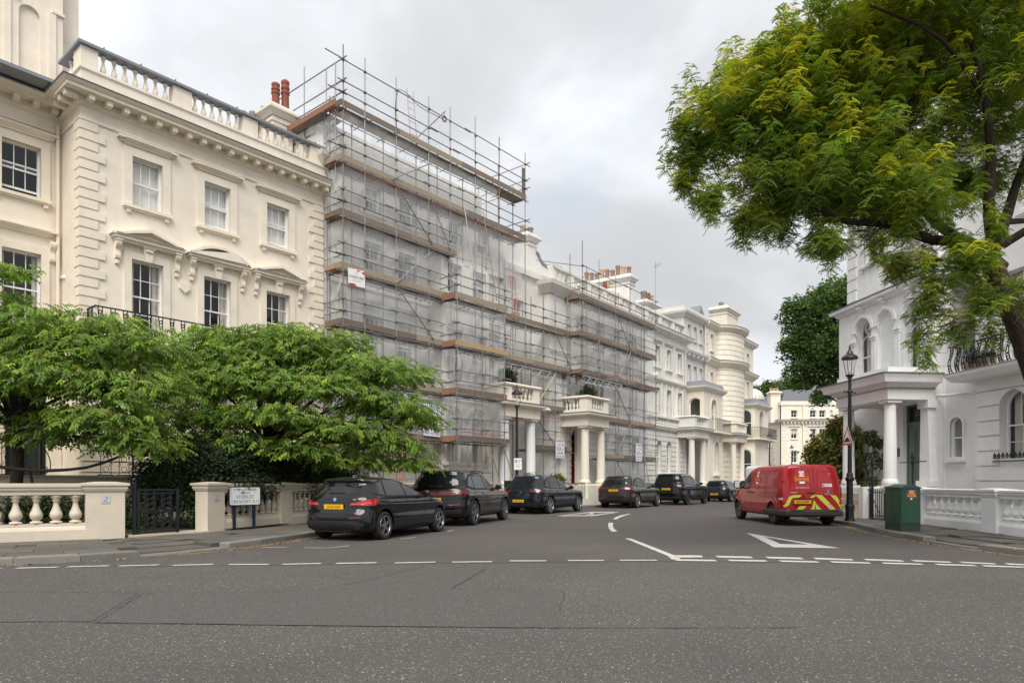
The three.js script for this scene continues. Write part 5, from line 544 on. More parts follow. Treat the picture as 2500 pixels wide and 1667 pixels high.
{ // white house with pierced parapet
  const m = M.offwhite, H = thing('terrace_house', 'white terraced house with pierced ring parapet, first beyond the scaffolding', 'house', F3.X, F3.Z, F3.turn), x0 = 10.22, x1 = 16.75, xs = [11.85, 13.75, 15.68];
  const w = [...rectW(xs, 9.3, .72, 1.42), ...rectW(xs, 5.6, .8, 2.25)], wg = rectW([12.1, 13.75], 1.95, .8, 2.25, { arch: 1 }); part(H, 'wall', [wallGeo(x0, x1, 5, 11.4, w, -.4, 0), wallGeo(x0, x1, 0, 5, wg, -.4, -.02)], m); shell(H, x0, x1, 11.9, -9, m);
  for (const o of w) sash(H, { ...o, cols: 2, rt: 1, rb: 1, architrave: .15, mat: m, curtain: .25, blocks: o.y > 9, hood: o.y > 9 }); for (const o of wg) sash(H, { ...o, cols: 1, rt: 1, rb: 1, architrave: 0, mat: m, curtain: .25 }); rustic(H, x0, x1, .4, 4.85, .34, wg, m, .06, .05);
  part(H, 'cornice', sweep([[x0, 0], [x1, 0], [x1, -1]], [[-.2, 11.2], [.06, 11.2], [.06, 11.55], [.5, 11.8], [.55, 11.98], [-.2, 12.0]]), m); part(H, 'cornice', sweep([[x0, 0], [x1, 0]], [[-.1, 8.25], [.06, 8.25], [.22, 8.4], [.24, 8.5], [-.1, 8.52]]), m); part(H, 'cornice', sweep([[x0, 0], [x1, 0]], [[-.1, 4.9], [.1, 4.9], [.26, 5.05], [.26, 5.12], [-.1, 5.15]]), m); part(H, 'cornice_flashing', sweep([[x0, 0], [x1, 0], [x1, -1]], [[-.1, 11.99], [.56, 11.98], [.58, 12.01], [-.1, 12.06]]), M.lead); modillions(H, x0 + .3, x1 - .2, .95, 11.62, .06, m, .16, .3, .16);
  part(H, 'segmental_pediment', ext((() => { const s = new THREE.Shape(); s.moveTo(-.7, 0); s.lineTo(.7, 0); s.absarc(0, -.45, .83, .57, Math.PI - .57, false); return s; })(), 0, .24).translate(11.85, 8.5, 0), m);
  for (const x of xs) part(H, 'window_pilaster', [bx(x - .68, x - .48, 5.25, 8.2, 0, .12), bx(x + .48, x + .68, 5.25, 8.2, 0, .12)], m); part(H, 'balcony_front', [bx(x0, 15.0, 5.15, 5.25, 0, .3), bx(x0, 15.0, 5.75, 5.88, 0, .3)], m); const g = baluster(.5, .06); for (let x = x0 + .3; x < 14.9; x += .24) inst(H, 'baluster', g, m, x, 5.25, .18);
  ringParapet(H, x0, x1, 12.0, 13.0, m); part(H, 'rainwater_pipe', rodGeo([x1 - .08, .3, .08], [x1 - .08, 11.4, .08], .055, 8), M.grey);
  stack(H, 9.6, 10.1, -3.4, -2.4, 12, 14.6, m); for (const [x, mm] of [[9.7, M.potred], [9.95, M.buff]]) pot(H, x, 14.55, -2.9, .6, .15, mm, 'banded');
}
porch(F3, 'white columned porch with balustraded top beyond the parked square suv', 'columned_porch', M.offwhite, 15.0, 17.8, 1.45, { cr: .225, cy: 4.55, cb: 1.15, solidSide: 1, py: .72 });
{ // grey-white linking block
  const m = M.grey, H = thing('link_block', 'tall pale grey block with three narrow windows per floor, left of the cream bow', 'house', F3.X, F3.Z, F3.turn), x0 = 16.77, x1 = 20.88, xs = [17.75, 18.95, 20.15];
  const w = [...rectW(xs, 12.25, .6, 1.05), ...rectW(xs, 8.75, .6, 1.5)]; part(H, 'wall', wallGeo(x0, x1, 0, 13.9, w, -.5, -.12), m); shell(H, x0, x1, 13.9, -6.5, m, -.5); const g = sub(H, 'front', 0, 0, -.12); for (const o of w) sash(g, { ...o, cols: 2, rt: 1, rb: 1, architrave: .12, mat: m, blind: .3, sillx: .12 });
  const p = [[x0, -6], [x0, -.12], [x1, -.12]]; part(H, 'cornice', sweep(p, [[-.2, 13.75], [.08, 13.75], [.38, 14.0], [.42, 14.15], [-.2, 14.2]]), m); part(H, 'cornice', sweep(p, [[-.3, 14.2], [.12, 14.2], [.12, 14.55], [-.3, 14.6]]), m); part(H, 'cornice', sweep([[x0, -.12], [x1, -.12]], [[-.1, 10.75], [.06, 10.75], [.4, 11.1], [.45, 11.25], [-.1, 11.3]]), m); modillions(H, x0 + .3, x1 - .2, .9, 10.85, -.05, m, .16, .3, .16);
  stack(H, 16.9, 19.3, -4.2, -3.2, 14, 15.6, m); for (const [x, mm, k] of [[17.4, M.potgrey, 'plain'], [18.1, M.potred, 'banded'], [18.7, M.buff, 'oct']]) pot(H, x, 15.55, -3.7, .8, .24, mm, k); part(H, 'rainwater_pipe', rodGeo([x1 - .06, 5, .0], [x1 - .06, 13.8, .0], .06, 8), m);
  part(H, 'aerial', [rodGeo([19.4, 15.4, -3.6], [19.4, 19.2, -3.6], .02), rodGeo([18.9, 18.6, -3.6], [20.5, 19.3, -3.6], .015), ...[0, 1, 2, 3, 4].map(i => rodGeo([19.3 + i * .25, 18.6 + i * .11, -3.6], [19.3 + i * .25, 18.95 + i * .11, -3.6], .01))], M.tube);
}
function canted(H, name, x0, x1, z1, y0, y1, m, arch) { // projecting bay: left cheek faces us
  const g = sub(H, name); const ho = [{ x: (x0 + x1) / 2, y: arch.y, w: arch.w, h: arch.h, arch: 1 }]; part(g, 'bay_front', wallGeo(x0 + .02, x1, y0, y1, ho, z1 - .3, z1), m); const c = wallGeo(0, z1 - .02, y0, y1, [{ x: z1 / 2, y: arch.y, w: arch.w2 ?? arch.w, h: arch.h, arch: 1 }], -.3, 0); c.rotateY(-Math.PI / 2); c.translate(x0, 0, 0); part(g, 'bay_cheek', c, m); part(g, 'bay_cheek', bx(x1 - .3, x1, y0, y1, 0, z1 - .3), m);
  return g;
}
{ // cream house with rusticated bow
  const m = M.cream2, H = thing('terrace_house', 'cream terraced house with rounded rusticated bow and wide chimney', 'house', F3.X, F3.Z, F3.turn), x0 = 20.9, x1 = 33;
  const w = [...rectW([22.2], 12.0, .6, 1.3), ...rectW([22.2], 8.7, .6, 1.5), ...rectW([29.6, 31.3], 11.8, .7, 1.3), ...rectW([29.6, 31.3], 8.9, .7, 1.6)]; part(H, 'wall', wallGeo(x0, x1, 0, 13.9, w, -.4, 0), m); shell(H, x0, x1, 13.9, -9, m); for (const o of w) sash(H, { ...o, cols: 1, rt: 1, rb: 1, architrave: .12, mat: m, curtain: .2, sillx: .12 });
  const bow = []; for (let i = 0; i <= 18; i++) { const a = Math.PI - i / 18 * Math.PI; bow.push([25.85 + Math.cos(a) * 2.45, Math.sin(a) * 1.25]); } part(H, 'bow_wall', sweep(bow, [[-.4, .2], [-.05, .2], [-.05, 13.9], [-.4, 13.9]]), m); for (let y = .5; y < 13.6; y += .42) if (Math.abs(y - 11.0) > .35) part(H, 'stone_course', sweep(bow, [[-.1, y], [0, y], [0, y + .36], [-.1, y + .36]]), m);
  const crn = [[x0, 0], [23.4, 0], ...bow, [28.3, 0], [x1, 0], [x1, -3]]; part(H, 'cornice', sweep(crn, [[-.2, 13.75], [.08, 13.75], [.36, 14.0], [.4, 14.15], [-.2, 14.2]]), m); part(H, 'cornice', sweep(crn, [[-.1, 10.75], [.06, 10.75], [.4, 11.1], [.45, 11.25], [-.1, 11.3]]), m); part(H, 'cornice_flashing', sweep(crn, [[-.1, 14.2], [.41, 14.16], [.43, 14.2], [-.1, 14.26]]), M.lead); part(H, 'cornice_flashing', sweep(crn, [[-.1, 11.3], [.46, 11.26], [.48, 11.3], [-.1, 11.36]]), M.lead); quoins(H, x0, 1, 5.2, 13.6, .42, m, .5, .3);
  stack(H, 24.4, 27.2, -1.0, .5, 13.9, 16.1, m); pot(H, 25.3, 16.05, -.3, .55, .2, M.potgrey, 'plain'); pot(H, 26.4, 16.05, -.3, .55, .2, M.buff, 'plain'); part(H, 'dormer_roof', ext(polyShape([[21.5, 14.2], [24.2, 14.2], [22.6, 15.9]]), -3, -1), M.slate); stack(H, 29.8, 31.2, -4, -3, 13.9, 15.4, m); pot(H, 30.5, 15.4, -3.5, .6, .2, M.buff, 'oct'); part(H, 'mansard_roof', ext(polyShape([[28.6, 14.0], [33.2, 14.0], [32.2, 15.2], [29.2, 15.2]]), -6, -.8), M.slate);
  const b1 = canted(H, 'porch_bay', 17.0, 21.0, 1.35, 5.05, 8.35, m, { y: 5.3, w: 1.0, w2: .95, h: 2.3 }); sash(b1, { x: 19.0, y: 5.3, z: 1.35, w: 1.0, h: 2.3, arch: 1, cols: 1, rt: 1, rb: 1, architrave: .16, mat: m, sill: 0, curtain: .3 }); part(b1, 'cheek_window_frame', (() => { const g = ringGeo(archPath(THREE.Shape, .675, 5.3, .95, 2.3), archPath(THREE.Path, .675, 5.36, .83, 2.18), -.2, -.14); g.rotateY(-Math.PI / 2); g.translate(17.0, 0, 0); return g; })(), M.frame); part(b1, 'bay_cornice', sweep([[17, 0], [17, 1.35], [21, 1.35], [21, 0]], [[-.3, 8.1], [.05, 8.1], [.3, 8.35], [.32, 8.45], [-.3, 8.5]]), m); part(b1, 'lead_roof', sweep([[17, 0], [17, 1.35], [21, 1.35], [21, 0]], [[-1.3, 8.5], [.1, 8.45], [.02, 8.85], [-1.3, 8.9]]), M.lead); part(b1, 'ground_floor', wallGeo(17.9, 21, 0, 5.05, [{ x: 19.6, y: 1.9, w: .8, h: 2.5, arch: 1 }], 1.0, 1.35), m); sash(b1, { x: 19.6, y: 1.9, z: 1.35, w: .8, h: 2.5, arch: 1, cols: 1, rt: 1, rb: 1, architrave: .16, mat: m, curtain: .3 });
  const b2 = canted(H, 'porch_bay', 28.3, 32.2, 1.6, 0, 8.0, m, { y: 5.3, w: 1.1, w2: 1.1, h: 2.35 }); part(b2, 'bay_cornice', sweep([[28.3, 0], [28.3, 1.6], [32.2, 1.6], [32.2, 0]], [[-.3, 7.8], [.05, 7.8], [.32, 8.05], [.34, 8.15], [-.3, 8.2]]), m); part(b2, 'lead_roof', sweep([[28.3, 0], [28.3, 1.6], [32.2, 1.6], [32.2, 0]], [[-1.5, 8.2], [.1, 8.15], [.02, 8.6], [-1.5, 8.65]]), M.lead);
  for (const [y, h] of [[5.3, 2.35], [1.6, 2.6]]) { const mk = (z0, z1, g) => { g.rotateY(-Math.PI / 2); g.translate(28.3, 0, 0); return g; }; part(b2, 'cheek_window_frame', [mk(0, 0, ringGeo(archPath(THREE.Shape, .8, y, 1.1, h), archPath(THREE.Path, .8, y + .06, .98, h - .12), -.02, .05)), bx(28.27, 28.33, y + h * .5 - .03, y + h * .5 + .03, .3, 1.3)], M.frame); part(b2, 'cheek_pane', mk(0, 0, ext(archPath(THREE.Shape, .8, y + .06, .98, h - .12), .0, .01)), phy(.05, .06, .055, .04)); part(b2, 'cheek_surround', mk(0, 0, ringGeo(archPath(THREE.Shape, .8, y - .02, 1.44, h + .18), archPath(THREE.Path, .8, y, 1.1, h), 0, .07)), m); }
  for (const [a, b, z] of [[18.2, 21.4, 1.4], [28.0, 33, 1.65]]) { const B = sub(H, 'balcony', 0, 5.15, 0); part(B, 'balcony_slab', bx(a, b, -.12, 0, 0, z + .55), m); const L = [bx(a, b, .92, .95, z + .48, z + .52), bx(a, a + .03, .92, .95, 0, z + .5)]; for (let x = a; x <= b; x += .13) L.push(rodGeo([x, 0, z + .5], [x, .93, z + .5], .011, 5)); for (let q = .1; q < z + .5; q += .13) L.push(rodGeo([a, 0, q], [a, .93, q], .011, 5)); part(B, 'railing', L, M.iron); }
}
porch(F3, 'cream columned porch with solid parapet, farthest porch along the terrace', 'columned_porch', M.cream2, 23.0, 25.7, 1.75, { cr: .225, cy: 4.6, cb: 1.1, solid: 1, py: .7 });
// ---------- scaffolding ----------
const cyl1 = new THREE.CylinderGeometry(1, 1, 1, 7); const box1 = new THREE.BoxGeometry(1, 1, 1);
const boardM = [std(.215, .170, .135, .85, { map: wet(mottle, .8) }), std(.27, .215, .165, .85, { map: wet(mottle, .6) }), std(.18, .140, .112, .85, { map: wet(mottle, .9) }), std(.33, .27, .20, .85, { map: wet(mottle, .7) }), std(.235, .175, .135, .85, { map: wet(mottle, .75) })], boardEnd = std(.27, .13, .085, .8), boardNew = std(.46, .33, .17, .8, { map: wet(mottle, .7) });
const netM = std(.80, .81, .82, .95, { transparent: true, opacity: .27 }), netThin = std(.74, .75, .77, .95, { transparent: true, opacity: .15 }), tapeM = std(.40, .12, .09, .8);
function tube(parent, name, a, b, m = M.tube, r = .0242) { const A = V3(...a), Bv = V3(...b), d = Bv.clone().sub(A), o = new THREE.Mesh(cyl1, m); o.name = name; o.position.copy(A).add(Bv).multiplyScalar(.5); o.scale.set(r, d.length(), r); o.quaternion.setFromUnitVectors(_up, d.normalize()); o.castShadow = o.receiveShadow = true; parent.add(o); return o; }
function plank(parent, x0, x1, y0, y1, z0, z1, m) { const o = new THREE.Mesh(box1, m); o.name = 'scaffold_board'; o.position.set((x0 + x1) / 2, (y0 + y1) / 2, (z0 + z1) / 2); o.scale.set(x1 - x0, y1 - y0, z1 - z0); o.rotation.z = rr(-.004, .004); o.castShadow = o.receiveShadow = true; parent.add(o); return o; }
function net(parent, p0, p1, y0, y1, m = netM, amp = .04) { // hung sheet from plan point p0 to p1
  const L = Math.hypot(p1[0] - p0[0], p1[1] - p0[1]), nx = Math.max(6, Math.round(L / .12)), ny = 14, g = new THREE.PlaneGeometry(1, 1, nx, ny), P = g.attributes.position, s = rnd() * 50, dx = (p1[0] - p0[0]) / L, dz = (p1[1] - p0[1]) / L;
  for (let i = 0; i < P.count; i++) { const u = P.getX(i) + .5, v = P.getY(i) + .5, e = Math.sin(Math.PI * clamp(v * 1.0)), q = amp * (e * .9 + .15) * (n2(u * L * .8 + s, v * 1.1) * .9 + n2(u * L * 3.2 + s, v * 1.6 + 9) * .5 + n2(u * L * 7 + v * 3 + s, v * .6) * .4), sag = -.10 * Math.sin(Math.PI * ((u * L / 1.7) % 1)) * v * v; P.setXYZ(i, p0[0] + dx * u * L - dz * q * -1, y0 + (y1 - y0) * v + sag * .6, p0[1] + dz * u * L - dx * q); }
  g.computeVertexNormals(); const o = new THREE.Mesh(g, m); o.name = 'netting'; o.castShadow = o.receiveShadow = true; parent.add(o); return o;
}
function deck(S, x0, x1, y, z0, z1, toe = true, brand = 0) {
  const n = Math.max(2, Math.round((z1 - z0) / .235)), L = 3.6; for (let k = 0; k < n; k++) { let x = x0 - rnd() * 1.2; while (x < x1) { const a = Math.max(x, x0 - .08), b = Math.min(x + L, x1 + .1); if (b - a > .2) plank(S, a, b - .01, y - .04 + (k % 2) * .001, y, z0 + k * .235, z0 + k * .235 + .225, boardM[(rnd() * 5) | 0]); x += L; } }
  if (toe) { let x = x0 - .05; while (x < x1) { const b = Math.min(x + rr(2.4, 3.9), x1 + .12); plank(S, x, b - .012, y + .005, y + .225, z1 + .005, z1 + .043, brand || boardM[(rnd() * 5) | 0]); x = b; } }
}
const coupG = mg([new THREE.BoxGeometry(.09, .07, .09), new THREE.BoxGeometry(.13, .035, .05)]);
function couplers(S, pts) { const o = new THREE.InstancedMesh(coupG, M.coupler, pts.length), mt = new THREE.Matrix4(); pts.forEach((p, i) => { mt.makeRotationY(rnd() * 3); mt.setPosition(...p); o.setMatrixAt(i, mt); }); o.name = 'couplers'; o.userData.kind = 'stuff'; o.castShadow = true; S.add(o); }
function putlogs(S, x0, x1, y, z0, z1, step = 1.2) { for (let x = x0; x <= x1; x += step) tube(S, 'transom', [x, y, z0], [x, y, z1 + .12], M.tubeold); }
function grid(S, o) { // o: {xs, zi, zo, y0, yTop, levels:[{y, x0, x1, brand, rails}], noNet}
  const C = []; o.xs.forEach((x, i) => { const top = o.tops ? o.tops[i] : o.yTop; tube(S, 'standard', [x, o.y0, o.zo], [x + rr(-.02, .02), top, o.zo + rr(-.02, .02)], rnd() < .2 ? M.tubeold : M.tube); if (o.inner !== 0) tube(S, 'standard', [x, o.y0, o.zi], [x, Math.min(top, o.innerTop ?? top) - rr(.2, .9), o.zi], M.tubeold); });
  for (const l of o.levels) { const { y, x0, x1 } = l; deck(S, x0, x1, y, o.zi + .05, o.zo - .03, true, l.brand); for (const z of [o.zi, o.zo]) tube(S, 'ledger', [x0 - rr(.1, .3), y - .09, z], [x1 + rr(.1, .3), y - .09, z]); putlogs(S, x0 + .1, x1, y - .065, o.zi - .25, o.zo); for (const h of l.rails ?? [.52, .95]) { let a = x0 - rr(.1, .35); const cut = rr(.35, .65) * (x1 - x0) + x0; tube(S, 'guard_rail', [a, y + h, o.zo + .03], [cut + .2, y + h, o.zo + .03], rnd() < .25 ? M.tubeold : M.tube); tube(S, 'guard_rail', [cut - .2, y + h + .05, o.zo + .035], [x1 + rr(.1, .4), y + h, o.zo + .03]); for (const x of o.xs) if (x >= x0 - .1 && x <= x1 + .1) C.push([x, y + h, o.zo + .02]); } for (const x of o.xs) if (x >= x0 - .1 && x <= x1 + .1) C.push([x, y - .09, o.zo], [x, y - .09, o.zi]); }
  couplers(S, C);
}
function ladder(S, a, b, m, w = .36) { const A = V3(...a), Bv = V3(...b), n = Math.round(A.distanceTo(Bv) / .28); for (const s of [-1, 1]) tube(S, 'ladder_stile', [a[0] + s * w / 2, a[1], a[2]], [b[0] + s * w / 2, b[1], b[2]], m, .022); for (let i = 1; i < n; i++) { const p = A.clone().lerp(Bv, i / n); tube(S, 'ladder_rung', [p.x - w / 2, p.y, p.z], [p.x + w / 2, p.y, p.z], m, .014); } }
function lattice(S, x0, x1, y0, y1, z) { tube(S, 'lattice_chord', [x0, y0, z], [x1, y0, z], M.alu); tube(S, 'lattice_chord', [x0, y1, z], [x1, y1, z], M.alu); const n = Math.round((x1 - x0) / .38); for (let i = 0; i < n; i++) { const a = x0 + (x1 - x0) * i / n, b = x0 + (x1 - x0) * (i + 1) / n; tube(S, 'lattice_web', [a, i % 2 ? y0 : y1, z], [b, i % 2 ? y1 : y0, z], M.alu, .017); } }
{
  const S = thing('scaffolding', 'tall netted scaffolding wrapping the white villa beside the cream house', 'scaffolding', F1.X, F1.Z, F1.turn, 0);
  const L = [15.5, 13.45, 11.4, 9.38, 7.27, 5.2, 3.1], xs = [8.41, 9.44, 11.03, 12.85, 14.12, 15.77, 17.42, 19.45];
  grid(S, { xs, zi: .36, zo: 1.18, y0: .16, tops: [17.8, 17.78, 17.75, 17.74, 17.84, 18.1, 17.8, 17.8], innerTop: 16.6, levels: [{ y: L[0], x0: 8.41, x1: 19.4, rails: [.50, .92, 1.72] }, { y: L[1], x0: 8.41, x1: 19.4 }, { y: L[2], x0: 8.41, x1: 14.4 }, { y: L[3], x0: 8.41, x1: 13.9 }, { y: L[4], x0: 8.41, x1: 13.9 }, { y: L[5], x0: 8.41, x1: 13.9 }, { y: L[6], x0: 8.41, x1: 13.9 }] });
  // stage around the canted bay
  grid(S, { xs: [13.68, 15.32, 16.85], zi: 1.15, zo: 2.02, y0: .16, yTop: 11.7, inner: 0, levels: [{ y: 9.25, x0: 13.68, x1: 16.95 }, { y: 7.2, x0: 13.68, x1: 16.95, brand: boardNew }, { y: 5.15, x0: 13.68, x1: 16.9 }, { y: 3.1, x0: 13.68, x1: 17.1 }] });
  for (const y of [9.25, 7.2, 5.15, 3.1]) { plank(S, 13.6, 13.64, y + .0, y + .22, 1.18, 2.0, boardEnd); for (const h of [.5, .95]) tube(S, 'guard_rail', [13.66, y + h, 1.0], [13.66, y + h, 2.25]); }
  tube(S, 'standard', [13.95, .16, 1.45], [13.95, 9.9, 1.45]); tube(S, 'standard', [13.82, .16, 1.72], [13.82, 9.9, 1.72], M.tubeold);
  // link section
  grid(S, { xs: [17.9, 19.45, 20.95, 22.0, 23.15], zi: .36, zo: 1.18, y0: .16, tops: [11.6, 11.2, 11.6, 11.3, 11.5], levels: [{ y: 9.3, x0: 17.5, x1: 23.2 }, { y: 7.3, x0: 17.5, x1: 23.2 }, { y: 5.1, x0: 20.3, x1: 23.2 }, { y: 3.0, x0: 19.9, x1: 23.4 }] });
  lattice(S, 17.7, 21.6, 6.78, 7.1, 1.2); lattice(S, 20.2, 22.4, 6.78, 7.1, 1.0);
  // left return: closing rails, toe boards and tail tubes
  for (const x of [7.7]) for (const z of [.22, .8]) tube(S, 'standard', [8.35 - .28 * 0, 12.8, z], [8.35, 17.2, z]); tube(S, 'standard', [8.36, .3, .25], [8.36, 13.2, .25], M.tube);
  for (const y of L) { plank(S, 8.30, 8.335, y, y + .22, .2, 1.2, boardM[(rnd() * 5) | 0]); for (let k = 0; k < 3; k++) plank(S, 8.18, 8.26, y - .04, y, .3 + k * .235, .52 + k * .235, boardEnd); for (const h of [.5, .95]) tube(S, 'guard_rail', [8.38, y + h, .05], [8.38, y + h, 1.42]); tube(S, 'tail_tube', [7.75, y + .5, 1.16], [8.6, y + .5, 1.16], M.tubeold); }
  for (const h of [16.0, 16.42, 17.25]) tube(S, 'guard_rail', [8.38, h, -3.6], [8.38, h, 1.45]); for (const z of [-1.3, -2.6, -3.3]) tube(S, 'standard', [8.38, 14.0, z], [8.38, 17.9, z]); for (let k = 0; k < 4; k++) plank(S, 8.1 + k * .235, 8.32 + k * .235, 15.42, 15.46, -3.4, .3, boardM[k]); plank(S, 8.04, 8.08, 15.4, 15.62, -3.4, 1.2, boardEnd);
  tube(S, 'tail_tube', [7.6, 17.25, 1.2], [8.6, 17.25, 1.2]);
  // far end
  for (const h of [13.95, 14.4, 16.0, 16.42, 17.22]) tube(S, 'guard_rail', [19.43, h, -2.5], [19.43, h, 1.5]); for (const z of [-.6, -2.0]) tube(S, 'standard', [19.43, 13.3, z], [19.43, 17.6, z], M.tubeold);
  plank(S, 19.2, 19.42, 15.4, 17.0, 1.15, 1.19, boardM[2]);
  for (const [a, b, m] of [[[11.05, 13.3], [13.0, 11.5], M.tubeold], [[10.75, 13.5], [12.95, 14.95], M.tube], [[11.0, 9.4], [12.9, 11.1], M.tube], [[11.0, 9.25], [13.1, 7.4], M.tubeold], [[10.9, 5.3], [13.0, 7.1], M.tube], [[21.9, 9.2], [23.6, 7.2], M.tubeold], [[20.1, 5.0], [21.9, 7.0], M.tubeyellow], [[20.3, 4.6], [22.3, 2.9], M.tubeold], [[20.6, .9], [22.3, 2.9], M.tube], [[12.9, 13.45], [14.1, 11.5], M.tube]]) tube(S, 'brace', [a[0], a[1], 1.24], [b[0], b[1], 1.24], m);
  for (const x of [9.4, 11.0, 12.9, 14.4, 15.9, 16.9]) tube(S, 'brace', [x + .45, .16, x > 13.6 ? 2.6 : 1.9], [x - .1, 3.0, x > 13.6 ? 2.0 : 1.15], M.tubeold); tube(S, 'ledger', [8.2, 1.75, 1.22], [16.8, 1.75, 1.22]);
  for (const x of [14.9, 16.2]) tube(S, 'tie_tube', [x, 9.6, 2.1], [x, 13.9, 1.25], x > 15 ? M.tubeold : M.tube);
  // netting, lift by lift
  for (let i = 0; i < 6; i++) { const y1 = L[i] - .1, y0 = L[i + 1] + (i === 0 ? .15 : .02); const xe = i === 0 ? 17.4 : i === 1 ? 19.3 : 13.9; net(S, [8.46, 1.1], [(8.46 + xe) / 2, 1.1], y0, y1, netM, i === 0 ? .08 : .045); net(S, [(8.46 + xe) / 2, 1.1], [xe, 1.1], y0, y1); net(S, [8.43, .05], [8.43, 1.12], y0, y1, netM, .16); }
  net(S, [8.5, 1.1], [14, 1.1], 15.6, 17.25, netThin, .05); net(S, [14, 1.1], [19.3, 1.1], 15.6, 17.22, netThin, .05); net(S, [8.4, -1.0], [8.4, 1.1], 15.6, 17.2, netThin, .12); net(S, [8.36, -.9], [8.36, .95], 14.1, 15.4, netM, .22);
  net(S, [14.3, 1.1], [17.5, 1.1], 9.5, 11.4); for (const [a, b] of [[7.25, 9.15], [5.2, 7.1], [3.15, 5.05]]) { net(S, [13.72, 1.94], [16.9, 1.94], a, b, netM, .09); net(S, [13.66, 1.15], [13.66, 1.98], a, b, netM, .05); }
  net(S, [17.4, 1.08], [23.2, 1.08], 7.35, 9.2); net(S, [17.6, 1.08], [23.2, 1.08], 9.4, 10.9, netThin); net(S, [20.1, 1.08], [23.3, 1.08], 3.1, 6.9, netM, .1); net(S, [20.0, 1.05], [23.4, 1.05], .6, 2.9, netM, .05);
  for (const [y, x0, x1] of [[13.3, 8.5, 19.3], [9.9, 8.6, 8.9], [3.5, 13.9, 16.8], [4.75, 19.9, 22.9]]) { const pts = []; for (let x = x0; x <= x1 + .01; x += (x1 - x0) / 12) pts.push(V3(x, y - .06 * Math.abs(Math.sin(x * 1.1)), y < 4 && x < 17 ? 2.1 : 1.26)); part(S, 'warning_tape', tubeGeo(pts, .018, .018, 4), tapeM); }
  ladder(S, [12.35, 15.5, .8], [12.2, 17.95, .7], std(.50, .42, .42, .6)); ladder(S, [10.9, .3, 1.5], [11.3, 4.4, 1.0], std(.55, .13, .04, .6)); ladder(S, [18.9, 7.3, .75], [19.2, 10.6, .7], std(.55, .22, .16, .6)); ladder(S, [19.3, 9.3, .7], [19.05, 12.2, .6], std(.55, .22, .16, .6)); ladder(S, [8.95, 7.3, .7], [8.85, 9.2, .6], M.alu);
  // hoist gin on a cantilever
  tube(S, 'hoist_arm', [12.7, 16.0, .2], [13.5, 17.3, 1.5]); part(S, 'hoist_pulley', [new THREE.TorusGeometry(.11, .035, 6, 12).translate(13.45, 16.95, 1.5), rodGeo([13.45, 17.25, 1.5], [13.45, 17.0, 1.5], .012)], M.coupler); part(S, 'hoist_rope', tubeGeo([V3(13.4, 16.9, 1.5), V3(12.0, 17.0, 1.35), V3(11.2, 17.35, 1.25), V3(10.9, 16.4, 1.26), V3(11.0, 15.6, 1.25)], .016, .016, 4), M.black);
  part(S, 'debris_bag', new THREE.SphereGeometry(.35, 12, 8).scale(1.3, .4, .8).translate(20.6, 5.0, 1.5), std(.7, .7, .7, .9));
  part(S, 'kentledge_post', bx(8.98, 9.14, .2, 2.0, 1.7, 1.86), boardM[2]);
}
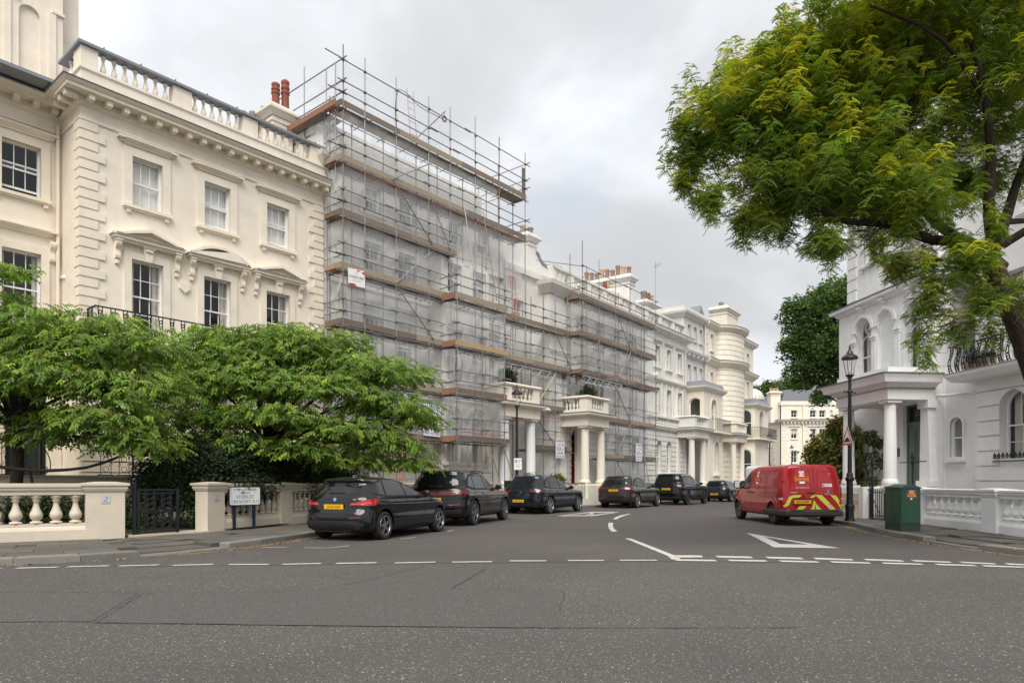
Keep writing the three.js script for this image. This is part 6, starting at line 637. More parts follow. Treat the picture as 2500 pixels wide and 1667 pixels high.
{
  const S = thing('scaffolding', 'lower scaffolding with lattice beam over the red-doored porch', 'scaffolding', F3.X, F3.Z, F3.turn, 0);
  grid(S, { xs: [0, 1.8, 3.75, 5.63, 7.54, 9.28], zi: .3, zo: 1.1, y0: .16, tops: [14.4, 13.85, 13.4, 13.6, 12.9, 12.95], levels: [{ y: 11.3, x0: -.05, x1: 9.25, rails: [.5, .9, 1.75] }, { y: 9.32, x0: -.05, x1: 9.25 }, { y: 7.25, x0: -.05, x1: 9.2 }, { y: 4.85, x0: 2.4, x1: 9.2 }, { y: 2.7, x0: 2.4, x1: 9.2, rails: [.52, .95, 1.4] }] });
  lattice(S, -.05, 4.5, 6.72, 7.08, 1.14); lattice(S, -.05, 4.5, 6.72, 7.08, .4); for (let i = 0; i < 3; i++) tube(S, 'ledger', [-1.9, 6.5 - i * .1, .5 + .2 * i], [.6, 6.5 - i * .1, 1.2], M.tube);
  for (const y of [11.3, 9.32, 7.25]) { plank(S, -.12, -.08, y, y + .22, -.3, 1.1, boardM[0]); for (let k = 0; k < 3; k++) plank(S, -.25, -.14, y - .04, y, .3 + k * .235, .52 + k * .235, boardEnd); for (const h of [.5, .9]) tube(S, 'guard_rail', [-.04, y + h, -1.6], [-.04, y + h, 1.4]); tube(S, 'ledger', [-.04, y - .09, -1.4], [-.04, y - .09, 1.5]); tube(S, 'tail_tube', [-.6, y + .5, 1.14], [.6, y + .5, 1.14], M.tubeold); } for (const z of [-.7, -1.5]) tube(S, 'standard', [-.04, 5.2, z], [-.04, z < -1 ? 13.1 : 13.4, z], M.tubeold); tube(S, 'guard_rail', [-2.2, 13.05, -.4], [.2, 13.05, 1.1]); tube(S, 'guard_rail', [9.26, 13.0, -1.5], [9.26, 13.0, 1.3]);
  for (const [a, b, m] of [[[3.75, 11.2], [5.6, 9.3], M.tubeold], [[1.8, 9.3], [-.2, 7.3], M.tubeold], [[3.75, 7.2], [5.55, 9.2], M.tube], [[3.7, 6.8], [5.6, 4.9], M.tubeold], [[3.75, 3.0], [5.5, 4.8], M.tube], [[3.75, 2.6], [5.4, .9], M.tubeold], [[.0, 11.1], [-1.2, 9.3], M.tubeold], [[7.5, 2.7], [8.6, .3], M.tubeyellow], [[6.8, 1.7], [8.6, 1.7], M.tube]]) tube(S, 'brace', [a[0], a[1], 1.17], [b[0], b[1], 1.17], m); tube(S, 'tie_tube', [9.2, .2, 1.25], [9.2, 1.9, 1.25], M.tubeyellow, .04);
  for (const x of [5.1, 7.0]) tube(S, 'tie_tube', [x, 7.0, 1.16], [x, 11, 1.16], M.tubeold);
  for (const [a, b] of [[9.4, 11.2], [7.35, 9.2]]) { net(S, [.05, 1.02], [4.6, 1.02], a, b); net(S, [4.6, 1.02], [9.2, 1.02], a, b); net(S, [-.04, -1.2], [-.04, 1.02], a, b, netM, .05); } net(S, [2.4, 1.02], [9.2, 1.02], 4.95, 7.1); net(S, [2.4, 1.02], [9.2, 1.02], 2.8, 4.75, netM, .12); net(S, [2.2, 1.0], [8.2, 1.0], .6, 2.6, netM, .06); net(S, [.05, 1.02], [9.2, 1.02], 11.5, 12.2, netThin, .03);
  for (const [y, x0, x1] of [[7.62, 1.9, 5.4], [7.6, 5.6, 9], [4.9, 2.6, 8.6]]) { const pts = []; for (let i = 0; i <= 10; i++) { const x = x0 + (x1 - x0) * i / 10; pts.push(V3(x, y - .25 * Math.abs(Math.sin(x * .9)), 1.2)); } part(S, 'warning_tape', tubeGeo(pts, .016, .016, 4), tapeM); }
  ladder(S, [8.4, 2.8, .7], [8.7, 6.6, .6], M.alu); ladder(S, [6.9, 11.3, .7], [7.1, 13.2, .65], std(.55, .45, .44, .6));
}
// notices tied to the scaffolding
function notice(name, label, F, x, y, z, w, h, tilt, pw, ph, draw, group) { const t = thing(name, label, 'sign', F.X, F.Z, F.turn, 0, group), g = sub(t, 'board', x, y, z); g.rotation.z = tilt; const o = part(g, 'panel', bx(-w / 2, w / 2, -h / 2, h / 2, -.006, .0), M.frame); part(g, 'print', new THREE.PlaneGeometry(w, h).translate(0, 0, .003), printMat(pw, ph, draw), null, true); part(g, 'cable_tie', [rodGeo([-w * .42, h * .44, 0], [-w * .42, h * .44, -.09], .008), rodGeo([w * .42, h * .44, 0], [w * .42, h * .44, -.09], .008)], M.black); }
notice('company_sign', 'white company sign with red corners on the tall scaffolding', F1, 8.98, 9.12, 1.27, .78, .64, .05, 390, 320, (g, w, h) => { g.fillStyle = '#e8e6e6'; g.fillRect(0, 0, w, h); g.fillStyle = '#c01f2a'; g.beginPath(); g.moveTo(w, 0); g.lineTo(w * .62, 0); g.lineTo(w, h * .28); g.moveTo(w * .62, 0); g.lineTo(w, 0); g.lineTo(w * .9, h * .10); g.lineTo(w * .5, h * .12); g.fill(); g.beginPath(); g.moveTo(0, h); g.lineTo(w * .5, h); g.lineTo(w * .35, h * .86); g.lineTo(0, h * .9); g.fill(); g.strokeStyle = '#7a7a80'; g.lineWidth = 6; g.beginPath(); g.arc(w / 2, h * .26, 26, 0, 7); g.stroke(); g.fillStyle = '#2b2d33'; g.font = 'bold 68px serif'; g.textAlign = 'center'; g.fillText('FORMARK', w / 2, h * .56, w * .9); g.font = '34px serif'; g.fillText('SCAFFOLDING', w / 2, h * .72, w * .7); });
const alarmed = (g, w, h) => { g.fillStyle = '#dcdce6'; g.fillRect(0, 0, w, h); g.fillStyle = '#3a2a6e'; g.font = 'bold 62px sans-serif'; g.textAlign = 'center'; g.fillText('ALARMED', w / 2, h * .15, w * .94); g.strokeStyle = '#1d1d24'; g.lineWidth = 9; g.lineCap = 'round'; for (const a of [[.2, .48, .3, .24, .62, .26], [.22, .56, .5, .34, .58, .52], [.28, .62, .42, .44, .62, .60], [.36, .66, .55, .56, .6, .4], [.16, .40, .12, .56, .26, .66], [.70, .28, .82, .38, .86, .24], [.76, .26, .80, .42, .84, .34]]) { g.beginPath(); g.moveTo(a[0] * w, a[1] * h); g.quadraticCurveTo(a[2] * w, a[3] * h, a[4] * w, a[5] * h); g.stroke(); } g.fillStyle = '#b79a3a'; g.beginPath(); g.arc(w * .8, h * .56, 22, 0, 7); g.fill(); g.fillStyle = '#15151c'; g.font = 'bold 44px sans-serif'; g.fillText('PANTHERS', w / 2, h * .80, w * .8); g.fillStyle = '#3a2a6e'; g.font = 'bold 42px sans-serif'; g.fillText('0345 165 1234', w / 2, h * .95, w * .92); };
notice('alarm_sign', 'white alarm sign nearest the cherry tree, half behind its leaves', F1, 12.95, 3.95, 1.27, .98, 1.36, -.03, 300, 420, alarmed, 'alarm signs on the scaffolding'); notice('alarm_sign', 'white alarm sign between the two columned porches', F1, 22.3, 3.1, 1.27, .8, .84 * 1.2, .02, 300, 420, alarmed, 'alarm signs on the scaffolding'); notice('alarm_sign', 'white alarm sign on the lower scaffolding above the brown suv', F3, 6.6, 3.15, 1.2, .84, 1.1, 0, 300, 420, alarmed, 'alarm signs on the scaffolding');
// ---------- white corner house on the right ----------
{
  const m = M.white, F = { X: 13.7, Z: 22.2, turn: -84 * D }, H = thing('corner_house', 'white stucco corner house with arched windows and corner portico, under the honey locust', 'house', F.X, F.Z, F.turn);
  const arches = [{ x: -3.68, y: 5.3, w: .95, h: 2.2, arch: 1 }, { x: -1.0, y: 5.2, w: .8, h: 2.2, arch: 1 }], door = { x: -1.02, y: 1.18, w: .86, h: 2.78 }, up = [{ x: -3.6, y: 9.6, w: .7, h: 1.3 }, { x: -1.2, y: 9.6, w: .7, h: 1.3 }];
  part(H, 'wall', [wallGeo(-5.25, 0, 0, 8.0, [...arches, { ...arches[0], x: -2.4, w: .92 }, door], -.35, 0)], m); part(H, 'blind_arch_back', bx(-2.95, -1.85, 5.2, 7.6, -.34, -.14), m); part(H, 'upper_wall', [wallGeo(-5.0, -.1, 8.0, 12.4, up, -.6, -.25), bx(-.4, -.1, 8, 12.4, -9, -.6)], m); { const bw2 = rectW([3.0, 5.3], 9.2, .9, 1.7), g = sub(H, 'bay_attic', 0, 0, -.9); part(g, 'attic_wall', wallGeo(-.1, 7, 8.1, 12.4, bw2, -.35, 0), m); for (const o of bw2) sash(g, { ...o, cols: 2, rt: 1, rb: 1, architrave: .14, mat: m }); part(g, 'attic_eaves', sweep([[-.1, 0], [7, 0]], [[-.2, 12.0], [.1, 12.0], [.5, 12.3], [.5, 12.45], [-.2, 12.6]]), m); part(g, 'attic_roof', bx(-.1, 7, 12.4, 12.5, -8, 0), M.lead); }
  part(H, 'front_wall', [bx(-.32, 0, 0, 8.0, -1.6, -.36), bx(-.32, 0, 0, 8.0, -4.5, -1.6)], m); part(H, 'rear_walls', [bx(-5.25, -5.0, 0, 12.4, -9, -.36), bx(-5.2, 7, 0, 12.4, -9.3, -9), bx(6.8, 7, 0, 8, -9, -.7), bx(6.9, 7, 7.9, 8, -9, -.7)], m); part(H, 'roof', [bx(-5.2, 0, 12.4, 12.55, -9, -.2), bx(0, 7, 8.0, 8.1, -9, -.5), bx(-5.2, 7, 4.6, 4.7, -8.9, -.8)], M.lead); part(H, 'eaves', sweep([[-5.0, -9], [-5.0, -.25], [-.1, -.25], [-.1, -8]], [[-.2, 12.0], [.1, 12.0], [.5, 12.3], [.5, 12.45], [-.2, 12.6]]), m);
  for (const o of arches) { const s = sash(H, { ...o, cols: 1, rt: 1, rb: 1, recess: .26, architrave: 0, sill: 0, mat: m, curtain: .32, meet: .35 }); part(s, 'tracery', [new THREE.TorusGeometry(o.w * .24, .022, 6, 16).translate(o.w * .02, o.h - o.w * .36, -.25), new THREE.TorusGeometry(o.w * .46, .022, 6, 16, Math.PI).translate(0, o.h * .52, -.25)], M.frame); } for (const o of up) sash(H, { ...o, z: -.25, cols: 1, rt: 1, rb: 1, architrave: .14, mat: m, blocks: 1 });
  for (const [x, w] of [[-3.68, .95], [-2.4, .92], [-1.0, .8]]) { const y = 5.3, h = 2.2; part(H, 'arch_moulding', ringGeo((() => { const s = new THREE.Shape(), r = w / 2 + .15; s.moveTo(x - r, y + h - w / 2); s.lineTo(x + r, y + h - w / 2); s.absarc(x, y + h - w / 2, r, 0, Math.PI); return s; })(), (() => { const s = new THREE.Path(), r = w / 2 + .02; s.moveTo(x - r, y + h - w / 2 + .001); s.lineTo(x + r, y + h - w / 2 + .001); s.absarc(x, y + h - w / 2, r, 0, Math.PI); return s; })(), 0, .06), m); part(H, 'arch_keystone', [consoleGeo(.16, .36, .18).translate(x, y + h + .0, 0), bx(x - .12, x + .12, y + h + .36, y + h + .42, 0, .22)], m); }
  for (const x of [-4.28, -3.05, -1.72, -.45]) part(H, 'impost', [bx(x - .16, x + .16, 6.66, 6.72, 0, .09), bx(x - .14, x + .14, 6.56, 6.66, 0, .05), bx(x - .11, x + .11, 5.2, 6.56, 0, .02)], m);
  part(H, 'string_cornice', sweep([[-5.25, -3], [-5.25, 0], [0, 0], [0, -1.6]], [[-.1, 7.86], [.06, 7.86], [.12, 7.95], [.26, 8.0], [.28, 8.1], [-.1, 8.14]]), m); part(H, 'string_flashing', sweep([[-5.25, -3], [-5.25, 0], [0, 0], [0, -1.6]], [[-.1, 8.14], [.29, 8.11], [.31, 8.15], [-.4, 8.22]]), M.lead);
  for (let y = 8.4; y < 11.8; y += .44) part(H, 'quoin', bx(-5.03, -4.45, y, y + .36, -.25, -.20), m);
  part(H, 'front_string', [bx(0, .05, 6.75, 6.95, -1.5, -.02), bx(0, .08, 6.88, 6.95, -1.5, -.02)], m); for (let y = 5.1; y < 7.8; y += .42) if (Math.abs(y - 6.8) > .3) part(H, 'ashlar_block', bx(0, .012, y + .004, y + .412, -1.5, -.005), m);
  // small arched light beside the portico
  const sw = { x: .5, y: 2.08, w: .52, h: 1.3, arch: 1 }; part(H, 'link_wall', wallGeo(0, 1.5, 0, 5.0, [sw], -.8, -.45), m); const lw = sub(H, 'link_front', 0, 0, -.45); sash(lw, { ...sw, cols: 1, rt: 1, rb: 1, architrave: .1, recess: .08, mat: m, sillx: .12 });
  // rusticated bay with balcony
  const bw = [{ x: 2.85, y: 1.95, w: .95, h: 2.0, arch: 1 }, { x: 5.3, y: 1.95, w: .95, h: 2.0, arch: 1 }], bu = rectW([3.0, 5.3], 4.85, 1.0, 2.5); part(H, 'bay_wall', [wallGeo(1.5, 7, 0, 4.5, bw, -.6, -.31), wallGeo(1.5, 7, 4.5, 8.1, bu, -.6, -.28), bx(1.5, 1.8, 0, 8.1, -.85, -.6)], m); const R = sub(H, 'bay', 0, 0, -.31); rustic(R, 1.5, 7, .9, 4.45, .42, bw, m, .07, .045); const R2 = sub(H, 'bay_windows', 0, 0, -.24); for (const o of bw) sash(R2, { ...o, cols: 2, rt: 1, rb: 2, recess: .28, mat: m, sill: 0, curtain: .3 }); for (const o of bu) sash(R2, { ...o, cols: 2, rt: 2, rb: 2, recess: .2, mat: m, sill: 0, curtain: .3 });
  part(H, 'bay_pilaster', [bx(1.75, 1.95, 4.6, 7.3, -.28, -.16), bx(2.15, 2.3, 4.6, 7.3, -.28, -.18), bx(1.7, 2.4, 7.3, 7.75, -.28, -.12)], m); part(H, 'rainwater_pipe', [rodGeo([1.42, 4.8, -.38], [1.42, 8.0, -.38], .06, 10), tubeGeo([V3(-.1, 4.55, .12), V3(-.06, 4.2, .12), V3(.2, 4.1, -.2), V3(1.35, 4.05, -.38), V3(1.45, 3.9, -.38), V3(1.45, 2.0, -.38)], .05, .05, 8)], m);
  const B = sub(H, 'balcony', 0, 4.5, 0); part(B, 'balcony_slab', [sweep([[1.1, -.5], [1.1, .42], [7, .42]], [[-.9, -.14], [-.1, -.14], [.03, .02], [.05, .1], [-.9, .1]])], m); part(B, 'slab_flashing', sweep([[1.1, -.5], [1.1, .42], [7, .42]], [[-.3, .1], [.06, .1], [.06, .13], [-.3, .14]]), M.lead); const bg = bellyBaluster(.80); for (let x = 1.2; x < 7; x += .27) inst(B, 'iron_baluster', bg, M.iron, x, .13, .30); for (const z of [-.3, 0]) inst(B, 'iron_baluster', bg, M.iron, 1.14, .13, z, -Math.PI / 2); part(B, 'handrail', [bx(1.1, 7, .93, .965, .28, .34), bx(1.1, 1.15, .93, .965, -.5, .3)], M.iron);
  // window-box guard
  part(H, 'window_guard', [bx(2.2, 3.5, 1.9, 1.93, -.2, -.17), bx(2.2, 3.5, 2.0, 2.015, -.2, -.17), ...[...Array(9).keys()].flatMap(i => [new THREE.TorusGeometry(.045, .016, 5, 8).translate(2.28 + i * .145, 2.07, -.185), new THREE.OctahedronGeometry(.05).scale(.8, 1.4, .6).translate(2.28 + i * .145, 2.12, -.185)])], M.iron);
  // green front door
  const d = sub(H, 'front_door', door.x, door.y, -.2), L = [bx(-.40, .40, 0, 2.1, -.04, 0)]; for (const [a, b, c, e] of [[-.32, -.05, .15, .75], [.05, .32, .15, .75], [-.32, -.05, .9, 1.95], [.05, .32, .9, 1.95]]) L.push(bx(a, b, c, e, 0, .02)); part(d, 'door_leaf', L, M.doorgreen); part(d, 'door_frame', [bx(-.43, -.40, 0, 2.78, -.04, .06), bx(.40, .43, 0, 2.78, -.04, .06), bx(-.4, .4, 2.1, 2.18, -.04, .05), bx(-.4, .4, 2.72, 2.78, -.04, .05)], M.doorgreen); part(d, 'fanlight', bx(-.36, .36, 2.2, 2.7, -.03, -.02), CM.glass); part(d, 'house_number', new THREE.PlaneGeometry(.3, .2).translate(0, 2.45, -.015), new THREE.MeshStandardMaterial({ map: canvasTex(96, 64, (g, w, h) => { g.clearRect(0, 0, w, h); g.fillStyle = '#b9bcb8'; g.font = '54px serif'; g.textAlign = 'center'; g.textBaseline = 'middle'; g.fillText('25', w / 2, h / 2); }), transparent: true, roughness: .5 }), null, true); part(d, 'letter_plate', bx(-.12, .12, .82, .87, 0, .03), M.brass); part(H, 'entry_phone', rbx(-1.72, -1.6, 2.2, 2.5, .0, .03, .01), M.coupler);
  // corner portico
  const P = sub(H, 'portico'), b = [[-2.75, 0], [-2.75, 1.65], [.12, 1.65], [.12, .0]]; part(P, 'portico_floor', [bx(-2.75, .12, .1, 1.12, 0, 1.72)], m); part(P, 'entablature', [sweep(b, [[-.45, 3.98], [0, 3.98], [0, 4.36], [-.45, 4.36]])], m); part(P, 'portico_cornice', [sweep(b, [[-.4, 4.36], [.04, 4.36], [.10, 4.44], [.30, 4.50], [.34, 4.62], [.40, 4.74], [-.4, 4.78]])], m); part(P, 'portico_flashing', sweep(b, [[-.35, 4.78], [.41, 4.74], [.43, 4.79], [-.35, 4.86]]), M.lead); part(P, 'portico_ceiling', bx(-2.75, .12, 4.3, 4.36, 0, 1.65), m); part(P, 'portico_parapet', sweep(b, [[-.3, 4.8], [-.02, 4.8], [-.02, 5.02], [-.3, 5.04]]), m); part(P, 'portico_roof', bx(-2.6, 0, 4.84, 4.9, 0, 1.5), M.lead);
  for (const x of [-2.45, -.18]) { column(P, x, 1.2, 3.98, 1.36, .2, m); } part(P, 'corner_pilaster', [ext(polyShape([[-.34, 1.2], [.16, 1.2], [.06, 3.72], [-.28, 3.72]]), -.05, .22), bx(-.40, .22, 1.16, 1.36, -.05, .30), bx(-.36, .14, 3.72, 3.98, -.05, .28)], m);
  part(P, 'lantern_hook', [rodGeo([-1.3, 4.3, .8], [-1.3, 4.1, .8], .01)], M.iron);
}
{ const t = thing('entrance_steps', 'worn sandstone steps rising behind the lamp post to the corner portico', 'steps', 12.0, 23.6, -84 * D, PAVE); for (let i = 0; i < 5; i++) part(t, 'step', bx(-.9, .9, i * .2, i * .2 + .2, -.2, .92 - i * .23), M.step); part(t, 'cheek_wall', [bx(.9, 1.15, 0, 1.02, -.2, .6)], M.white); }
for (const [X, Z, lb] of [[11.6, 21.95, 'black iron handrail with finial in front of the corner portico columns'], [11.72, 19.95, 'black iron handrail with finial standing above the green cabinet']]) { const t = thing('iron_handrail', lb, 'railing', X, Z, -95 * D, PAVE); part(t, 'post', [lathe([[.04, 0], [.04, 1.1], [.03, 1.15], [.035, 1.7], [.05, 1.72], [.05, 1.78], [.03, 1.84], [.06, 1.92], [.03, 1.98], [.045, 2.02], [.0, 2.12]], 10)], M.iron, null, true); part(t, 'rail', rodGeo([-.75, 1.78, 0], [.75, 1.78, 0], .018), M.iron); }
function gardenWall(name, label, X, Z, deg, segs, m, o = {}) { // segs: ['pier', x0, x1] | ['panel', x0, x1, n]
  const t = thing(name, label, 'garden wall', X, Z, (90 - deg) * D, PAVE - .02), h = o.h ?? 1.17, b0 = o.b0 ?? .36, b1 = o.b1 ?? .95;
  for (const s of segs) { const [k, a, b, n] = s; if (k === 'pier') { part(t, 'pier', [bx(a, b, 0, h - .16, -.30, .06)], m); part(t, 'pier_cap', sweep([[a, -.30], [a, .06], [b, .06], [b, -.30]], [[-.18, h - .16], [.02, h - .16], [.05, h - .10], [.05, h - .06], [.085, h - .03], [.085, h + .02], [-.18, h + .05]], true), m); } else { part(t, 'plinth', [bx(a, b, 0, b0 - .14, -.26, .02)], m); part(t, 'plinth_moulding', sweep([[a, 0], [b, 0]], [[-.26, b0 - .14], [.015, b0 - .14], [.0, b0 - .10], [-.02, b0 - .06], [-.02, b0], [-.24, b0]]), m); part(t, 'coping', sweep([[a, 0], [b, 0]], [[-.27, b1], [.0, b1], [.0, b1 + .06], [.04, b1 + .10], [.04, b1 + .14], [.07, b1 + .16], [.07, h], [-.27, h + .015], [-.30, b1 + .12]]), m); balustrade(t, a, b, b0, b1 - b0, -.12, n, m, o.r ?? .105); } } return t;
}
gardenWall('balustrade_wall', 'cream balustraded garden wall left of the iron gates', -8.36, 14.72, 54.5, [['pier', -.72, 0], ['panel', -4.1, -.72, 10], ['pier', -4.8, -4.1], ['panel', -9, -4.8, 12]], M.wallcream, { r: .118 });
gardenWall('balustrade_wall', 'cream balustraded garden wall behind the street name sign', -7.3, 16.25, 17.2, [['pier', 0, .58], ['panel', .58, 2.85, 9], ['pier', 2.85, 3.35], ['panel', 3.35, 6.0, 11], ['pier', 6.0, 6.45], ['panel', 6.45, 8.0, 6]], M.wallcream, { r: .09 });
gardenWall('balustrade_wall', 'cream balustraded garden wall running behind the large black suv', -4.9, 23.95, 34.5, [['pier', 0, .5], ['panel', .5, 3.2, 11], ['pier', 3.2, 3.7], ['panel', 3.7, 6.4, 11], ['pier', 6.4, 6.9]], M.wallcream, { r: .09 });
gardenWall('balustrade_wall', 'white balustraded garden wall beside the green cabinet', 11.74, 20.0, 185.7, [['pier', 0, .68], ['panel', .68, 3.55, 8], ['pier', 3.55, 4.15], ['panel', 4.15, 6.8, 8], ['pier', 6.8, 7.4]], M.white, { h: 1.02, b0: .34, b1: .82, r: .12 });
gardenWall('gate_pier', 'white gate pier behind the lamp post', 11.86, 22.9, 185.7, [['pier', 0, .45], ['pier', 1.6, 2.1]], M.white, { h: 1.02 });
{ const t = thing('garden_gate', 'black iron garden gate half hidden by the green cabinet', 'gate', 11.75, 22.4, -95.7 * D, PAVE), L = []; for (let i = 0; i < 7; i++) L.push(rodGeo([.1 + i * .16, .05, 0], [.1 + i * .16, .95, 0], .012)); part(t, 'bars', L, M.iron); part(t, 'frame', [bx(.0, .04, 0, 1.05, -.02, .02), bx(1.1, 1.14, 0, 1.05, -.02, .02), bx(0, 1.14, .1, .13, -.015, .015), bx(0, 1.14, .85, .88, -.015, .015), rodGeo([.05, .85, 0], [.8, .12, 0], .014)], M.iron); part(t, 'finial', lathe([[.03, 0], [.045, .05], [.02, .09], [.035, .13], [0, .2]], 8).translate(.02, 1.05, 0), M.iron, null, true); }
{ // iron gates at the left garden
  const mk = (label, X, Z, deg, W) => { const t = thing('garden_gate', label, 'gate', X, Z, (90 - deg) * D, PAVE), L = []; for (const [a, b] of [[0, .5], [.5, 1]]) for (let r = 0; r < 2; r++) ironPanel(L, .10 + (W - .2) * a, .10 + (W - .2) * b, .14 + r * .42, .54 + r * .42, 0, .02); for (let i = 1; i < 5; i++) L.push(rodGeo([W * i / 5, .08, 0], [W * i / 5, 1.0, 0], .012)); part(t, 'scrollwork', L, M.ironblue); part(t, 'frame', [bx(0, .05, .02, 1.05, -.025, .025), bx(W - .05, W, .02, 1.05, -.025, .025), bx(0, W, .06, .1, -.02, .02), bx(0, W, 1.0, 1.04, -.02, .02)], M.ironblue); part(t, 'gate_post', [bx(-.09, -.03, 0, 1.2, -.03, .03), new THREE.SphereGeometry(.045, 8, 6).translate(-.06, 1.24, 0)], M.ironblue); };
  mk('black scrolled iron gate standing closed beside the numbered pier', -8.22, 14.95, 37, .92); mk('black scrolled iron gate swung inwards at the second numbered pier', -7.5, 16.5, -38, .8);
  const s = thing('gate_threshold', 'pale stone threshold between the two garden gate piers', 'threshold', -8.35, 14.8, (90 - 35) * D, PAVE - .02); part(s, 'slab', rbx(0, 1.85, 0, .06, -.5, .1, .015), M.step); part(s, 'garden_path', bx(0, 1.85, -.02, .045, -5, -.5), flag[0]);
  for (const [X, Z, deg, x, lb] of [[-8.36, 14.72, 54.5, -.36, 'small metal number plate on the pier left of the gates'], [-7.3, 16.25, 17.2, .30, 'small metal number plate on the pier beside the street name sign']]) { const t = thing('house_number', lb, 'number plate', X, Z, (90 - deg) * D, PAVE); part(t, 'plate', bx(x - .085, x + .085, .74, .92, .06, .068), M.alu); part(t, 'numeral', new THREE.PlaneGeometry(.16, .17).translate(x, .83, .071), printMat(96, 104, (g, w, h) => { g.fillStyle = '#b9bcc0'; g.fillRect(0, 0, w, h); g.fillStyle = '#26282c'; g.font = 'italic 74px serif'; g.textAlign = 'center'; g.textBaseline = 'middle'; g.fillText('2', w / 2, h / 2); g.fillRect(10, h - 14, w - 20, 3); }), null, true); }
}
{ // street name plate
  const t = thing('street_name_sign', 'white street name sign on two dark posts before the garden wall', 'street sign', -6.78, 17.3, (90 - 42) * D, PAVE); for (const x of [-.26, .26]) part(t, 'post', bx(x - .035, x + .035, 0, 1.14, -.06, -.01), std(.01, .015, .03, .4)); part(t, 'board', rbx(-.43, .43, .60, 1.08, -.012, .018, .012), std(.01, .015, .03, .4)); const pr = new THREE.Shape([[-.40, .65], [-.37, .62], [.37, .62], [.40, .65], [.40, 1.03], [.37, 1.06], [-.37, 1.06], [-.40, 1.03]].map(p => V2(...p))); part(t, 'name_plate', new THREE.ShapeGeometry(pr).translate(0, 0, .0205), std(.66, .68, .68, .4)); const tm = (w, h, txt, font, c) => new THREE.MeshStandardMaterial({ map: canvasTex(w, h, (g) => { g.clearRect(0, 0, w, h); g.fillStyle = c; g.font = font; g.textAlign = 'center'; g.textBaseline = 'middle'; g.fillText(txt, w / 2, h / 2, w); }), transparent: true, roughness: .5, side: THREE.DoubleSide });
  for (const [x, y, w, h, txt, f, c, W, Hh] of [[0, 1.005, .60, .07, 'The Royal Borough of Kensington', 'bold 44px serif', '#8a3b34', 640, 72], [0, .925, .24, .07, 'and Chelsea', 'bold 44px serif', '#8a3b34', 256, 72], [0, .82, .50, .13, 'STANLEY', '108px serif', '#1c1f24', 520, 130], [-.09, .70, .56, .12, 'CRESCENT,', '108px serif', '#1c1f24', 600, 130], [.285, .70, .19, .12, 'W.11', '108px serif', '#8a5048', 210, 130]]) part(t, 'lettering', new THREE.PlaneGeometry(w, h).translate(x, y, .023), tm(W, Hh, txt, f, c), null, true);
}
function lampPost(X, Z, label, s = 1) {
  const t = thing('street_lamp', label, 'street lamp', X, Z, .3, PAVE, 'cast-iron street lamps'); t.scale.setScalar(s);
  part(t, 'base', lathe([[.15, 0], [.15, .06], [.125, .10], [.125, .42], [.14, .44], [.14, .50], [.10, .56], [.095, 1.25], [.13, 1.30], [.135, 1.36], [.09, 1.42], [.105, 1.47], [.07, 1.54]], 16), M.iron, null, true); part(t, 'shaft', lathe([[.066, 1.5], [.060, 3.0], [.052, 4.05], [.085, 4.08], [.085, 4.12], [.05, 4.16], [.045, 4.5], [.09, 4.54], [.04, 4.58]], 14), M.iron, null, true); part(t, 'ladder_bar', [rodGeo([-.22, 4.08, 0], [.22, 4.08, 0], .014), new THREE.SphereGeometry(.03, 8, 6).translate(.22, 4.08, 0), new THREE.SphereGeometry(.03, 8, 6).translate(-.22, 4.08, 0)], M.iron);
  const L = sub(t, 'lantern', 0, 4.58, 0); part(L, 'lantern_base', lathe([[0, 0], [.1, 0], [.125, .03], [.125, .06], [.0, .06]], 16), M.iron, null, true); part(L, 'glass', new THREE.CylinderGeometry(.205, .11, .50, 4 * 4, 1, true).translate(0, .31, 0), M.glass, null, true); const G = []; for (let i = 0; i < 4; i++) { const a = i * Math.PI / 2 + .4; G.push(rodGeo([Math.cos(a) * .112, .06, Math.sin(a) * .112], [Math.cos(a) * .208, .56, Math.sin(a) * .208], .009, 5)); } part(L, 'lantern_frame', G, M.iron, null, true); part(L, 'cap', lathe([[.0, .55], [.23, .55], [.25, .57], [.24, .60], [.20, .66], [.11, .70], [.10, .74], [.075, .80], [.03, .84], [.045, .88], [.02, .92], [.03, .96], [0, 1.02]], 18), M.iron, null, true); part(L, 'lamp_globe', lathe([[0, .06], [.03, .06], [.05, .2], [.03, .34], [0, .36]], 10), std(.7, .68, .6, .4), null, true); return t;
}
lampPost(10.35, 20.9, 'black street lamp with warning triangle beside the red van', .965); lampPost(.21, 29.3, 'black street lamp with parking plate and litter bin before the near porch', .965); lampPost(22.1, 58.5, 'black street lamp rising behind the red van cab'); lampPost(32.4, 79, 'black street lamp, farthest along the crescent');
{ const t = thing('warning_sign', 'red bordered triangular road hump sign on the lamp post', 'road sign', 10.35, 20.9, -90 * D, PAVE), g = sub(t, 'plate', 0, 2.62, .075); const tri = k => new THREE.Shape([V2(-.33 + k, -.29 + k * .58), V2(.33 - k, -.29 + k * .58), V2(0, .31 - k * 1.15)]); part(g, 'backing', ext(tri(-.012), -.006, 0), M.alu); part(g, 'red_border', new THREE.ShapeGeometry(tri(0)).translate(0, 0, .002), std(.55, .03, .025, .4)); part(g, 'white_field', new THREE.ShapeGeometry(tri(.085)).translate(0, 0, .004), std(.75, .75, .75, .4)); const b = new THREE.Shape(); b.moveTo(-.2, -.2); b.lineTo(.2, -.2); b.lineTo(.2, -.165); b.bezierCurveTo(.1, -.16, .1, -.06, 0, -.06); b.bezierCurveTo(-.1, -.06, -.1, -.16, -.2, -.165); part(g, 'hump_symbol', new THREE.ShapeGeometry(b).translate(0, 0, .006), M.black); part(t, 'clamp', [rodGeo([0, 2.56, 0], [0, 2.56, .075], .02), rodGeo([0, 2.72, 0], [0, 2.72, .075], .02)], M.alu); }
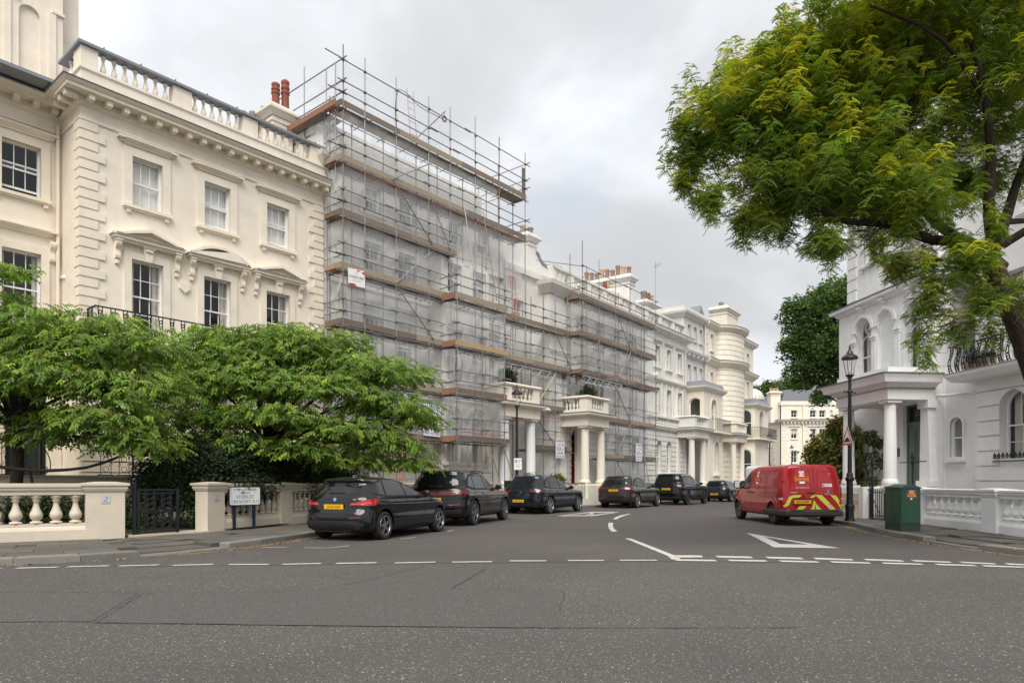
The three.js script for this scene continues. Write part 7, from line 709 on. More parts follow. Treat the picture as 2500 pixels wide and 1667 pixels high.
{ const t = thing('parking_sign', 'small white parking plate on the lamp post before the porch', 'road sign', .21, 29.3, .15, PAVE), d = (g, w, h) => { g.fillStyle = '#e4e6ea'; g.fillRect(0, 0, w, h); g.fillStyle = '#2c4a9a'; g.fillRect(14, 30, 44, 56); g.fillStyle = '#fff'; g.font = 'bold 46px sans-serif'; g.textAlign = 'center'; g.fillText('P', 36, 75); g.fillStyle = '#2e3036'; g.font = 'bold 22px sans-serif'; g.textAlign = 'left'; g.fillText('Permit', 66, 40); g.fillText('holders', 66, 64); g.fillText('only', 66, 88); g.textAlign = 'center'; g.fillText('Mon - Fri', w / 2, 128); g.fillText('8.30 am', w / 2, 154); g.fillText('- 6.30 pm', w / 2, 180); }; part(t, 'plate', bx(-.14, .20, 1.72, 2.22, .075, .085), M.alu); part(t, 'print', new THREE.PlaneGeometry(.33, .49).translate(.03, 1.97, .088), printMat(150, 220, d), null, true); }
{ const t = thing('litter_bin', 'black litter bin strapped to the lamp post before the porch', 'litter bin', -.12, 29.2, .25, PAVE); part(t, 'body', lathe([[0, .52], [.17, .52], [.24, 1.0], [.0, 1.0]], 4).rotateY(Math.PI / 4), M.black, null, true); part(t, 'hood', [bx(-.19, .19, 1.0, 1.22, -.17, .17), rbx(-.2, .2, 1.2, 1.26, -.19, .19, .02)], M.black); part(t, 'bracket', bx(.12, .36, .8, .88, -.03, .03), M.iron); part(t, 'support', bx(-.04, .04, 0, .52, -.04, .04), M.black); part(t, 'crest', new THREE.CircleGeometry(.05, 12).translate(0, .85, .165), M.brass); }
{ // green telecom cabinet
  const t = thing('telecom_cabinet', 'dark green street cabinet with red warning label on the pavement', 'cabinet', 9.40, 16.5, -6 * D, PAVE), g1 = std(.018, .085, .050, .5, { map: wet(mottle, 1.2) }), g2 = std(.02, .09, .055, .5); part(t, 'plinth', bx(.0, .46, 0, .16, -.86, 0), std(.02, .045, .03, .7)); part(t, 'body', rbx(.0, .46, .16, 1.04, -.86, 0, .012), g1); part(t, 'door', [rbx(.02, .44, .2, 1.0, 0, .012, .004), bx(.0, .03, .5, .6, .012, .02)], g1); part(t, 'side_door', [bx(-.008, 0, .2, 1.0, -.84, -.44), bx(-.008, 0, .2, 1.0, -.42, -.02)], g1); part(t, 'lid', ext(polyShape([[-.02, 1.04], [.48, 1.04], [.48, 1.06], [.26, 1.14], [-.02, 1.07]]), -.88, .02), g2);
  part(t, 'warning_label', new THREE.PlaneGeometry(.2, .17).translate(.25, .92, .0155), printMat(128, 108, (g, w, h) => { g.fillStyle = '#b5121b'; g.fillRect(0, 0, w, h * .62); g.fillStyle = '#e8a81a'; g.fillRect(0, h * .62, w, h * .38); g.fillStyle = '#f3dede'; for (const y of [10, 24, 38, 50]) g.fillRect(26, y, w - 52, 6); g.fillStyle = '#5a3a08'; g.fillRect(14, 76, 22, 18); g.fillRect(44, 80, 66, 5); g.fillRect(44, 90, 54, 5); }), null, true); part(t, 'small_label', new THREE.PlaneGeometry(.045, .045).translate(.24, .79, .0155), M.frame); part(t, 'vent', [...Array(5).keys()].map(i => bx(-.012, -.006, .26 + i * .02, .268 + i * .02, -.34, -.24)), M.black);
}
{ // low wall and area railings between the porches
  const t = thing('area_railings', 'black iron area railings on a white plinth between two porches', 'railing', F3.X, F3.Z, F3.turn, PAVE); part(t, 'plinth', bx(-4.6, -1.0, 0, .35, 1.75, 2.0), M.offwhite); part(t, 'end_pier', bx(1.6, 2.2, 0, 1.15, 1.7, 2.1), M.offwhite); const g = new THREE.CylinderGeometry(.013, .013, .85, 5).translate(0, .425, 0); for (let x = -4.5; x < -1; x += .14) inst(t, 'bar', g, M.iron, x, .35, 1.88); part(t, 'top_rail', bx(-4.6, -1, 1.1, 1.13, 1.86, 1.9), M.iron); for (let x = 2.4; x < 9; x += .14) inst(t, 'bar', g, M.iron, x, .3, 1.6); part(t, 'top_rail', bx(2.3, 9.2, 1.06, 1.09, 1.58, 1.62), M.iron); part(t, 'plinth', bx(2.3, 9.2, 0, .3, 1.5, 1.75), M.offwhite);
}
// ---------- far side of the crescent ----------
{
  const m = M.pale, H = thing('far_terrace', 'far cream terrace with slate mansard roof closing the street', 'house', 43.4, 110, 0), W = 8.9, rows = [[11.7, 1.2], [8.3, 1.6], [4.4, 2.0], [1.2, 2.4]], xs = [2.1, 5.15, 6.65, 8.1], w = rows.flatMap(([y, h], r) => xs.map((x, i) => ({ x, y, w: i === 3 ? .35 : 1.0, h })));
  part(H, 'wall', wallGeo(0, W, 0, 14.1, w, -.4, 0), m); for (const o of w) sash(H, { ...o, cols: 2, rt: 1, rb: 1, bar: .06, stile: .09, architrave: .18, mat: m, hood: o.y > 7 && o.y < 9, sillx: .1 }); shell(H, 0, W, 14.1, -14, m);
  part(H, 'cornice', sweep([[0, -14], [0, 0], [W, 0], [W, -1.5], [22, -1.5]], [[-.2, 10.8], [.1, 10.8], [.55, 11.15], [.6, 11.3], [-.2, 11.35]]), m); part(H, 'cornice_flashing', sweep([[0, -14], [0, 0], [W, 0], [W, -1.5], [22, -1.5]], [[-.2, 11.35], [.62, 11.3], [.64, 11.4], [-.2, 11.45]]), M.lead); part(H, 'parapet', sweep([[0, -14], [0, 0], [W, 0], [W, -1.5], [22, -1.5]], [[-.3, 13.7], [.12, 13.7], [.12, 14.3], [-.3, 14.4]]), m); modillions(H, .3, W - .3, .6, 10.75, .1, m, .2, .35, .2); quoins(H, .05, 1, 2, 10.7, .55, m, 1.1, .8); quoins(H, 4.0, 1, 2, 10.7, .55, m, .9, .6);
  part(H, 'mansard_roof', ext(polyShape([[.4, 14.2], [W - .1, 14.2], [W - 1.0, 16.3], [.9, 16.3]]), -10, -.8), M.slate); part(H, 'dormer', [bx(6.1, 7.6, 14.3, 15.6, -1.2, -.6), ext(archPath(THREE.Shape, 6.5, 14.4, .5, 1.0), -.6, -.55), ext(archPath(THREE.Shape, 7.2, 14.4, .5, 1.0), -.6, -.55)], m); part(H, 'dormer_glass', [ext(archPath(THREE.Shape, 6.5, 14.5, .36, .8), -.55, -.53), ext(archPath(THREE.Shape, 7.2, 14.5, .36, .8), -.55, -.53)], CM.glass); stack(H, -1.3, .3, -2.5, -1, 11, 16.1, m); for (const x of [-1, -.5, 0]) pot(H, x, 16.05, -1.7, .6, .25, M.buff, 'plain');
  part(H, 'glazed_dome', [new THREE.SphereGeometry(1.9, 20, 10, 0, 6.283, 0, Math.PI / 2).scale(1, 1.05, 1).translate(-2.6, 15.2, -6), ...[...Array(8).keys()].map(i => new THREE.TorusGeometry(1.95, .06, 5, 16, Math.PI).rotateY(i * Math.PI / 8).translate(-2.6, 15.2, -6))], std(.62, .60, .52, .5)); part(H, 'downpipe', rodGeo([3.5, 0, .15], [3.5, 14, .15], .1, 8), m);
  // left flank, receding
  const fl = [...rows.flatMap(([y, h]) => [-3, -6.5, -9.5].map(x => ({ x, y, w: .9, h })))], c = wallGeo(-14, -.02, 0, 14.1, fl, -.4, 0); const G = sub(H, 'flank', 0, 0, 0, -Math.PI / 2); const G2 = sub(H, 'flank_front', 0, 0, 0, -Math.PI / 2); G.scale.set(1, 1, 1); H.remove(G); G2.position.set(0, 0, 0); part(G2, 'flank_wall', c, m); for (const o of fl) sash(G2, { ...o, cols: 2, rt: 1, rb: 1, bar: .06, stile: .09, architrave: .18, mat: m, sillx: .1 });
  part(H, 'right_wing', [wallGeo(W, 22, 0, 14.1, rectW([10.5, 13, 16], 11.7, 1.0, 1.2), -1.9, -1.5)], m); const RW = sub(H, 'right_wing_windows', 0, 0, -1.5); for (const o of rectW([10.5, 13, 16], 11.7, 1.0, 1.2)) sash(RW, { ...o, cols: 2, rt: 1, rb: 1, bar: .06, stile: .09, mat: m, sillx: .1 }); part(H, 'gable_roof', ext(polyShape([[6.6, 14.2], [14, 14.2], [11.6, 18.4], [9.6, 18.4]]), -9, -4), M.slate); part(H, 'gable_wall', ext(polyShape([[6.8, 14.2], [11.2, 14.2], [9.5, 18.0], [8.6, 18.0]]), -4.2, -3.6), m); part(H, 'aerial', [rodGeo([8.2, 15, -3], [8.2, 24, -3], .05), rodGeo([7.2, 20.5, -3], [9.2, 20.7, -3], .04), new THREE.SphereGeometry(.5, 10, 6, 0, 6.3, 0, 1.2).rotateX(1.2).translate(8.2, 18.6, -3)], M.tube);
}
{ const m = M.pale, H = thing('far_terrace', 'far cream terrace wing glimpsed left of the receding flank', 'house', 38.6, 121, 0), w = rectW([1.6, 3.0], 11.7, .8, 1.2).concat(rectW([1.6, 3.0], 8.3, .8, 1.6), rectW([1.6, 3.0], 4.2, .8, 2.2)); part(H, 'wall', wallGeo(-6, 5, 0, 13.8, w, -.4, 0), m); for (const o of w) sash(H, { ...o, cols: 2, rt: 1, rb: 1, bar: .06, stile: .09, architrave: .18, mat: m, sillx: .1 }); shell(H, -6, 5, 13.8, -9, m); part(H, 'cornice', sweep([[-6, 0], [5, 0]], [[-.2, 10.8], [.1, 10.8], [.55, 11.15], [.6, 11.3], [-.2, 11.35]]), m); part(H, 'lead_roof', ext(polyShape([[-6, 13.8], [5, 13.8], [4.4, 15.6], [-5, 15.6]]), -8, -.6), M.slate); }
// ---------- trees and planting ----------
const leafMat = (r, g, b, t = .38) => phy(r, g, b, .92, { transmission: t, thickness: 0, specularIntensity: .6 });
const barkTex = wet(dataTex(256, (u, v) => { const r = Math.abs(pn(u, v * .35, 2.6, 4)), x = clamp(.45 + r * 1.1 + (rnd() - .5) * .15); return [x, x * .95, x * .9]; }), 1);
const bark = (r, g, b) => std(r, g, b, .95, { map: barkTex, bumpMap: barkTex, bumpScale: .03 });
function leafTri(L, base, dir, up, len, wid, fold = .25) { // two folded halves with a pointed tip
  const side = dir.clone().cross(up).normalize(), n = side.clone().cross(dir).normalize(), p = (a, s, h) => base.clone().addScaledVector(dir, a * len).addScaledVector(side, s * wid).addScaledVector(n, h * wid), b = p(0, 0, 0), m1 = p(.30, .5, fold), m2 = p(.66, .38, fold * .6), t = p(1, 0, -.35), c1 = p(.3, -.5, fold), c2 = p(.66, -.38, fold * .6), k = p(.5, 0, -.05);
  for (const q of [[b, m1, k], [m1, m2, k], [m2, t, k], [b, k, c1], [c1, k, c2], [c2, k, t]]) for (const v of q) L.push(v.x, v.y, v.z);
}
const geoOf = L => { const g = new THREE.BufferGeometry(); g.setAttribute('position', new THREE.Float32BufferAttribute(L, 3)); g.computeVertexNormals(); g.setAttribute('uv', new THREE.Float32BufferAttribute(new Float32Array(L.length / 3 * 2), 2)); return g; };
function cherrySprig() { const L = []; for (let i = 0; i < 9; i++) { const t = i / 8, s = i % 2 ? 1 : -1, base = V3(0, -.06 * t * t, t * .24), d = V3(s * rr(.5, .95), rr(-.75, -.1), rr(.35, .9)).normalize(); leafTri(L, base, d, V3(0, 1, 0), rr(.085, .125), rr(.042, .056)); } return geoOf(L); }
function locustShoot() { const L = []; for (let k = 0; k < 8; k++) { const a = k * 2.4 + rr(-.3, .3), d = V3(Math.cos(a) * .7, rr(-.45, .35), Math.sin(a) * .7).normalize(), o = V3(rr(-.03, .03), -k * .018, rr(-.03, .03)), side = V3(-d.z, 0, d.x).normalize(), len = rr(.11, .17); for (let j = 1; j <= 7; j++) { const t = j / 7, p = o.clone().addScaledVector(d, len * t); p.y -= .05 * t * t; for (const s of [-1, 1]) { const q = side.clone().multiplyScalar(s * .042 * (1.1 - t * .4)).addScaledVector(d, .012), w = d.clone().multiplyScalar(.011); const tip = p.clone().add(q); tip.y -= .012; const mid = p.clone().addScaledVector(q, .5); for (const v of [p, mid.clone().add(w), tip, p, tip, mid.clone().sub(w)]) L.push(v.x, v.y, v.z); } } } return geoOf(L); }
function broadClump(n = 9, len = .13, spread = .16) { const L = []; for (let i = 0; i < n; i++) { const d = V3(rr(-1, 1), rr(-.7, .5), rr(-1, 1)).normalize(); leafTri(L, V3(rr(-spread, spread), rr(-spread, spread), rr(-spread, spread)), d, V3(rr(-.3, .3), 1, rr(-.3, .3)), len * rr(.8, 1.2), len * .62, .15); } return geoOf(L); }
// scatter leaf geometry through flattened pads; tone: t -> colour
function foliage(tree, name, geo, mat, pads, tone, droop = .4, scale = [.85, 1.25], shellPow = .45) {
  let N = 0; for (const p of pads) N += p.n; const o = new THREE.InstancedMesh(geo, mat, N), mt = new THREE.Matrix4(), q = new THREE.Quaternion(), e = new THREE.Euler(); let i = 0; o.name = name; o.userData.kind = 'stuff'; o.castShadow = o.receiveShadow = true;
  for (const p of pads) for (let k = 0; k < p.n; k++) { let d; do d = V3(rr(-1, 1), rr(-1, 1), rr(-1, 1)); while (d.lengthSq() > 1 || d.lengthSq() < .01); const r = Math.pow(rnd(), shellPow), u = d.clone().normalize(), rough = 1 + .28 * n3(u.x * 2.1 + p.c[0], u.y * 2.1 + p.c[1], u.z * 2.1) + .16 * n3(u.x * 6 + p.c[2], u.y * 6, u.z * 6); const x = p.c[0] + u.x * r * p.r[0] * rough, z = p.c[2] + u.z * r * p.r[2] * rough; let y = p.c[1] + u.y * r * p.r[1] * rough - (p.sag ?? 0) * (u.x * u.x + u.z * u.z) * r * r * p.r[0]; const az = Math.atan2(u.x, u.z) + rr(-.9, .9); e.set(rr(.1, .5) * (droop * 2) + rr(-.35, .35), az, rr(-.4, .4), 'YXZ'); const s = rr(scale[0], scale[1]); mt.compose(V3(x, y, z), q.setFromEuler(e), V3(s, s, s)); o.setMatrixAt(i, mt); o.setColorAt(i, tone(u, r, p)); i++; }
  tree.add(o); return o;
}
function limbs(tree, name, list, m, seg = 7) { for (const [pts, r0, r1] of list) part(tree, name, tubeGeo(pts.map(p => V3(...p)), r0, r1, seg), m, null, true); }
const hang = (base, tips, r, k = .6) => tips.map(t => [[base, [lerp(base[0], t[0], .35), lerp(base[1], t[1], k), lerp(base[2], t[2], .35)], [lerp(base[0], t[0], .7), lerp(base[1], t[1], .92), lerp(base[2], t[2], .7)], t], r, r * .22]);
{ // two spreading cherries over the left garden
  const cb = bark(.065, .05, .042), lm = leafMat(.18, .30, .030, .5), sprigs = cherrySprig();
  const tone = (u, r, p) => { const y = rnd() < .10 + .12 * Math.max(0, u.y) ? 1 : 0, v = rr(.55, 1.4); return col(v * (y ? 1.7 : rr(.85, 1.15)), v * (y ? 1.35 : 1), v * (y ? 1 : rr(.7, 1.1))); };
  const A = thing('cherry_tree', 'spreading green cherry tree at the picture edge, over the left garden wall', 'tree', -11.3, 16.6, 0, .16, 'cherry trees in the front garden');
  part(A, 'trunk', tubeGeo([V3(-.9, 0, 0), V3(-.8, .8, 0), V3(-.65, 1.7, .1), V3(-.7, 2.6, .1)], .16, .11, 9), cb, null, true);
  const padA = [[[-2.4, 4.6, .4], [2.0, .75, 1.8], 900], [[-.6, 5.0, .2], [2.0, .7, 1.7], 1000], [[1.0, 4.4, .3], [1.9, .65, 1.7], 950], [[-1.8, 3.6, 1.0], [2.2, .6, 1.5], 850], [[.4, 3.75, .9], [2.0, .6, 1.6], 900], [[2.1, 3.5, .4], [1.6, .65, 1.5], 750], [[1.9, 2.7, .8], [1.5, .55, 1.2], 560], [[2.6, 2.15, .7], [1.0, .45, .9], 330], [[-.6, 2.9, -.6], [1.6, .4, 1.0], 330], [[-1.4, 5.65, .3], [1.4, .35, .7], 220], [[1.5, 4.95, .1], [1.4, .45, 1.2], 420], [[2.6, 4.45, .2], [1.0, .4, 1.0], 260], [[.2, 2.35, .2], [1.3, .32, .9], 170], [[-2.6, 3.0, .9], [1.2, .4, 1], 240]].map(([c, r, n]) => ({ c, r: [r[0], r[1] * .72, r[2]], n: Math.round(n * .66), sag: .11 }));
  limbs(A, 'limb', [...hang([-.7, 2.5, .1], padA.map(p => p.c), .065), [[[-2.6, 1.75, .9], [-1.2, 1.6, .9], [.3, 1.42, .85], [1.5, 1.5, .8], [2.2, 1.75, .75]], .055, .03], [[[.15, 0, .7], [.17, .8, .72], [.15, 1.5, .85]], .04, .03]], cb); limbs(A, 'twig', [...Array(26).keys()].map(() => { const a = [rr(-.8, 1.2), rr(1.9, 3), rr(-.2, .9)], d = rr(0, 6.28); return [[a, [a[0] + Math.cos(d) * .5, a[1] + .08, a[2] + Math.sin(d) * .4], [a[0] + Math.cos(d) * 1.2, a[1] + rr(-.2, .2), a[2] + Math.sin(d) * .9]], .012, .004]; }), cb, 4);
  foliage(A, 'crown', sprigs, lm, padA, tone, .45);
  // a last high spray reaching across the first-floor window
  foliage(A, 'crown_spray', sprigs, lm, [{ c: [-.5, 6.0, 1.1], r: [1.1, .16, .4], n: 130 }, { c: [-1.6, 6.1, 1.0], r: [.8, .25, .5], n: 130 }], tone, .5); limbs(A, 'limb', [[[[-1.6, 4.8, .6], [-1.7, 5.6, .9], [-.8, 6.05, 1.1], [.4, 5.95, 1.1]], .03, .008]], cb);
  const B = thing('cherry_tree', 'broad layered cherry tree overhanging the parked hatchback', 'tree', -6.9, 20.3, 0, .16, 'cherry trees in the front garden');
  part(B, 'trunk', tubeGeo([V3(-.6, 0, .2), V3(-.55, .7, .2), V3(-.4, 1.5, .2), V3(-.3, 2.3, .15)], .19, .13, 9), cb, null, true);
  const padB = [[[-1.4, 4.85, .2], [1.9, .65, 1.8], 850], [[.6, 5.1, .2], [1.9, .6, 1.7], 850], [[2.2, 4.6, .3], [1.7, .6, 1.6], 760], [[3.4, 4.45, .1], [1.3, .5, 1.1], 480], [[-2.3, 4.0, .9], [1.7, .6, 1.4], 700], [[-.4, 4.1, 1.3], [2.1, .6, 1.5], 950], [[1.6, 3.9, 1.2], [1.8, .55, 1.3], 780], [[3.2, 3.5, .6], [1.5, .5, 1.2], 600], [[4.1, 3.05, .3], [.9, .4, .8], 240], [[-1.7, 3.1, 1.3], [1.7, .55, 1.3], 700], [[.4, 3.1, 1.6], [1.7, .5, 1.3], 700], [[2.2, 2.75, 1.1], [1.5, .5, 1.2], 560], [[3.3, 2.35, .6], [1.3, .42, 1.0], 420], [[-.8, 2.35, 1.7], [1.2, .4, .9], 330], [[.9, 2.2, 1.3], [1.3, .42, 1.0], 360], [[-1.6, 5.4, .3], [1.5, .45, 1.2], 480], [[.1, 5.6, .2], [1.4, .4, 1.2], 420], [[1.5, 5.4, .2], [1.4, .42, 1.2], 420], [[2.4, 1.85, .7], [1.2, .35, .9], 300], [[3.9, 1.75, .5], [.9, .3, .7], 160], [[-2.6, 2.3, 1.0], [.9, .35, .8], 200]].map(([c, r, n]) => ({ c, r: [r[0], r[1] * .72, r[2]], n: Math.round(n * .66), sag: .13 }));
  limbs(B, 'limb', hang([-.3, 2.2, .15], padB.map(p => p.c), .07), cb); foliage(B, 'crown', sprigs, lm, padB, tone, .45);
}
{ // honey locust on the right pavement
  const lb = bark(.060, .040, .030), T = thing('honey_locust_tree', 'large honey locust with yellow-tipped foliage leaning over the right pavement', 'tree', 9.85, 12.35, 0, PAVE);
  // joints in metres from the tree pit
  part(T, 'trunk', tubeGeo([V3(.15, -.05, 0), V3(.05, .9, .05), V3(-.1, 1.9, .1), V3(-.4, 2.9, .15), V3(-.8, 3.9, .2), V3(-1.25, 4.9, .22), V3(-1.5, 5.45, .25)], .25, .16, 14), lb, null, true);
  const UP = p => [p[0], p[1] < 4 ? p[1] : 5.0 + (p[1] - 4.1) * .9, p[2]]; limbs(T, 'limb', [[[[-1.1, 4.1, .2], [-1.75, 4.55, .3], [-2.6, 4.55, .5], [-3.4, 4.75, .7], [-4.3, 4.8, .8], [-4.9, 5.1, .9]], .135, .05], [[[-1.9, 4.58, .3], [-2.3, 5.1, .1], [-2.7, 5.8, 0], [-3.3, 6.4, -.2], [-4.0, 6.9, -.3]], .11, .04], [[[-1.3, 4.45, .25], [-1.5, 5.2, .4], [-1.6, 6.0, .6], [-1.9, 7.0, .9], [-2.2, 8.0, 1.0]], .13, .05], [[[-1.3, 4.45, .25], [-.9, 5.2, .0], [-.5, 6.0, -.3], [-.1, 6.9, -.5], [.1, 7.9, -.6]], .13, .05], [[[-1.2, 4.5, .3], [-.4, 5.1, .9], [.4, 5.5, 1.5], [1.4, 6.2, 2.0]], .09, .035], [[[-.9, 5.1, 0], [.2, 5.5, -.8], [1.2, 6.2, -1.6]], .07, .03], [[[-3.3, 6.4, -.2], [-4.3, 7.3, .2], [-5.2, 7.5, .5]], .05, .02], [[[-1.9, 7.0, .9], [-3.0, 7.8, 1.4], [-4.2, 8.2, 1.6]], .05, .02], [[[-4.9, 5.1, .9], [-5.6, 5.9, .9], [-6.2, 6.6, .8]], .045, .015]].map(([p, a, b]) => [p.map(UP), a * .82, b * .8]), lb, 9);
  const pads = [[[-6.2, 6.6, .5], [.9, 1.0, 1.0], 330], [[-6.7, 6.0, .4], [.45, .9, .5], 130], [[-5.4, 7.2, .4], [1.1, .7, 1.2], 420], [[-5.4, 6.2, .5], [1.1, .8, 1.2], 420], [[-5.2, 5.2, .6], [1.1, .7, 1.2], 400], [[-4.5, 7.9, .3], [1.3, .7, 1.4], 480], [[-4.2, 6.9, .2], [1.3, .8, 1.5], 520], [[-4.2, 5.8, .4], [1.3, .8, 1.4], 480], [[-4.2, 5.0, .6], [1.2, .45, 1.2], 280], [[-3.3, 8.6, .2], [1.4, .8, 1.5], 520], [[-3.0, 7.6, .0], [1.4, .8, 1.6], 520], [[-2.9, 6.5, -.4], [1.4, .8, 1.4], 460], [[-3.0, 5.3, .2], [1.3, .6, 1.5], 400], [[-3.0, 4.6, .7], [1.1, .4, 1.1], 200], [[-1.9, 9.2, .2], [1.5, .8, 1.6], 520], [[-1.6, 8.2, .1], [1.5, .8, 1.8], 520], [[-1.5, 7.0, .4], [1.4, .8, 1.7], 460], [[-1.2, 6.0, -.9], [1.4, .6, 1.2], 300], [[-.4, 9.5, .2], [1.6, .9, 1.8], 520], [[.2, 8.4, 0], [1.6, .9, 1.9], 560], [[.4, 7.2, .2], [1.5, .8, 1.9], 480], [[.9, 6.1, -.5], [1.4, .7, 1.6], 380], [[1.6, 8.2, 0], [1.6, 1.2, 1.8], 500], [[1.8, 6.6, .2], [1.3, .9, 1.6], 360], [[-2.2, 3.5, .9], [.55, .55, .5], 90], [[-1.9, 2.75, .9], [.35, .5, .35], 50], [[-3.2, 3.5, .8], [.4, .35, .4], 50], [[-5.6, 4.4, .6], [.5, .35, .5], 50], [[-1.25, 3.0, .9], [.3, .35, .3], 26], [[-.7, 3.35, -.9], [.35, .4, .35], 40], [[-.55, 2.7, -.8], [.25, .35, .25], 22], [[-4.6, 3.95, .8], [.5, .35, .5], 50], [[-6.6, 4.9, .5], [.12, .4, .12], 12], [[-2.4, 9.8, 1.8], [1.5, .6, 1.2], 330], [[-4.0, 8.5, 1.7], [1.3, .6, 1.0], 280], [[-.2, 10.2, 1.8], [1.8, .8, 1.2], 380], [[-2.6, 3.0, .6], [.4, .5, .4], 60], [[-2.75, 2.1, .6], [.3, .5, .3], 40], [[-2.1, 2.4, .5], [.3, .4, .3], 34]].map(([c, r, n]) => ({ c: [c[0], 5.5 + (c[1] - 4.15) * .88, c[2]], r: [r[0], r[1] * .92, r[2]], n: Math.round(n * (c[0] > -.5 ? .55 : .68)) }));
  for (let i = 0; i < 16; i++) { const x = -6.9 + i * .36; pads.push({ c: [x + rr(-.15, .15), 6.35 - Math.min(1, i * .11) * 1.0 + rr(-.25, .2), rr(.0, 1.0)], r: [.16, rr(.25, .5), .16], n: 16 }); }
  const tone = (u, r, p) => { const young = clamp((u.y * .5 + .35) * r) * .5 + (p.c[1] > 7.5 ? .10 : 0), y = rnd() < young * 1.4, v = rr(.6, 1.25); return y ? col(v * 2.5, v * 1.75, v * .8) : col(v * rr(.8, 1.15), v, v * rr(.7, 1.1)); };
  const sg = [locustShoot(), locustShoot()], lm = leafMat(.225, .325, .022, .5); foliage(T, 'crown', sg[0], lm, pads.map(p => ({ ...p, n: p.n >> 1 })), tone, .3, [.9, 1.35], .5); foliage(T, 'crown', sg[1], lm, pads.map(p => ({ ...p, n: p.n - (p.n >> 1) })), tone, .3, [.9, 1.35], .5);
}
function roundTree(name, label, X, Z, H, pads, lm, geo, tone, trunkR, group, sc) { const t = thing(name, label, 'tree', X, Z, 0, .1, group), b = bark(.07, .055, .045), c0 = [0, H * .35, 0]; part(t, 'trunk', tubeGeo([V3(0, 0, 0), V3(.1, H * .2, 0), V3(0, H * .42, .1)], trunkR, trunkR * .6, 9), b, null, true); limbs(t, 'limb', hang(c0, pads.map(p => p.c), trunkR * .4), b); foliage(t, 'crown', geo, lm, pads, tone, .4, sc ?? [.9, 1.3], .4); return t; }
const vary = (lo, hi, w = .1) => () => { const v = rr(lo, hi); return col(v * rr(1 - w, 1 + w), v, v * rr(.8, 1.1)); };
const clump = broadClump(10, .17, .2), smallClump = broadClump(10, .085, .12), bigClump = broadClump(10, .45, .6);
roundTree('lime_tree', 'dark green lime tree showing past the far edge of the white corner house', 18.6, 36.5, 12.5, [[[-2.6, 9.9, 0], [1.5, 1.3, 1.8], 420], [[-2.0, 8.4, 0], [1.9, 1.2, 2], 560], [[-2.9, 7.4, .2], [1.2, .8, 1.2], 260], [[-.6, 7.3, .2], [1.8, 1.1, 1.8], 420], [[-.3, 9.3, 0], [2.2, 1.6, 2.2], 520], [[0, 11.2, 0], [2.0, 1.3, 2], 420], [[-1.5, 11.0, .2], [1.3, 1.0, 1.3], 480], [[1.8, 9.2, 0], [2, 2, 2], 600], [[-1.2, 6.4, .3], [1.0, .5, .9], 260], [[-3.3, 6.6, .3], [.5, .4, .5], 60], [[-3.9, 8.6, .2], [.6, .4, .5], 60], [[-3.5, 10.6, .2], [.7, .5, .6], 70], [[-2.2, 5.7, .4], [.6, .4, .5], 60]].map(([c, r, n]) => ({ c, r, n })), leafMat(.11, .20, .035, .5), clump, vary(.6, 1.35), .28);
for (const [X, Z, H, s, lb] of [[48, 132, 21, 1, 'far tree left of the glazed dome, behind the far terrace'], [57, 136, 23.5, 1.1, 'far round tree rising behind the slate mansard roof'], [73, 140, 22.5, .9, 'far tree seen past the portico, behind the far gable']]) { const pads = []; for (let i = 0; i < 13; i++) { const a = i * 2.4, q = (i % 4) / 4; pads.push({ c: [Math.cos(a) * 3.6 * s * (1 - q * .5), H * (.62 + .34 * q), Math.sin(a) * 3.0 * s], r: [2.2 * s, 1.7 * s, 2.2 * s], n: 150 }); } roundTree('plane_tree', lb, X, Z, H, pads, leafMat(.11, .18, .04, .45), bigClump, vary(.6, 1.3), .4, 'trees beyond the far terrace'); }
// dark evergreen mass spilling over the garden wall
{ const t = thing('evergreen_hedge', 'dark evergreen hedge spilling over the wall beneath the cherry tree', 'hedge', -6.9, 19.3, 0, .16); const pads = [[[-.9, 1.5, 1.9], [.7, .7, .6], 420], [[-.5, 1.5, .8], [.8, .9, .8], 620], [[-.3, 1.6, -.3], [.8, 1.0, .8], 620], [[.15, 1.55, -1.4], [.9, 1.0, .9], 640], [[.6, 1.45, -2.5], [.9, .95, .9], 600], [[1.2, 1.3, -3.5], [.8, .8, .8], 480], [[-1.8, 1.0, 2.2], [.8, .8, .6], 380], [[.05, 1.05, .6], [.35, .35, 1.4], 260], [[.8, 1.05, -2.0], [.35, .35, 1.2], 220], [[-1.4, 1.7, 1.0], [1.0, .9, .9], 520], [[-2.4, 1.2, .9], [.9, .9, .8], 380]].map(([c, r, n]) => ({ c, r, n })); foliage(t, 'leaves', smallClump, leafMat(.030, .055, .018, .2), pads, vary(.5, 1.3), .3); limbs(t, 'stem', pads.map(p => [[[p.c[0], 0, p.c[2]], [p.c[0] * .9, p.c[1] * .6, p.c[2]], p.c], .03, .01]), bark(.05, .04, .03), 5); foliage(t, 'blossom', broadClump(6, .04, .05), std(.62, .58, .50, .8), [{ c: [.1, 1.7, -.6], r: [.8, .8, 1.9], n: 46 }], vary(.7, 1.1), .3, [.7, 1.1], .2); }
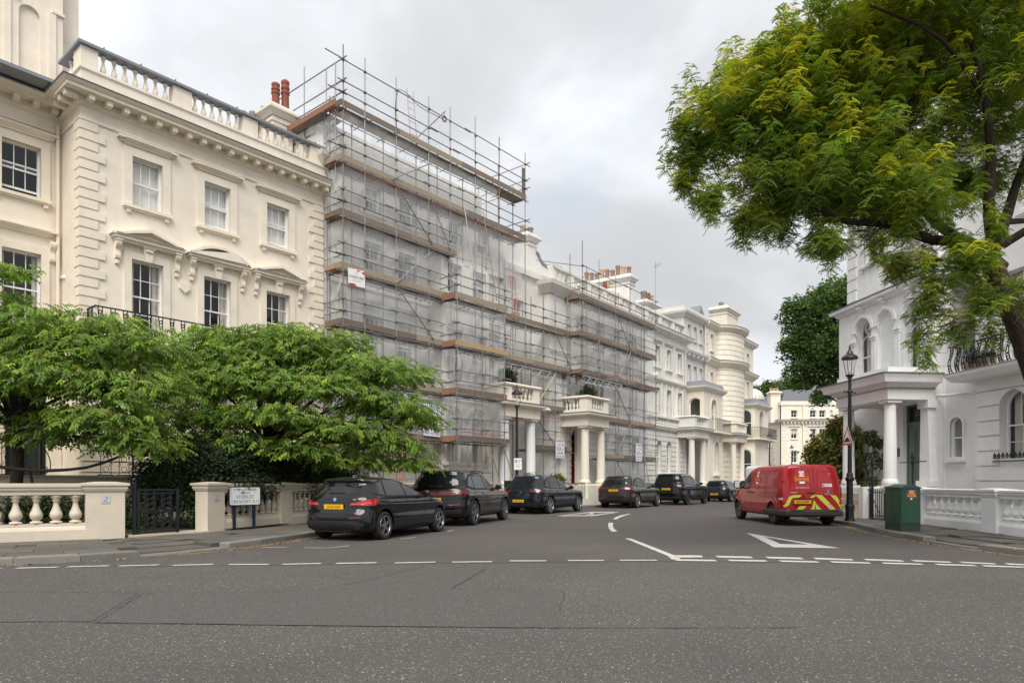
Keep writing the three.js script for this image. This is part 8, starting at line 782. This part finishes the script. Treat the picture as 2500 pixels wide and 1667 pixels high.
{ const t = thing('garden_shrub', 'small leafy shrubs behind the left balustrade and gates', 'shrub', -9.6, 16.6, 0, .16); foliage(t, 'leaves', smallClump, leafMat(.05, .10, .02, .25), [{ c: [-1.6, .45, .2], r: [.9, .45, .5], n: 260 }, { c: [.0, .35, .1], r: [1.0, .4, .5], n: 240 }, { c: [1.7, .7, -.5], r: [.5, .6, .5], n: 240 }, { c: [2.2, .5, -1.2], r: [.5, .5, .5], n: 160 }, { c: [-3, .5, .8], r: [.9, .5, .5], n: 220 }], vary(.5, 1.3), .3); limbs(t, 'stem', [[[[1.7, 0, -.5], [1.7, .8, -.5]], .02, .01], [[[-1.6, 0, .2], [-1.6, .6, .2]], .02, .01]], bark(.05, .04, .03), 5); }
// evergreen magnolia and loose rhododendron by the corner portico
{ const t = thing('magnolia_shrub', 'bronze-green magnolia shrub standing behind the red van', 'shrub', 12.6, 26.4, 0, .14); foliage(t, 'leaves', broadClump(9, .16, .17), leafMat(.20, .24, .05, .4), [{ c: [-.5, 2.2, 0], r: [.7, .8, .7], n: 330 }, { c: [.3, 2.7, 0], r: [.8, .8, .7], n: 330 }, { c: [0, 1.5, .1], r: [.9, .7, .8], n: 280 }, { c: [.8, 1.8, 0], r: [.6, 1.0, .6], n: 240 }, { c: [.0, 3.3, .1], r: [.4, .4, .4], n: 80 }], () => { const v = rr(.55, 1.3), b = rnd() < .3; return col(v * (b ? 1.4 : 1), v * (b ? .95 : 1), v * .8); }, .2); limbs(t, 'stem', [[[[0, 0, 0], [-.2, 1, 0], [-.5, 2.2, 0]], .05, .015], [[[0, 0, 0], [.2, 1.2, 0], [.4, 2.8, 0]], .05, .015]], bark(.06, .045, .035), 6); }
{ const t = thing('rhododendron', 'open leggy rhododendron between the two portico columns', 'shrub', 12.75, 24.9, 0, .14), st = [[[0, 0, 0], [-.3, 1.2, .2], [-.45, 2.2, .3]], [[0, 0, 0], [.1, 1.4, .3], [.35, 2.6, .4]], [[0, 0, 0], [.3, 1.1, .3], [.6, 1.9, .4]], [[-.3, 1.2, .2], [-.1, 1.9, .5], [.05, 2.8, .5]], [[.1, 1.4, .3], [-.2, 2.2, .5], [-.55, 2.9, .5]]]; limbs(t, 'stem', st.map(p => [p, .028, .010]), bark(.07, .05, .04), 6); foliage(t, 'leaves', broadClump(9, .17, .06), leafMat(.14, .19, .045, .35), [...st.map(p => ({ c: p[2], r: [.2, .18, .2], n: 12 })), { c: [.2, 1.15, .3], r: [.3, .25, .3], n: 14 }, { c: [.1, 2.0, .4], r: [.5, .4, .3], n: 14 }], vary(.6, 1.4), .2); }
for (const [F, x, y, z, r, lb] of [[F1, 17.6, 5.9, 1.5, .42, 'clipped green ball plant on the near cream porch'], [F3, .35, 5.75, 1.2, .42, 'clipped green ball plant on the porch with the red door']]) { const t = thing('topiary_ball', lb, 'plant', F.X, F.Z, F.turn, 0, 'topiary balls on the porches'); part(t, 'pot', lathe([[0, 0], [.16, 0], [.2, .3], [0, .3]], 12).translate(x, y - .55, z), M.buff, null, true); part(t, 'stem', rodGeo([x, y - .3, z], [x, y + .1, z], .025), bark(.06, .05, .04)); foliage(t, 'leaves', smallClump, leafMat(.03, .065, .015, .2), [{ c: [x, y + .4, z], r: [r, r, r], n: 260 }], vary(.5, 1.2), .2, [.7, 1.0], .3); }
for (const [X, Z, lb] of [[.85, 30.6, 'small yellow-green bush left of the porch column, over the navy suv'], [2.1, 31.3, 'small yellow-green bush right of the porch columns, over the navy suv']]) { const t = thing('porch_bush', lb, 'shrub', X, Z, 0, .16); foliage(t, 'leaves', smallClump, leafMat(.16, .17, .03, .25), [{ c: [0, 1.25, 0], r: [.35, .25, .3], n: 90 }], vary(.6, 1.2), .2); part(t, 'planter', bx(-.3, .3, 0, 1.05, -.22, .22), M.offwhite); }
{ const t = thing('balcony_planters', 'terracotta trough of trailing plants on the corner house balcony', 'planter', 13.7, 22.2, -84 * D, 4.63); for (const x of [2.0, 4.1]) { part(t, 'trough', bx(x - .45, x + .45, 0, .3, -.1, .16), M.buff); } foliage(t, 'leaves', smallClump, leafMat(.04, .08, .02, .25), [{ c: [2, .35, .03], r: [.5, .2, .2], n: 60 }, { c: [4.1, .4, .03], r: [.5, .25, .2], n: 60 }, { c: [2.6, .75, .05], r: [.4, .3, .15], n: 26 }], vary(.5, 1.2), .2); }
// distant white van just visible past the red one
{ const t = thing('white_vehicle', 'white van roof just showing past the red van cab', 'van', 16.7, 44.4, -34 * D); part(t, 'body', new RoundedBoxGeometry(1.8, 1.95, 4.6, 4, .22).translate(0, 1.35, 0), std(.7, .71, .73, .3), null, true); part(t, 'rear_window', rbx(-.7, .7, 1.25, 1.65, 2.28, 2.31, .01), CM.glass); for (const [x, z] of [[-.8, 1.4], [.8, 1.4], [-.8, -1.5], [.8, -1.5]]) wheel(t, x, -z, .33, .2, 0, CM.rimdark, 'steel'); }
renderer.render(scene, camera);
